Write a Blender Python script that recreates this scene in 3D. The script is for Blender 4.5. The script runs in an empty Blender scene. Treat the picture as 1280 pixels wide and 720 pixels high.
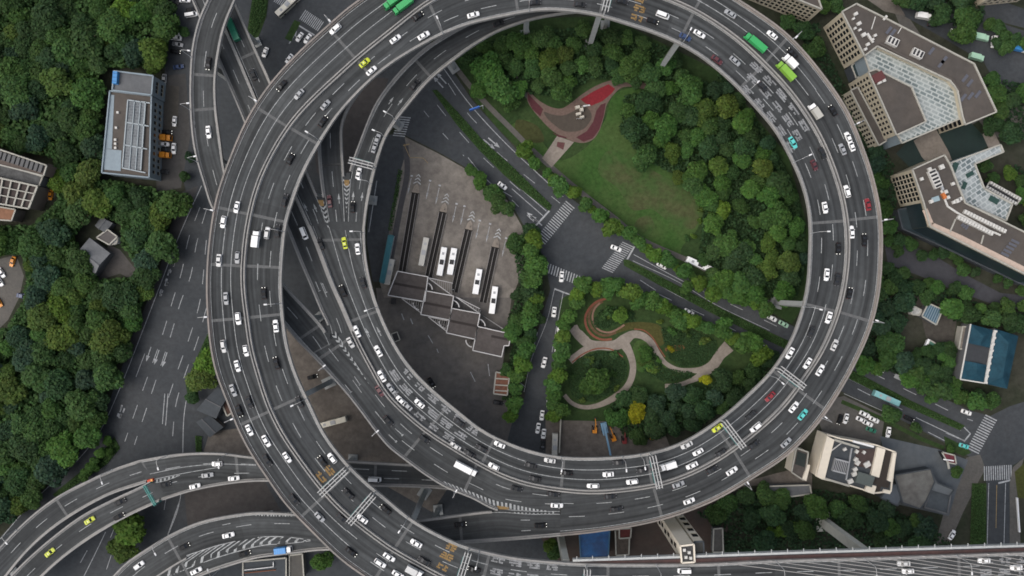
import bpy, bmesh, math, random
from mathutils import Vector, Matrix

SC = bpy.context.scene
COL = SC.collection
random.seed(7)

# ------------------------------------------------------------------ camera, sky, sun, exposure
CAM_H, FPX = 340.0, 1000.0
cam_d = bpy.data.cameras.new('camera'); cam = bpy.data.objects.new('camera', cam_d); COL.objects.link(cam)
cam.location = (0, 0, CAM_H); cam.rotation_euler = (0, 0, 0)
cam_d.sensor_width = 36.0; cam_d.lens = 36.0*FPX/1280.0
cam_d.clip_start = 1.0; cam_d.clip_end = 4000.0
SC.camera = cam

SUN_EL, SUN_ROT = math.radians(57), math.radians(255)
W = bpy.data.worlds.new('World'); SC.world = W; W.use_nodes = True
_nt = W.node_tree; _bg = _nt.nodes['Background']
_sky = _nt.nodes.new('ShaderNodeTexSky'); _sky.sky_type = 'NISHITA'; _sky.sun_disc = False
_sky.sun_elevation = SUN_EL; _sky.sun_rotation = SUN_ROT
_sky.dust_density = 5.0; _sky.air_density = 1.0; _sky.ozone_density = 1.0
_hs = _nt.nodes.new('ShaderNodeHueSaturation'); _hs.inputs['Saturation'].default_value = 0.55   # cloud cover: a paler sky
_nt.links.new(_sky.outputs[0], _hs.inputs['Color']); _nt.links.new(_hs.outputs[0], _bg.inputs['Color']); _bg.inputs['Strength'].default_value = 0.15
sun_d = bpy.data.lights.new('sun', 'SUN'); sun_d.energy = 0.6; sun_d.angle = math.radians(75); sun_d.color = (1.0, 0.95, 0.86)
sun = bpy.data.objects.new('sun', sun_d); COL.objects.link(sun)
sun.rotation_euler = (math.pi/2 - SUN_EL, 0, math.pi - SUN_ROT)
SC.view_settings.view_transform = 'Standard'; SC.view_settings.look = 'None'
SC.view_settings.gamma = 1.0; SC.view_settings.use_curve_mapping = False
SC.view_settings.exposure = 0.38
SC.render.engine = 'CYCLES'
SC.cycles.use_denoising = True
SC.cycles.max_bounces = 5; SC.cycles.diffuse_bounces = 3; SC.cycles.glossy_bounces = 2
SC.cycles.transmission_bounces = 2; SC.cycles.transparent_max_bounces = 4
SC.cycles.filter_width = 1.7

# ------------------------------------------------------------------ helpers
def U(px, py, z=0.0):
    """the world point at height z that the photo shows at pixel (px, py) of 1280 x 720"""
    k = (CAM_H - z)/FPX
    return Vector(((px-640)*k, -(py-360)*k, z))

def PX(p):
    k = FPX/(CAM_H-p[2]); return (640+p[0]*k, 360-p[1]*k)

class MB:
    """collects shapes, then links them as one mesh object"""
    def __init__(s): s.v=[]; s.f=[]; s.m=[]; s.uv={}
    def face(s, pts, mi=0, uv=None):
        b=len(s.v); s.v.extend([tuple(p) for p in pts]); s.f.append(tuple(range(b,b+len(pts)))); s.m.append(mi)
        if uv: s.uv[len(s.f)-1]=uv
    def box(s, c, size, rz=0.0, mi=0, top=None, taper=None):
        x,y,z=size[0]/2,size[1]/2,size[2]/2; cs,sn=math.cos(rz),math.sin(rz)
        tx,ty=(taper or (1,1)); pts=[]
        for dz,fx,fy in ((-z,1,1),(z,tx,ty)):
            for dx,dy in ((-x,-y),(x,-y),(x,y),(-x,y)):
                dx*=fx; dy*=fy
                pts.append((c[0]+dx*cs-dy*sn, c[1]+dx*sn+dy*cs, c[2]+dz))
        b=len(s.v); s.v.extend(pts)
        for q in ((3,2,1,0),(4,5,6,7),(0,1,5,4),(1,2,6,5),(2,3,7,6),(3,0,4,7)):
            s.f.append(tuple(b+i for i in q)); s.m.append(mi)
        if top is not None: s.m[-5]=top
    def bar(s, a, b, w, h=None, mi=0):
        """square bar from a to b"""
        a=Vector(a); b=Vector(b); d=(b-a)
        if d.length<1e-6: return
        d.normalize(); up=Vector((0,0,1)) if abs(d.z)<0.95 else Vector((1,0,0))
        sx=d.cross(up).normalized()*(w/2); sy=sx.cross(d).normalized()*((h or w)/2)
        i=len(s.v)
        for p in (a,b):
            for q in (-sx-sy, sx-sy, sx+sy, -sx+sy): s.v.append(tuple(p+q))
        for q in ((0,1,2,3),(7,6,5,4),(0,4,5,1),(1,5,6,2),(2,6,7,3),(3,7,4,0)):
            s.f.append(tuple(i+k for k in q)); s.m.append(mi)
    def prism(s, pts, z0, z1, mi=0, top=None, bottom=False):
        n=len(pts)
        ar=sum(pts[i][0]*pts[(i+1)%n][1]-pts[(i+1)%n][0]*pts[i][1] for i in range(n))
        if ar<0: pts=pts[::-1]
        s.face([(p[0],p[1],z1) for p in pts], mi if top is None else top)
        if bottom: s.face([(p[0],p[1],z0) for p in pts[::-1]], mi)
        for i in range(n):
            a,b=pts[i],pts[(i+1)%n]
            s.face([(a[0],a[1],z0),(b[0],b[1],z0),(b[0],b[1],z1),(a[0],a[1],z1)], mi)
    def cyl(s, c, r, h, n=10, mi=0, r2=None):
        r2=r if r2 is None else r2
        lo=[(c[0]+r*math.cos(2*math.pi*i/n), c[1]+r*math.sin(2*math.pi*i/n), c[2]) for i in range(n)]
        hi=[(c[0]+r2*math.cos(2*math.pi*i/n), c[1]+r2*math.sin(2*math.pi*i/n), c[2]+h) for i in range(n)]
        s.face(hi, mi)
        for i in range(n):
            j=(i+1)%n; s.face([lo[i],lo[j],hi[j],hi[i]], mi)
    def mesh(s, name, mats):
        me=bpy.data.meshes.new(name); me.from_pydata(s.v, [], s.f)
        for m in (mats if isinstance(mats,(list,tuple)) else [mats]): me.materials.append(m)
        me.polygons.foreach_set('material_index', s.m)
        if s.uv:
            l=me.uv_layers.new(name='UVMap').data
            for fi,uv in s.uv.items():
                for k,li in enumerate(me.polygons[fi].loop_indices): l[li].uv=uv[k]
        me.update(); return me
    def build(s, name, mats, parent=None, loc=None):
        return link(name, s.mesh(name, mats), parent, loc)

def link(name, data, parent=None, loc=None, rz=0.0):
    o=bpy.data.objects.new(name, data); COL.objects.link(o)
    if parent is not None: o.parent=parent
    if loc is not None: o.location=loc
    if rz: o.rotation_euler[2]=rz
    return o

def tag(o, label=None, cat=None, group=None, kind=None):
    if label: o['label']=label
    if cat: o['category']=cat
    if group: o['group']=group
    if kind: o['kind']=kind
    return o

def empty(name, loc, rz=0.0): return link(name, None, None, loc, rz)

def copy_tree(o, parent=None):
    c=o.copy(); COL.objects.link(c); c.parent=parent
    for ch in o.children: copy_tree(ch, c)
    return c

def srgb(r,g,b):
    f=lambda c:(c/255/12.92 if c/255<=0.04045 else ((c/255+0.055)/1.055)**2.4)
    return (f(r),f(g),f(b))

# ------------------------------------------------------------------ materials
MATS={}
def mat(name, col, rough=0.85, spec=0.25, var=0.0, scale=1.0, col2=None, sc2=0.08, metal=0.0, uvstreak=None, emit=None, bump=0.0):
    """principled surface; var = fine mottling, col2 = second colour in larger blotches"""
    if name in MATS: return MATS[name]
    m=bpy.data.materials.new(name); m.use_nodes=True; nt=m.node_tree; N=nt.nodes; L=nt.links
    p=N['Principled BSDF']; p.inputs['Roughness'].default_value=rough
    p.inputs['Specular IOR Level'].default_value=spec; p.inputs['Metallic'].default_value=metal
    c4=lambda c:(c[0],c[1],c[2],1)
    p.inputs['Base Color'].default_value=c4(col)
    if emit: p.inputs['Emission Color'].default_value=c4(col); p.inputs['Emission Strength'].default_value=emit
    if var or col2 or uvstreak:
        g=N.new('ShaderNodeNewGeometry'); src=None
        if col2:
            n=N.new('ShaderNodeTexNoise'); n.inputs['Scale'].default_value=sc2; n.inputs['Detail'].default_value=5
            n.inputs['Roughness'].default_value=0.6
            L.new(g.outputs['Position'], n.inputs['Vector'])
            r=N.new('ShaderNodeValToRGB'); r.color_ramp.elements[0].position=0.38; r.color_ramp.elements[1].position=0.62
            r.color_ramp.elements[0].color=c4(col); r.color_ramp.elements[1].color=c4(col2)
            L.new(n.outputs['Fac'], r.inputs['Fac']); src=r.outputs['Color']
        if var:
            n=N.new('ShaderNodeTexNoise'); n.inputs['Scale'].default_value=scale; n.inputs['Detail'].default_value=6
            n.inputs['Roughness'].default_value=0.7
            L.new(g.outputs['Position'], n.inputs['Vector'])
            mr=N.new('ShaderNodeMapRange'); mr.inputs['From Min'].default_value=0.3; mr.inputs['From Max'].default_value=0.7
            mr.inputs['To Min'].default_value=1-var; mr.inputs['To Max'].default_value=1+var
            L.new(n.outputs['Fac'], mr.inputs['Value'])
            mx=N.new('ShaderNodeMix'); mx.data_type='RGBA'; mx.blend_type='MULTIPLY'; mx.inputs['Factor'].default_value=1
            if src: L.new(src, mx.inputs['A'])
            else: mx.inputs['A'].default_value=c4(col)
            L.new(mr.outputs['Result'], mx.inputs['B']); src=mx.outputs['Result']
        if uvstreak:
            uvn=N.new('ShaderNodeUVMap'); mp=N.new('ShaderNodeMapping'); mp.inputs['Scale'].default_value=(0.012,0.75,1)
            n=N.new('ShaderNodeTexNoise'); n.inputs['Scale'].default_value=1.0; n.inputs['Detail'].default_value=4
            L.new(uvn.outputs['UV'], mp.inputs['Vector']); L.new(mp.outputs['Vector'], n.inputs['Vector'])
            mr=N.new('ShaderNodeMapRange'); mr.inputs['From Min'].default_value=0.3; mr.inputs['From Max'].default_value=0.7
            mr.inputs['To Min'].default_value=1-uvstreak; mr.inputs['To Max'].default_value=1+uvstreak
            L.new(n.outputs['Fac'], mr.inputs['Value'])
            mx=N.new('ShaderNodeMix'); mx.data_type='RGBA'; mx.blend_type='MULTIPLY'; mx.inputs['Factor'].default_value=1
            if src: L.new(src, mx.inputs['A'])
            else: mx.inputs['A'].default_value=c4(col)
            L.new(mr.outputs['Result'], mx.inputs['B']); src=mx.outputs['Result']
            # each span was resurfaced at another time: its own tone
            sx=N.new('ShaderNodeSeparateXYZ'); L.new(uvn.outputs['UV'],sx.inputs[0])
            dv=N.new('ShaderNodeMath'); dv.operation='DIVIDE'; dv.inputs[1].default_value=31.0; L.new(sx.outputs[0],dv.inputs[0])
            fl=N.new('ShaderNodeMath'); fl.operation='FLOOR'; L.new(dv.outputs[0],fl.inputs[0])
            wn=N.new('ShaderNodeTexWhiteNoise'); wn.noise_dimensions='1D'; L.new(fl.outputs[0],wn.inputs['W'])
            m2=N.new('ShaderNodeMapRange'); m2.inputs['To Min'].default_value=.88; m2.inputs['To Max'].default_value=1.12; L.new(wn.outputs['Value'],m2.inputs['Value'])
            mx=N.new('ShaderNodeMix'); mx.data_type='RGBA'; mx.blend_type='MULTIPLY'; mx.inputs['Factor'].default_value=1
            L.new(src,mx.inputs['A']); L.new(m2.outputs['Result'],mx.inputs['B']); src=mx.outputs['Result']
        L.new(src, p.inputs['Base Color'])
        if bump:
            b=N.new('ShaderNodeBump'); b.inputs['Strength'].default_value=bump; b.inputs['Distance'].default_value=0.05
            n2=N.new('ShaderNodeTexNoise'); n2.inputs['Scale'].default_value=scale*2; L.new(g.outputs['Position'], n2.inputs['Vector'])
            L.new(n2.outputs['Fac'], b.inputs['Height']); L.new(b.outputs['Normal'], p.inputs['Normal'])
    MATS[name]=m; return m

M_DECK=mat('deck_asphalt',(0.053,0.056,0.057),0.9,0.2,0.16,0.35,uvstreak=0.42,col2=(0.040,0.043,0.045),sc2=0.02)
M_ROAD=mat('street_asphalt',(0.040,0.045,0.050),0.9,0.2,0.2,0.5,col2=(0.054,0.058,0.062),sc2=0.03)
M_CONC=mat('weathered_concrete',(0.225,0.222,0.215),0.9,0.2,0.16,0.8,col2=(0.275,0.265,0.25),sc2=0.12)
M_CONCW=mat('warm_concrete',(0.25,0.22,0.20),0.9,0.2,0.14,0.8,col2=(0.20,0.185,0.17),sc2=0.1)
M_GIRD=mat('girder_concrete',(0.20,0.20,0.195),0.9,0.2,0.15,0.3)
M_JOINT=mat('joint_concrete',(0.108,0.11,0.11),0.9,0.2,0.25,1.5)
M_PAINT=mat('road_paint',(0.30,0.31,0.31),0.8,0.3,0.5,0.9)
M_PAINT_D=mat('worn_road_paint',(0.20,0.205,0.21),0.8,0.3,0.5,1.0)
M_PAINT_Y=mat('yellow_road_paint',(0.22,0.14,0.055),0.8,0.3,0.35,1.3)
M_SOIL=mat('soil',(0.024,0.030,0.018),0.95,0.1,0.3,0.4,col2=(0.042,0.042,0.032),sc2=0.04)
M_GRASS=mat('mown_grass',(0.034,0.076,0.019),0.95,0.1,0.3,0.6,col2=(0.050,0.082,0.026),sc2=0.07)
M_GRASS_D=mat('dark_grass',(0.024,0.046,0.016),0.95,0.1,0.3,0.6,col2=(0.034,0.056,0.020),sc2=0.08)
M_GRASS_B=mat('worn_brown_grass',(0.060,0.068,0.030),0.95,0.1,0.3,0.5,col2=(0.040,0.078,0.023),sc2=0.1)
M_PAVE=mat('grey_paving',(0.105,0.098,0.088),0.9,0.2,0.18,0.9,col2=(0.085,0.082,0.076),sc2=0.1)
M_PAVE_L=mat('light_paving',(0.235,0.205,0.175),0.9,0.2,0.18,0.9,col2=(0.19,0.165,0.14),sc2=0.15)
M_DEPOT=mat('stained_depot_concrete',(0.120,0.108,0.097),0.9,0.2,0.3,0.3,col2=(0.185,0.168,0.148),sc2=0.045)
M_YARD=mat('brown_yard_concrete',(0.098,0.086,0.076),0.9,0.2,0.28,0.4,col2=(0.135,0.120,0.105),sc2=0.06)
M_DEPOT_D=mat('dark_depot_asphalt',(0.084,0.080,0.077),0.9,0.2,0.22,0.35,col2=(0.122,0.112,0.101),sc2=0.04)
M_WHITE=mat('white_metal',(0.72,0.72,0.72),0.5,0.4)
M_STEEL=mat('grey_steel',(0.32,0.33,0.34),0.5,0.5)
M_DARK=mat('dark_metal',(0.02,0.02,0.022),0.6,0.4)
M_GLASS=mat('dark_glass',(0.016,0.018,0.021),0.12,0.5)
M_TYRE=mat('black_rubber',(0.012,0.012,0.012),0.9,0.2)
# ------------------------------------------------------------------ polylines
def spline(pts, step=1.0):
    """smooth dense polyline through 2-D points"""
    out=[]; n=len(pts)
    for i in range(n-1):
        p1,p2=pts[i],pts[i+1]
        p0=pts[i-1] if i>0 else (2*p1[0]-p2[0],2*p1[1]-p2[1])
        p3=pts[i+2] if i+2<n else (2*p2[0]-p1[0],2*p2[1]-p1[1])
        d=lambda a,b: max(1e-3, math.hypot(a[0]-b[0],a[1]-b[1]))**0.5
        t0=0; t1=t0+d(p0,p1); t2=t1+d(p1,p2); t3=t2+d(p2,p3)
        k=max(1,int(math.hypot(p2[0]-p1[0],p2[1]-p1[1])/step))
        for j in range(k):
            t=t1+(t2-t1)*j/k
            def mixp(a,b,ta,tb): return tuple(((tb-t)*a[c]+(t-ta)*b[c])/(tb-ta) for c in (0,1))
            A1=mixp(p0,p1,t0,t1); A2=mixp(p1,p2,t1,t2); A3=mixp(p2,p3,t2,t3)
            B1=mixp(A1,A2,t0,t2); B2=mixp(A2,A3,t1,t3)
            out.append(mixp(B1,B2,t1,t2))
    out.append(tuple(pts[-1])); return out

def smooth(pl, k=4, it=2):
    for _ in range(it):
        n=len(pl); q=[]
        for i in range(n):
            r=min(k,i,n-1-i)
            q.append((sum(pl[j][0] for j in range(i-r,i+r+1))/(2*r+1), sum(pl[j][1] for j in range(i-r,i+r+1))/(2*r+1)))
        pl=q
    return pl

def closed_spline(pts, step=2.0):
    e=[pts[-1]]+list(pts)+[pts[0],pts[1]]
    d=spline(e, step); a=min(range(len(d)), key=lambda i:(d[i][0]-pts[0][0])**2+(d[i][1]-pts[0][1])**2 if i<len(d)//2 else 9e9)
    b=max((i for i in range(len(d))), key=lambda i:-((d[i][0]-pts[0][0])**2+(d[i][1]-pts[0][1])**2) if i>len(d)//2 else -9e9)
    return d[a:b]

def cum(pl):
    c=[0.0]
    for i in range(1,len(pl)): c.append(c[-1]+math.hypot(pl[i][0]-pl[i-1][0],pl[i][1]-pl[i-1][1]))
    return c

def at_len(pl, c, s):
    if s<=0: return pl[0]
    if s>=c[-1]: return pl[-1]
    lo,hi=0,len(c)-1
    while hi-lo>1:
        m=(lo+hi)//2
        if c[m]<=s: lo=m
        else: hi=m
    f=(s-c[lo])/(c[hi]-c[lo]); a,b=pl[lo],pl[hi]
    return (a[0]+(b[0]-a[0])*f, a[1]+(b[1]-a[1])*f)

def pair(base, other):
    """for each base point the matching point of the other edge, in order"""
    js=[]; j=0; n=len(other)
    for i,b in enumerate(base):
        best=j; bd=9e9
        for k in range(j, min(n, j+45)):
            d=(other[k][0]-b[0])**2+(other[k][1]-b[1])**2
            if d<bd: bd=d; best=k
        j=best; js.append(best)
    if js[-1]<n-1 and n-1-js[-1]<60: js[-1]=n-1
    js=[float(q) for q in js]
    for _ in range(3):
        q=js[:]
        for i in range(1,len(js)-1):
            r=min(4,i,len(js)-1-i); q[i]=sum(js[i-r:i+r+1])/(2*r+1)
        js=q
    out=[]
    for q in js:
        k=min(int(q),n-2); f=q-k; a,b=other[k],other[k+1]
        out.append((a[0]+(b[0]-a[0])*f, a[1]+(b[1]-a[1])*f))
    return out

def lerp(a,b,t): return a+(b-a)*t
def prof(tab):
    def f(s):
        if s<=tab[0][0]: return tab[0][1]
        for (s0,z0),(s1,z1) in zip(tab,tab[1:]):
            if s<=s1:
                t=(s-s0)/(s1-s0); return z0+(z1-z0)*t
        return tab[-1][1]
    return f

STRIPS=[]
class Strip:
    """a deck between two edges traced on the photo, at the heights of its profile"""
    def __init__(s, key, L, R, base, zf, step=5.0, clip=None):
        s.key=key
        c=cum(base); n=max(2,int(c[-1]/step)); ss=[c[-1]*i/n for i in range(n+1)]
        B=[at_len(base,c,q) for q in ss]
        PLx=B if L is base else pair(B,L)
        PRx=B if R is base else pair(B,R)
        s.pl=PLx; s.pr=PRx; s.z=[zf(q) for q in ss]; s.px_s=ss
        s.finish()
    def finish(s):
        s.L=[U(p[0],p[1],z) for p,z in zip(s.pl,s.z)]; s.R=[U(p[0],p[1],z) for p,z in zip(s.pr,s.z)]
        s.n=len(s.L)
        C=[(a+b)/2 for a,b in zip(s.L,s.R)]
        s.s=[0.0]
        for i in range(1,s.n): s.s.append(s.s[-1]+(C[i]-C[i-1]).length)
        s.C=C
    def point(s, q, t, dz=0.0):
        """world point at q metres along, fraction t from the L edge to the R edge"""
        q=min(max(q,0),s.s[-1]); i=0
        lo,hi=0,s.n-1
        while hi-lo>1:
            m=(lo+hi)//2
            if s.s[m]<=q: lo=m
            else: hi=m
        f=(q-s.s[lo])/max(1e-6,s.s[hi]-s.s[lo])
        p=lerp(lerp(s.L[lo],s.L[hi],f), lerp(s.R[lo],s.R[hi],f), t)
        return p+Vector((0,0,dz))
    def tangent(s, q, t=0.5):
        d=s.point(q+2,t)-s.point(q-2,t); return d.normalized()
    def width(s,q): return (s.point(q,1)-s.point(q,0)).length
    def locate(s, px, py):
        """(q, t, distance) of the deck spot seen at a pixel"""
        best=None
        for i in range(s.n):
            a,b=s.pl[i],s.pr[i]; dx,dy=b[0]-a[0],b[1]-a[1]; l2=dx*dx+dy*dy
            t=((px-a[0])*dx+(py-a[1])*dy)/l2
            tt=min(max(t,0),1); d=math.hypot(a[0]+dx*tt-px, a[1]+dy*tt-py)
            if best is None or d<best[2]-1e-9: best=(i,t,d)
        i,t,d=best
        return s.s[i],t,d

# ------------------------------------------------------------------ the traced edges
med=[(1400,735),(1280,738),(1100,744),(900,750),(760,753),(700,752),(650,748),(612,741),(580,731),(550,719),(525,705),(492,687),(455,660),(427,637),(402,610),(370,567),(352,540),(335,505),(321,460),(314,435),(309,397),(304,357),(305,320),(310,280),(319,241),(330,212),(347,180),(367,150),(390,125),(420,97),(450,70),(480,46),(510,22),(532,5),(570,-14),(610,-25),(650,-31),(690,-33),(740,-29),(790,-17),(837,0),(865,12),(895,30),(925,52),(952,77),(985,112),(1007,142),(1025,172),(1040,207),(1050,237),(1056,265),(1059,292),(1059,320),(1055,357),(1047,390),(1037,417),(1025,442),(1005,472),(985,500),(960,526),(915,562),(890,578),(855,595),(820,606),(780,612),(740,615),(702,612),(665,606),(640,599),(615,588),(595,577),(570,562),(535,540),(505,515),(482,492),(470,470),(460,452),(447,427),(437,405),(427,380),(417,360),(402,320),(387,282),(372,250),(355,212),(318,120),(297,70),(287,47),(262,-10),(250,-36)]
inn=[(1400,687),(1280,690),(1100,696),(960,700),(880,704),(740,704),(700,702),(640,696),(612,690),(580,682),(545,666),(515,649),(480,620),(460,604),(437,582),(420,562),(404,539),(387,502),(375,478),(365,452),(357,417),(354,385),(352,355),(355,310),(357,285),(361,270),(370,242),(382,212),(401,178),(422,145),(445,119),(470,95),(495,76),(520,61),(550,45),(582,32),(610,25),(640,19),(677,13),(715,15),(752,21),(780,30),(815,41),(850,56),(880,74),(902,92),(922,110),(945,136),(960,152),(975,173),(987,197),(997,217),(1005,240),(1010,262),(1012,287),(1011,317),(1009,355),(1001,390),(992,417),(980,440),(961,467),(937,490),(910,515),(875,540),(850,554),(815,565),(780,570),(740,572),(702,571),(665,564),(640,555),(605,539),(577,517),(555,499),(530,477),(510,455),(492,427),(480,402),(470,377),(464,355),(457,320),(456,285)]
out_=[(1400,781),(1280,784),(1100,790),(900,796),(700,798),(640,793),(580,780),(530,762),(490,742),(457,720),(437,707),(417,690),(392,665),(367,640),(350,620),(335,597),(320,576),(300,540),(285,502),(272,470),(265,440),(261,405),(259,360),(260,330),(262,305),(266,275),(270,252),(278,225),(289,196),(304,160),(322,128),(344,98),(367,73),(393,48),(418,26),(437,9),(452,-1),(480,-21),(520,-43),(570,-62),(630,-75),(690,-79),(750,-74),(810,-58),(870,-31),(922,0),(960,25),(980,40),(1002,62),(1025,90),(1047,120),(1062,145),(1075,177),(1087,210),(1095,240),(1100,267),(1102,292),(1101,330),(1099,360),(1094,387),(1086,415),(1075,440),(1060,470),(1042,500),(1025,525),(1005,548),(980,572),(950,591),(910,616),(877,632),(847,643),(820,651),(780,659),(740,665),(700,669)]
sm=lambda pts: smooth(spline(pts),5,2)
MED,INN,OUT=[smooth(spline(p),15,2) for p in (med,inn,out_)]
cM=cum(MED)
def s_of(x,y,after=0):
    return min((q for q in range(len(MED)) if cM[q]>=after), key=lambda q:(MED[q][0]-x)**2+(MED[q][1]-y)**2)
iX=s_of(702,612,1500); iA=s_of(387,282,3000); iN=s_of(441,414,3000); iL=s_of(304,357); iT=s_of(690,-33); iR=s_of(1059,300); iB=s_of(640,748)
ZM=prof([(0,50.5),(cM[iB],46.5),(cM[iL],44.5),(cM[iT],41),(cM[iR],37),(cM[iX],32.8),(cM[iN],31.0),(cM[iA],30.2),(cM[-1],27.0)])

def sub(i,j): return MED[i:j+1]
def offz(i0): return lambda q: ZM(cM[i0]+q)
S_MO=Strip('ring_outer', OUT, (b:=sub(0,iX)), b, ZM)
S_MI=Strip('ring_inner', (b:=sub(0,iA)), INN, b, ZM)
d3l=sm([(700,641),(660,641),(620,637),(590,622),(560,610),(535,595),(510,577),(485,557),(470,539),(450,512),(430,487),(412,467),(390,443)])
S_S1=Strip('exit_lanes', d3l, (b:=sub(iX,iN)), b, offz(iX))
d3L=sm([(390,443),(372,425),(357,407),(338,383),(318,350),(300,318),(280,283),(265,258),(256,230),(247,200),(242,175),(239,137),(239,95),(242,57),(250,25),(261,0),(275,-32)])
d3R=sm([(414,430),(407,413),(382,384),(360,361),(340,334),(322,305),(304,272),(290,245),(281,212),(276,175),(271,137),(270,100),(275,62),(282,32),(295,0),(308,-32)])
S_L=Strip('left_ramp', d3L, d3R, d3L, prof([(0,31.0),(120,31.5),(250,33.5),(330,35.5),(480,37)]))
k0L=sm([(414,430),(411,408),(402,389),(390,360),(375,325),(361,290),(340,241),(322,199),(307,155),(276,82),(250,22),(226,-36)])
S_K0=Strip('double_ramp_left', k0L, (b:=sub(iN,len(MED)-1)), b, offz(iN))
k1R=sm([(410,282),(405,262),(397,245),(385,217),(365,170),(352,138),(339,104),(320,62),(297,9),(280,-36)])
S_K1=Strip('double_ramp_right', (b:=sub(iA,len(MED)-1)), k1R, b, offz(iA))
zA=ZM(cM[iA])
d4L=sm([(410,282),(405,252),(400,215),(398,180),(399,150),(406,124),(424,96),(446,72),(470,52)])
d4R=sm([(433,284),(431,230),(428,180),(428,158),(434,140),(448,118),(468,95),(490,76)])
S_D4=Strip('under_ramp', d4L, d4R, d4L, prof([(0,zA),(130,29.5),(260,29)]))
d6L=sm([(433,284),(434,240),(438,212),(449,181),(470,130),(490,102),(510,80),(530,62),(552,47),(600,23),(650,9),(700,-1),(750,-5),(800,0),(850,16)])
d6R=sm([(456,285),(459,260),(464,235),(470,210),(482,173),(495,152),(512,130),(537,101),(562,80),(590,59),(620,41),(640,33),(665,25),(690,20),(715,16.5),(750,15),(790,21),(830,36)])
S_D6=Strip('inner_loop', d6L, d6R, d6R, prof([(0,zA),(200,28),(420,26),(600,24.5)]))
r1U=sm([(700,641),(660,641),(622,638),(575,643),(532,649),(480,652),(420,648),(370,642),(320,640),(287,644),(250,652),(215,667),(185,685),(160,702),(142,720),(118,748)])
r1D=sm([(700,669),(640,674),(582,678),(540,681),(480,684),(440,686),(400,687),(365,691),(320,697),(295,704),(250,720),(205,748)])
zX=ZM(cM[iX])
S_R1=Strip('lower_ramp', r1U, r1D, r1U, prof([(0,zX),(90,32.0),(330,28.5),(460,25.5),(640,21)]))
r2U=sm([(700,590),(600,583),(515,580),(442,576),(400,573),(320,571),(275,566),(225,567),(175,575)])
r2D=sm([(700,630),(620,620),(560,611),(510,608),(467,607),(400,604),(320,601),(275,606),(237,614),(203,625)])
S_R2=Strip('low_crossing', r2U, r2D, r2U, prof([(0,24),(250,23.5),(525,21)]))
r2uL=sm([(175,575),(140,587),(110,601),(75,619),(45,641),(20,664),(0,685),(-30,716)])
r2uR=sm([(189,601),(170,607),(140,617),(100,638),(62,664),(32,692),(10,719),(-10,745)])
S_R2U=Strip('low_crossing_upper', r2uL, r2uR, r2uL, prof([(0,21),(260,16)]))
r2dL=sm([(189,601),(172,610),(150,620),(105,643),(67,671),(37,697),(20,714),(-4,742)])
r2dR=sm([(203,625),(160,645),(125,665),(95,685),(70,705),(52,722),(28,747)])
S_R2D=Strip('low_crossing_lower', r2dL, r2dR, r2dL, prof([(0,21),(260,16)]))
wU=sm([(1400,677),(1280,681),(1100,686.5),(960,691),(850,695),(716,699.5)])
wI=[p for p in INN if p[0]>=714][:]
wI=wI[:next(i for i,p in enumerate(wI) if p[0]<716)+1] if any(p[0]<716 for p in wI) else wI
c_w=cum(wI)
S_W=Strip('bridge_walkway', wI, wU, wI, lambda q: ZM(q)-0.15)
ALL=[S_MO,S_MI,S_S1,S_L,S_K0,S_K1,S_D4,S_D6,S_R1,S_R2,S_R2U,S_R2D,S_W]

# ------------------------------------------------------------------ decks
def ribbon(mb, st, t, off0, off1, z0, z1, q0=0, q1=None, mi=0, top=None, step=None):
    """a wall that runs along the deck: fraction t, from off0 to off1 metres across, z0..z1 above it"""
    q1=st.s[-1] if q1 is None else q1
    n=max(1,int((q1-q0)/(step or 1.6))); prev=None
    for i in range(n+1):
        q=q0+(q1-q0)*i/n
        p=st.point(q,t); x=(st.point(q,1)-st.point(q,0)); x.z=0; x.normalize()
        a=p+x*off0; b=p+x*off1
        cur=[Vector((a.x,a.y,p.z+z0)),Vector((b.x,b.y,p.z+z0)),Vector((b.x,b.y,p.z+z1)),Vector((a.x,a.y,p.z+z1))]
        if prev:
            mb.face([prev[3],prev[2],cur[2],cur[3]], mi if top is None else top)
            mb.face([prev[0],cur[0],cur[1],prev[1]], mi)
            mb.face([prev[1],cur[1],cur[2],prev[2]], mi)
            mb.face([prev[3],cur[3],cur[0],prev[0]], mi)
        else: mb.face([cur[0],cur[1],cur[2],cur[3]], mi)
        prev=cur
    mb.face(prev[::-1], mi)

def line(mb, st, t, w=0.23, q0=0, q1=None, dash=None, dz=0.012):
    q1=st.s[-1] if q1 is None else q1
    segs=[(q0,q1)]
    if dash:
        segs=[]; q=q0+dash[2] if len(dash)>2 else q0
        while q<q1: segs.append((q,min(q1,q+dash[0]))); q+=dash[0]+dash[1]
    for a,b in segs:
        n=max(1,int((b-a)/3)); prev=None
        for i in range(n+1):
            q=a+(b-a)*i/n; p=st.point(q,t,dz); x=st.point(q,1)-st.point(q,0); x.z=0; x.normalize()
            cur=(p-x*w/2, p+x*w/2)
            if prev: mb.face([prev[0],cur[0],cur[1],prev[1]])
            prev=cur

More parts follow.
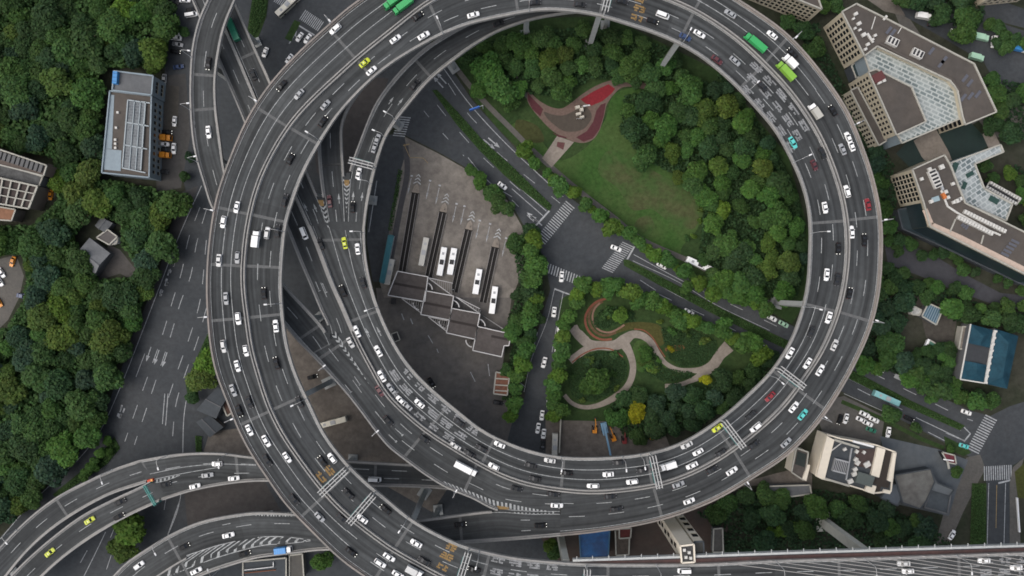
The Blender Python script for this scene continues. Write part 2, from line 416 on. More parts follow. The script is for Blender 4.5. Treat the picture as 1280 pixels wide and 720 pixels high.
def deck(st, name, label, parapets='LR', lines=(), girder=True, skip=None, par_mat=None, pskip={}):
    mb=MB(); L,R=st.L,st.R; D=1.9; n=st.n
    u=st.s
    for i in range(n-1):
        w0=(R[i]-L[i]).length; w1=(R[i+1]-L[i+1]).length
        mb.face([L[i],R[i],R[i+1],L[i+1]],0,uv=[(u[i],0),(u[i],w0),(u[i+1],w1),(u[i+1],0)])
        if mb and True:
            d=Vector((0,0,0.35)); g=Vector((0,0,D))
            a0,b0,a1,b1=L[i]-d,R[i]-d,L[i+1]-d,R[i+1]-d
            f=lambda p,q,t: lerp(p,q,t)
            e0,h0,e1,h1=f(L[i],R[i],.2)-g,f(L[i],R[i],.8)-g,f(L[i+1],R[i+1],.2)-g,f(L[i+1],R[i+1],.8)-g
            mb.face([L[i],L[i+1],a1,a0],1); mb.face([R[i+1],R[i],b0,b1],1)
            mb.face([a0,a1,e1,e0],1); mb.face([b1,b0,h0,h1],1); mb.face([e0,e1,h1,h0],1)
    for i in (0,n-1):
        d=Vector((0,0,0.35)); g=Vector((0,0,D))
        mb.face([L[i],R[i],R[i]-d,lerp(L[i],R[i],.8)-g,lerp(L[i],R[i],.2)-g,L[i]-d],1)
    o=mb.build(name,[M_DECK,M_GIRD]); tag(o,label,'elevated road',kind='structure')
    for side in parapets:
        pm=MB(); t=0 if side=='L' else 1; sg=1 if side=='L' else -1
        a,b=(-0.12,0.5) if side=='L' else (-0.5,0.12)
        q0=near(st,*pskip[side]) if side in pskip else 0
        ribbon(pm,st,t,a,b,-0.5,1.1,q0)
        ribbon(pm,st,t,min(sg*0.5,sg*0.95),max(sg*0.5,sg*0.95),0.0,0.2,q0)
        pm.build('parapet',par_mat or M_CONC,o)
    if lines:
        lm=MB()
        for ln in lines: line(lm,st,*ln[:1],**ln[1])
        if lm.f: lm.build('lane_marking',M_PAINT,o)
    st.obj=o
    return o

def barrier(st, t, o, two=True, q0=0, q1=None, name='median_barrier', m=None):
    b=MB()
    if two:
        ribbon(b,st,t,-0.78,-0.32,0.0,0.95,q0,q1); ribbon(b,st,t,0.32,0.78,0.0,0.95,q0,q1)
        ribbon(b,st,t,-0.32,0.32,0.0,0.30,q0,q1,mi=1)
    else: ribbon(b,st,t,-0.42,0.42,0.0,0.95,q0,q1)
    return b.build(name,[m or M_CONC,M_JOINT],o)

def near(st,x,y,lo=0,hi=1e9):
    best=min((i for i in range(st.n) if lo<=st.s[i]<=hi), key=lambda i:math.hypot((st.pl[i][0]+st.pr[i][0])/2-x,(st.pl[i][1]+st.pr[i][1])/2-y))
    return st.s[best]
def Q(st,x,y): return st.locate(x,y)[0]
DSH=(6,9)
mo=S_MO; mi=S_MI
qs=lambda st,*p:[st.locate(*a)[0] for a in p]
# first pass on the ring: pick the station on the wanted lap
def near(st,x,y,lo=0,hi=1e9):
    best=min((i for i in range(st.n) if lo<=st.s[i]<=hi), key=lambda i:math.hypot((st.pl[i][0]+st.pr[i][0])/2-x,(st.pl[i][1]+st.pr[i][1])/2-y))
    return st.s[best]
q_lb=near(mo,430,670); q_tr=near(mo,1010,120)
deck(mo,'elevated_road','outer three lanes of the high spiral deck curving round the park',parapets='L',par_mat=M_CONCW,
     lines=[(.385,dict(q0=0,q1=q_lb,dash=DSH)),(.66,dict(q0=0,q1=q_lb,dash=DSH)),(.385,dict(q0=q_lb,q1=q_tr)),(.645,dict(q0=q_lb,q1=q_tr)),
            (.40,dict(q0=q_tr,dash=DSH)),(.70,dict(q0=q_tr,dash=(6,9,4))),(.09,dict(w=.2)),(.945,dict(w=.2))])
q_r=near(mi,1030,385,600)
deck(mi,'elevated_road','inner three lanes of the high spiral deck edging the park',parapets='R',
     lines=[(.365,dict(q1=q_r,dash=DSH)),(.675,dict(q1=q_r,dash=(6,9,5))),(.35,dict(q0=q_r)),(.635,dict(q0=q_r)),(.06,dict(w=.2)),(.915,dict(w=.2))])
barrier(mi,0.0,mi.obj)
deck(S_S1,'elevated_road','exit lanes peeling off the spiral toward two ramps',parapets='L',pskip=dict(L=(626,615)),
     lines=[(.36,dict(dash=DSH)),(.68,dict(dash=(6,9,5))),(.06,dict(w=.2)),(.95,dict(w=.2))])
deck(S_L,'elevated_road','two lane ramp running under the ring to the upper left corner',pskip=dict(R=(390,424)),
     lines=[(.5,dict(dash=DSH)),(.1,dict(w=.2)),(.9,dict(w=.2))])
deck(S_K0,'elevated_road','left half of the twin ramp passing beneath the ring',parapets='L',pskip=dict(L=(422,402)),
     lines=[(.5,dict(dash=DSH)),(.1,dict(w=.2)),(.9,dict(w=.2))])
barrier(S_K0,1.0,S_K0.obj,two=False,q1=S_K0.s[-1])
deck(S_K1,'elevated_road','right half of the twin ramp with a green truck on it',parapets='R',pskip=dict(R=(382,252)),
     lines=[(.5,dict(dash=DSH)),(.12,dict(w=.2)),(.9,dict(w=.2))])
deck(S_D4,'elevated_road','short ramp that drops from under the ring between two painted noses',pskip=dict(L=(417,247),R=(414,220)),
     lines=[(.5,dict(dash=DSH)),(.1,dict(w=.2)),(.9,dict(w=.2))])
deck(S_D6,'elevated_road','lowest inner loop that dives under the top of the ring',pskip=dict(L=(452,215)),
     lines=[(.5,dict(dash=DSH)),(.1,dict(w=.2)),(.88,dict(w=.2))])
q_nose=near(S_R1,224,676)
deck(S_R1,'elevated_road','lower left ramp with a long white chevron island',pskip=dict(L=(618,656)),
     lines=[(.27,dict(dash=DSH,q0=60)),(.06,dict(w=.2)),(.95,dict(w=.2)),(.79,dict(dash=DSH,q0=200))])
deck(S_R2,'elevated_road','low crossing deck that passes under every other ramp',
     lines=[(.33,dict(dash=DSH,q1=210)),(.36,dict(q0=120,q1=S_R2.s[-1])),(.68,dict(dash=(6,9,3))),(.06,dict(w=.2)),(.95,dict(w=.2))])
deck(S_R2U,'elevated_road','upper branch of the low crossing deck at the lower left corner',
     lines=[(.5,dict(dash=DSH)),(.1,dict(w=.2)),(.9,dict(w=.2))])
deck(S_R2D,'elevated_road','lower branch of the low crossing deck carrying two yellow taxis',
     lines=[(.5,dict(dash=DSH)),(.1,dict(w=.2)),(.9,dict(w=.2))])

# inner kerb walls at the painted noses of the lower left ramp
b=MB(); ribbon(b,S_R1,.56,-.3,.3,0,.9,q_nose,S_R1.s[-1]); b.build('median_barrier',M_CONC,S_R1.obj)

# joints across the decks: pale strips seen in the photo
def joint(st,x,y,lo=0,hi=1e9,w=1.05,t0=.02,t1=.98):
    q=near(st,x,y,lo,hi)
    mb=MB(); A=[st.point(q-w/2,t0,.008),st.point(q-w/2,t1,.008),st.point(q+w/2,t1,.008),st.point(q+w/2,t0,.008)]
    mb.face(A); mb.build('expansion_joint',M_JOINT,st.obj); return q
JM=[(306,420),(318,480),(330,530),(398,625),(505,697),(608,742),(700,752),(302,345),(316,262),(353,170),(439,80),(540,2),(655,-31),(760,-25),(868,15),(950,77),(1015,155),(1058,275),(1040,405),(1000,480),(930,552),(818,606),(702,612)]
piers_q=[]
JMS=[(336,395),(350,510),(392,628),(500,672),(612,700),(295,265),(340,278),(325,132),(410,37),(541,20),(645,-5),(754,0),(865,15),(947,88),(985,75),(1040,275),(1030,385),(1010,497),(915,560),(815,605),(700,612),(760,728),(900,728),(1050,720),(1200,716),(1320,714),(302,330),(450,640),(560,690)]
for x,y in JMS:
    piers_q.append(near(mi,x,y)); 
done=[]
for x,y in JMS:
    q=near(mi,x,y)
    if any(abs(q-d)<16 for d in done): continue
    done.append(q); p=mi.point(q,0); c=PX(p)
    joint(mi,*PX(mi.point(q,.5)),lo=q-25,hi=q+25); 
    q2=min(range(mo.n),key=lambda i:(mo.R[i]-p).length); q2=mo.s[q2]
    if q2<mo.s[-1]-3: joint(mo,*PX(mo.point(q2,.5)),lo=q2-25,hi=q2+25)
for x,y,st in ((610,560,mi),(552,520,mi),(455,395,mi),(432,300,mi),(507,572,S_S1),(415,437,S_S1),(590,595,S_S1),(254,95,S_L),(255,138,S_L),(400,205,S_D4),(414,204,S_D4),(528,85,S_D6),(460,205,S_D6),(305,72,S_K1),(468,590,S_R2),(180,595,S_R2),(295,588,S_R2),(80,640,S_R2U),(575,660,S_R1),(220,690,S_R1),(385,420,S_L),(350,480,S_L)):
    joint(st,x,y,lo=(1500 if st is mi and False else 0))

# ------------------------------------------------------------------ piers (parts of their deck)
def over_other(p, st):
    """does a pier foot's line to the ground cross a lower deck"""
    for o in ALL:
        if o is st: continue
        for i in range(o.n-1):
            if o.C[i].z<p.z-3 and (Vector((o.C[i].x,o.C[i].y))-Vector((p.x,p.y))).length < (o.R[i]-o.L[i]).length/2+2.2:
                return True
    return False
M_PIER=mat('pier_concrete',(0.27,0.28,0.275),0.9,0.2,0.12,0.4)
def pier(st,q,t,w=2.6,d=1.9,m=None):
    p=st.point(q,t,-1.9)
    if over_other(p,st): return
    tg=st.tangent(q); rz=math.atan2(tg.y,tg.x)+math.pi/2
    mb=MB(); h=p.z
    mb.box((p.x,p.y,(h-1.4)/2),(w,d,h-1.4),rz)
    mb.box((p.x,p.y,h-0.7),(w*1.15,d*1.05,1.38),rz)
    mb.box((p.x,p.y,0.35),(w*2.0,d*2.4,0.7),rz)
    mb.build('pier',m or M_PIER,st.obj)
keep=[near(mi,x,y) for x,y in ((754,0),(865,15),(1030,385),(392,628),(500,672),(337,470),(350,510))]
for q in done:
    low=PX(mi.point(q,0)); low=low[1]>690 and low[0]>600
    if any(abs(q-k)<9 for k in keep) and not low: pier(mi,q,.86)
    p=mi.point(q,0); i2=min(range(mo.n),key=lambda i:(mo.R[i]-p).length)
    if mo.s[i2]<mo.s[-1]-3: pier(mo,mo.s[i2],.42)
for bx,bw in ((606,2.6),(708,3.0),(1092,4.0)): pier(mi,near(mi,bx,712),.9,bw,2.4,mat('pale_pier',(0.42,0.42,0.38),.9,.2,.12,.4) if bx>700 else None)
for st,step in ((S_S1,34),(S_L,36),(S_K1,36),(S_K0,36),(S_D6,34),(S_R1,36),(S_R2,36),(S_R2U,34),(S_R2D,34)):
    q=14
    while q<st.s[-1]: pier(st,q,.5,2.2,1.6); q+=step
# ------------------------------------------------------------------ painted noses, arrows and lettering on the decks
def gusset(pts, st, dz=0.0):
    """deck panel that fills the wedge behind a painted nose"""
    q=[U(x,y,st.point(near(st,x,y),.5).z+dz) for x,y in pts]
    mb=MB(); mb.face(q); bz=[p-Vector((0,0,.5)) for p in q]; mb.face(bz[::-1])
    for i in range(len(q)): j=(i+1)%len(q); mb.face([bz[i],bz[j],q[j],q[i]])
    mb.build('nose_panel',M_DECK,st.obj)
gusset([(409,285),(396,246),(405,246)],S_K1,-.004)
gusset([(432,286),(430,216),(438,216)],S_D4,-.004)
gusset([(413,432),(405,409),(412,406)],S_K0,-.004)
gusset([(640,641),(620,638),(616,633),(640,633)],S_S1,-.03)

gusset([(388,277),(454,277),(455,290),(391,290)],S_MI,-.012); gusset([(170,577),(182,574),(207,620),(196,626)],S_R2,-.012); gusset([(392,436),(414,424),(440,408),(444,418),(414,436),(396,448)],S_S1,-.012)
gusset([(694,643),(706,643),(706,667),(694,669)],S_R1,-.012)
def decal(st, polys, name, m, dz=.016):
    """flat paint on a deck: polygons in photo pixels, laid at the deck's own height"""
    mb=MB()
    for pl in polys:
        pts=[]
        for x,y in pl:
            q,t,_=st.locate(x,y); z=st.point(q,min(max(t,0),1)).z+dz
            pts.append(U(x,y,z))
        mb.face(pts)
    return mb.build(name,m,st.obj)

def chevrons(st, tip, a, b, n, name='chevron_marking', m=None, wfrac=.5, lean=.9):
    """V stripes in the wedge tip -> (a,b) base corners, pointing to the tip"""
    polys=[]
    mid=((a[0]+b[0])/2,(a[1]+b[1])/2); ln=math.hypot(mid[0]-tip[0],mid[1]-tip[1]); d=((tip[0]-mid[0])/ln,(tip[1]-mid[1])/ln)
    for k in range(n):
        f0=(k+.15)/n; f1=f0+wfrac/n
        def side(p,f): return (lerp(tip[0],p[0],f),lerp(tip[1],p[1],f))
        hw=math.hypot(a[0]-b[0],a[1]-b[1])/2
        for e in (a,b):
            s0,s1=side(e,f0),side(e,f1); c0,c1=side(mid,f0),side(mid,f1)
            g0=hw*f0*lean; g1=hw*f1*lean
            polys.append([s0,s1,(c1[0]+d[0]*g1,c1[1]+d[1]*g1),(c0[0]+d[0]*g0,c0[1]+d[1]*g0)])
    return decal(st,polys,name,m or M_PAINT)
chevrons(S_K1,(412.5,291),(395,247),(406,247),7,wfrac=.42)
chevrons(S_D4,(433,266.5),(428.6,221),(438.5,221),8,wfrac=.42)
decal(S_K1,[[(397,250),(404,250),(405,257),(400,258)]],'yellow_marking',M_PAINT_Y,.02)
decal(S_D4,[[(430,225),(437,225),(436,232),(431,232)]],'yellow_marking',M_PAINT_Y,.02)
chevrons(S_S1,(462,481),(413,417),(417,411),11,wfrac=.45,lean=1.2)
def ladder(st, top, bot, n, frac=.45, lean=0.0, name='chevron_marking', m=None):
    """slanted bars between two painted edges"""
    T=spline(top,1.0); B=spline(bot,1.0); ct,cb=cum(T),cum(B); P=[]
    for k in range(n):
        f0,f1=(k+.2)/n,(k+.2+frac)/n
        a,b=at_len(T,ct,ct[-1]*f0),at_len(T,ct,ct[-1]*f1)
        c,d=at_len(B,cb,cb[-1]*(f1+lean)),at_len(B,cb,cb[-1]*(f0+lean)); P.append([a,b,c,d])
    return decal(st,P,name,m or M_PAINT)
ladder(S_S1,[(553,601),(590,615),(620,626),(641,630)],[(558,606),(590,620),(618,632),(641,637)],17,.5)
ladder(S_R1,[(641,630.5),(660,634),(694,641)],[(641,641.5),(660,642),(694,642)],11,.5,name='chevron_marking')
ladder(S_S1,[(641,630.5),(665,635.5),(694,640)],[(641,637),(665,638.5),(694,640.7)],11,.5)
decal(S_S1,[[(621,632),(636,634),(636,637),(622,636.5)]],'yellow_marking',M_PAINT_Y,.02)
# long chevron island of the lower left ramp
T1=spline([(386,675.5),(360,672),(330,671.5),(300,676),(270,683),(245,691),(233,695)],1.0); B1=spline([(386,675.8),(360,679),(330,681),(300,688),(270,697),(240,708),(205,722)],1.0)
ct,cb=cum(T1),cum(B1); P=[]
for k in range(17):
    f=(k+.3)/17; w=.34/17
    a0,a1=at_len(T1,ct,ct[-1]*f),at_len(T1,ct,ct[-1]*(f+w)); b0,b1=at_len(B1,cb,cb[-1]*f),at_len(B1,cb,cb[-1]*(f+w))
    md=lambda p,q,g:((p[0]+q[0])/2-g,(p[1]+q[1])/2+g*.25)
    hw=math.hypot(a0[0]-b0[0],a0[1]-b0[1])/2; m0=((a0[0]+b0[0])/2-hw*.6,(a0[1]+b0[1])/2+hw*.2); m1=((a1[0]+b1[0])/2-hw*.6,(a1[1]+b1[1])/2+hw*.2)
    P+= [[a0,a1,m1,m0],[b0,b1,m1,m0]]
decal(S_R1,P,'chevron_marking',M_PAINT)
def pline(st,pts,w,name='edge_marking',m=None):
    d=spline(pts,4.0); P=[]
    for a,b in zip(d,d[1:]):
        l=math.hypot(b[0]-a[0],b[1]-a[1]) or 1; n=(-(b[1]-a[1])/l*w/2,(b[0]-a[0])/l*w/2)
        P.append([(a[0]+n[0],a[1]+n[1]),(b[0]+n[0],b[1]+n[1]),(b[0]-n[0],b[1]-n[1]),(a[0]-n[0],a[1]-n[1])])
    return decal(st,P,name,m or M_PAINT,.02)
pline(S_R1,[(388,675),(360,671.5),(330,671),(300,675.5),(270,682.5),(245,690.5),(233,694.5)],.9)
pline(S_R1,[(388,676),(360,679.5),(330,681.5),(300,688.5),(270,697.5),(240,708.5),(205,722.5)],.9)
ladder(S_R1,[(366,640),(340,641),(318,642)],[(366,645.5),(340,645.5),(318,644.5)],13,.55)
ladder(S_R2,[(224,593.5),(205,597.5),(193,600)],[(223,595),(206,601.5),(193,603.5)],6,.5)
pline(S_R2,[(275,584),(250,588),(225,592.5),(193,599)],.7); pline(S_R2,[(225,594),(207,601),(193,603.6)],.7)

def arrow(st, x, y, sc=1.0, rev=False, m=None, kind=0):
    """lane arrow painted along the traffic"""
    q,t,_=st.locate(x,y); p=st.point(q,t,.018); d=st.tangent(q,t)*(-1 if rev else 1); d.z=0; d.normalize(); n=Vector((-d.y,d.x,0))
    mb=MB(); L=6.0*sc
    mb.face([p-d*L/2-n*.13, p-d*L/2+n*.13, p+d*(L/2-2)+n*.13, p+d*(L/2-2)-n*.13])
    mb.face([p+d*(L/2-2.3)-n*.5, p+d*L/2, p+d*(L/2-2.3)+n*.5])
    mb.build('lane_arrow',m or M_PAINT,st.obj)
for a in ((425,252,S_MI),(441,250,S_MI),(452,250,S_MI)): pass
for x,y,st,rv in ((424,253,S_D4,0),(441,251,S_D6,0),(452,250,S_D6,0),(395,262,S_K1,0),(384,264,S_K1,0),(399,363,S_K0,1),(406,361,S_K0,1),
      (461,419,S_MI,0),(474,415,S_MI,0),(448,478,S_S1,1),(437,488,S_S1,1),(493,550,S_S1,1),(502,543,S_S1,1),(662,650,S_R1,1),(662,663,S_R1,1),(285,655,S_R1,1),
      (450,130,S_D6,1),(497,132,S_D6,0),(488,127,S_D6,0)):
    if st is S_D6 and y<140 and x<460: continue
    arrow(st,x,y,1.0,bool(rv))

def glyphs(st, q0, t0, rows, cols, cw, ch, gap, seed, m=None, rev=False, dens=.62):
    """big painted characters, too worn to read: each a block of strokes, one after the other along the lane"""
    rnd=random.Random(seed); mb=MB()
    for r in range(rows):
        qa=q0+r*(ch+gap)
        n=rnd.choice((3,4))
        wv=st.width(qa); 
        def pt(u,v): return st.point(qa+v*ch, t0+(u-.5)*cw/wv, .018)
        def rect(u0,u1,v0,v1): mb.face([pt(u0,v0),pt(u1,v0),pt(u1,v1),pt(u0,v1)])
        k=rnd.randint(0,2)
        cs=[.0,.36,.72] if k else [.05,.55]
        for c in cs:
            a=rnd.uniform(0,.15); b=rnd.uniform(.7,1)
            if rnd.random()<.45: rect(c,c+.26,a,b)
            else:
                h=rnd.uniform(.3,.5); rect(c,c+.26,a,h); rect(c+.02,c+.24,h+.15,b)
        for _ in range(2):
            v=rnd.uniform(.1,.8); rect(.1,.9,v,v+.10)
    mb.build('painted_lettering',m or M_PAINT_D,st.obj)
# three blocks of worn white lettering and the amber slow marks
qa=near(S_MI,965,120); 
for k,t in enumerate((.22,.52,.84)): glyphs(S_MI,qa-14+k*2,t,5,3,2.3,5.6,1.3,11+k)
qa=near(S_MI,560,532)
for k,t in enumerate((.2,.49,.81)): glyphs(S_MI,qa-6-k*3,t,6,3,2.3,5.6,1.2,31+k)
qa=near(S_MI,655,720)
for k,t in enumerate((.3,.55,.85)): glyphs(S_MI,qa-13,t,4,3,2.4,5.4,1.4,51+k)
qa=near(S_MI,1262,712)
for k,t in enumerate((.2,.5,.8)): glyphs(S_MI,qa-20,t,5,3,2.4,5.2,1.4,71+k)
for x,y in ((402,597),(412,588),(566,685),(562,697),(556,710),(801,0),(799,11),(797,23)):
    q,t,_=S_MI.locate(x,y)
    if y>680: q=near(S_MI,x-6,y+10)
    glyphs(S_MI,q-2.6,t,1,3,2.6,5.4,1,int(x),M_PAINT_Y)

# ------------------------------------------------------------------ the ground and everything painted or paved on it
g=MB(); g.face([(-1600,-1600,0),(1600,-1600,0),(1600,1600,0),(-1600,1600,0)]); tag(g.build('ground',M_SOIL),kind='structure')
def patch(name, pts, z, m, curved=False, base=True):
    """a sheet on the ground with a real edge down to the soil"""
    if curved: pts=closed_spline(pts)
    w=[U(x,y,0) for x,y in pts]; mb=MB(); mb.prism([(p.x,p.y) for p in w],-0.02,z)
    return tag(mb.build(name,m),kind='structure')
def band(name, pts, w, z, m, curved=True, kind='structure'):
    """a path of width w pixels (or one width per point) along a line"""
    n=len(pts); ws=w if isinstance(w,(list,tuple)) else [w]*n
    d=[];
    tri=[(p[0],p[1],q) for p,q in zip(pts,ws)]
    c=cum(pts); dense=spline(pts,3.0) if curved else list(pts); cd=cum(dense); mb=MB(); prev=None
    for i,p in enumerate(dense):
        s=cd[i]/cd[-1]*c[-1]
        k=max(j for j in range(n) if c[j]<=s+1e-6); k=min(k,n-2); f=(s-c[k])/(c[k+1]-c[k]); wd=lerp(ws[k],ws[k+1],f)
        a=dense[max(0,i-1)]; b=dense[min(len(dense)-1,i+1)]; l=math.hypot(b[0]-a[0],b[1]-a[1]) or 1
        nx,ny=-(b[1]-a[1])/l*wd/2,(b[0]-a[0])/l*wd/2
        cur=(U(p[0]+nx,p[1]+ny,z),U(p[0]-nx,p[1]-ny,z))
        if prev:
            mb.face([prev[0],prev[1],cur[1],cur[0]])
            for e in (0,1):
                lo=lambda v:Vector((v.x,v.y,-.02)); mb.face([prev[e],cur[e],lo(cur[e]),lo(prev[e])])
        prev=cur
    return tag(mb.build(name,m),kind=kind)

ROADX=[]
patch('street',[(206,-40),(460,-40),(440,60),(420,200),(470,400),(620,540),(720,700),(740,820),(-60,820),(-60,715),(0,672),(62,605),(124,538),(148,470),(178,395),(200,335),(214,280),(232,238),(224,200),(206,120)],.010,M_ROAD)
# avenue through the ring
patch('street',[(440,-40),(520,30),(560,80),(590,125),(630,170),(672,216),(722,254),(758,279),(796,306),(850,338),(900,364),(960,392),(1012,418),(1072,449),(1134,472),(1186,501),(1216,514),(1238,520),(1262,508),(1300,496),(1300,560),(1266,582),(1262,602),(1262,760),(1233,760),(1233,604),(1228,584),(1210,570),(1186,556),(1150,537),(1104,513),(1054,490),(990,462),(950,440),(880,412),(830,390),(780,362),(738,350),(728,360),(716,376),(707,405),(692,485),(684,530),(684,640),(622,640),(630,545),(645,520),(655,500),(665,442),(676,400),(688,362),(683,335),(676,320),(668,300),(656,284),(634,246),(610,232),(580,208),(548,190),(506,169),(490,130),(430,60)],.018,M_ROAD)
# depot
patch('depot_yard',[(506,171),(548,192),(580,210),(608,236),(634,250),(654,286),(664,300),(655,335),(640,372),(480,372),(474,350),(486,290),(497,240),(503,200)],.026,M_DEPOT)
patch('depot_yard',[(470,360),(640,366),(634,420),(626,470),(642,520),(632,560),(600,560),(560,540),(520,505),(490,450),(474,400)],.022,M_DEPOT_D)
patch('depot_lane',[(482,170),(500,165),(506,172),(508,188),(503,206),(498,222),(492,260),(486,292),(476,352),(466,352),(458,300),(462,240)],.030,M_ROAD)
band('bus_lane',[(507,182),(509,215),(500,262),(488,325),(482,352)],7,.034,mat('smooth_grey_lane',(0.062,0.060,0.062),.9,.2,.15,.5))
# ground under the ring at the lower left and the small yards
patch('brown_yard',[(345,400),(372,420),(440,500),(520,580),(560,610),(540,640),(470,600),(420,575),(370,520),(340,450)],.026,M_YARD)
M_DY=mat('dark_yard',(0.062,0.057,0.055),.9,.2,.2,.4)
patch('brown_yard',[(230,610),(330,600),(352,640),(300,645),(235,665)],.022,mat('dark_yard',(0.062,0.057,0.055),.9,.2,.2,.4))
patch('brown_yard',[(424,108),(455,96),(486,98),(462,160),(446,190),(432,230),(412,240),(396,215),(392,180),(404,140)],.022,MATS['dark_yard'])
patch('brown_yard',[(262,540),(300,535),(330,580),(250,580)],.022,M_YARD)
patch('brown_yard',[(682,525),(826,528),(838,560),(770,580),(682,575)],.038,M_YARD)
patch('brown_yard',[(670,660),(920,620),(900,700),(700,720)],.022,mat('reddish_yard',(0.066,0.048,0.040),.9,.2,.2,.4,col2=(0.05,0.042,0.036),sc2=.1))
patch('brown_yard',[(900,610),(1015,580),(1015,620),(985,622),(960,606)],.02,M_YARD)
# park, lawn, garden
patch('park_ground',[(556,60),(640,24),(760,20),(900,90),(985,195),(1014,300),(1010,372),(990,405),(960,388),(850,334),(796,302),(724,250),(668,206),(622,160),(592,124)],.030,M_GRASS_D)
patch('lawn',[(636,160),(660,150),(680,180),(700,200),(735,182),(756,150),(768,118),(800,112),(800,180),(850,195),(880,240),(872,285),(852,310),(850,328),(800,296),(764,264),(720,232),(690,206),(665,184)],.045,M_GRASS,True)
patch('worn_grass',[(758,190),(790,192),(815,212),(850,232),(872,250),(868,285),(840,280),(815,262),(790,262),(772,235),(748,215)],.052,M_GRASS_B,True)
patch('worn_grass',[(796,275),(812,270),(818,285),(806,296),(792,290)],.052,M_GRASS_B,True)
patch('worn_grass',[(646,150),(672,158),(680,176),(664,178),(645,166)],.052,mat('worn_olive_grass',(0.045,0.050,0.020),.95,.1,.3,.6),True)
band('footpath',[(556,66),(588,108),(612,134),(640,162),(668,190),(727,241),(770,274),(800,298),(865,328),(912,353),(965,380)],6.5,.12,M_PAVE)
band('footpath',[(632,60),(638,76),(646,92),(652,108),(660,122)],5,.10,M_PAVE)
# bird shaped playground
B=lambda L:[(640+x/5.14,80+y/5.14) for x,y in L]
M_PINK=mat('pink_paving',(0.125,0.088,0.073),.9,.2,.2,.9); M_RED=mat('red_rubber',(0.17,0.018,0.024),.9,.2,.2,.9); M_MAR=mat('maroon_rubber',(0.075,0.026,0.030),.9,.2,.15,.9)
M_BOWL=mat('dark_bowl',(0.066,0.055,0.045),.9,.2,.15,.7)
patch('playground',B([(102,178),(180,240),(260,280),(320,285),(380,250),(450,195),(540,140),(640,105),(720,103),(800,106),(905,150),(860,160),(760,145),(700,155),(650,200),(610,260),(590,340),(560,430),(520,485),(460,507),(390,497),(330,470),(260,430),(180,350),(130,290),(98,232)]),.12,M_PINK,True)
patch('playground',B([(205,308),(260,325),(330,330),(400,300),(455,268),(492,290),(512,330),(500,372),(460,418),(400,435),(330,430),(270,390),(220,342)]),.135,M_BOWL,True)
patch('playground',B([(440,228),(520,178),(620,130),(662,160),(640,190),(580,240),(510,268),(470,252)]),.135,M_RED)
patch('playground',B([(103,190),(150,240),(200,290),(182,338),(130,290),(102,232)]),.135,M_MAR)
patch('playground',B([(412,472),(480,432),(522,370),(542,300),(570,262),(602,250),(588,335),(560,422),(518,478),(460,500)]),.135,M_MAR)
patch('playground',B([(280,450),(350,470),(350,478),(300,470),(258,440)]),.135,M_MAR)
patch('footpath',B([(290,462),(398,502),(255,664),(193,606)]),.125,M_PAVE_L)
patch('footpath',B([(292,500),(340,506),(330,552),(286,530)]),.14,mat('dark_red_paving',(0.10,0.045,0.045),.9,.2,.2,.9))
# garden in the corner of the cross street
G=lambda L:[(640+x/4,360+y/4) for x,y in L]
patch('garden_ground',G([(240,60),(330,0),(420,-20),(700,30),(1000,180),(1130,260),(1230,330),(1240,500),(1000,640),(640,680),(260,680),(200,640),(200,480)]),.030,M_GRASS_D)
band('garden_path',G([(300,200),(335,235),(385,280),(450,288),(520,285),(560,262),(605,232),(650,238),(695,272),(730,330),(770,378),(830,408),(900,412),(950,410),(1005,385),(1040,335),(1085,290)]),[9,13,12,11,13,15,10,9,8,7,5.5,5.5,6,9,13,13,16],.10,M_PAVE_L)
band('garden_path',G([(290,365),(330,335),(375,305),(440,290)]),[9,9,9,9],.104,M_PAVE_L)
band('garden_path',G([(560,275),(590,330),(605,390),(597,450),(570,500),(500,555),(420,590),(350,595),(295,572),(262,535)]),[13,9,8,8,8,8,6,5,5,5],.108,M_PAVE_L)
band('garden_path',G([(985,405),(940,440),(890,465),(830,485),(765,490)]),[12,9,6,5,5],.112,M_PAVE_L)
M_RIM=mat('red_brown_rim',(0.17,0.062,0.040),.9,.2,.2,.9); M_RIM2=mat('pink_rim',(0.19,0.115,0.085),.9,.2,.2,.9)
band('garden_rim',G([(475,52),(425,68),(385,105),(366,150),(375,200),(405,238),(450,258),(500,256)]),2.8,.14,M_RIM)
band('garden_rim',G([(440,75),(415,100),(402,140),(410,180),(438,212),(485,222),(530,205),(562,184)]),2.2,.14,M_RIM2)
band('garden_rim',G([(300,372),(355,330),(430,302),(500,308),(555,345)]),1.6,.14,M_RIM)
band('garden_rim',G([(610,205),(660,212),(700,245),(735,300),(765,345)]),1.5,.14,M_RIM)
patch('worn_grass',G([(765,300),(800,288),(860,288),(862,304),(810,318),(770,318)]),.06,mat('orange_soil',(0.14,0.075,0.035),.95,.1,.25,.8),True)
patch('worn_grass',G([(605,300),(625,265),(690,275),(730,340),(770,400),(700,410),(640,420),(610,370)]),.05,M_GRASS,True)
patch('worn_grass',G([(500,230),(560,180),(640,170),(740,190),(770,260),(740,290),(690,240),(620,205)]),.05,mat('yellow_brown_grass',(0.060,0.058,0.020),.95,.1,.3,.8),True)
band('garden_rim',G([(455,68),(410,90),(385,135),(392,185),(425,225),(470,238),(520,222)]),3.2,.13,mat('rust_bed',(0.10,0.062,0.036),.95,.1,.25,.8))
band('garden_path',G([(318,185),(330,225),(372,262)]),[4,9,10],.106,M_PAVE_L)
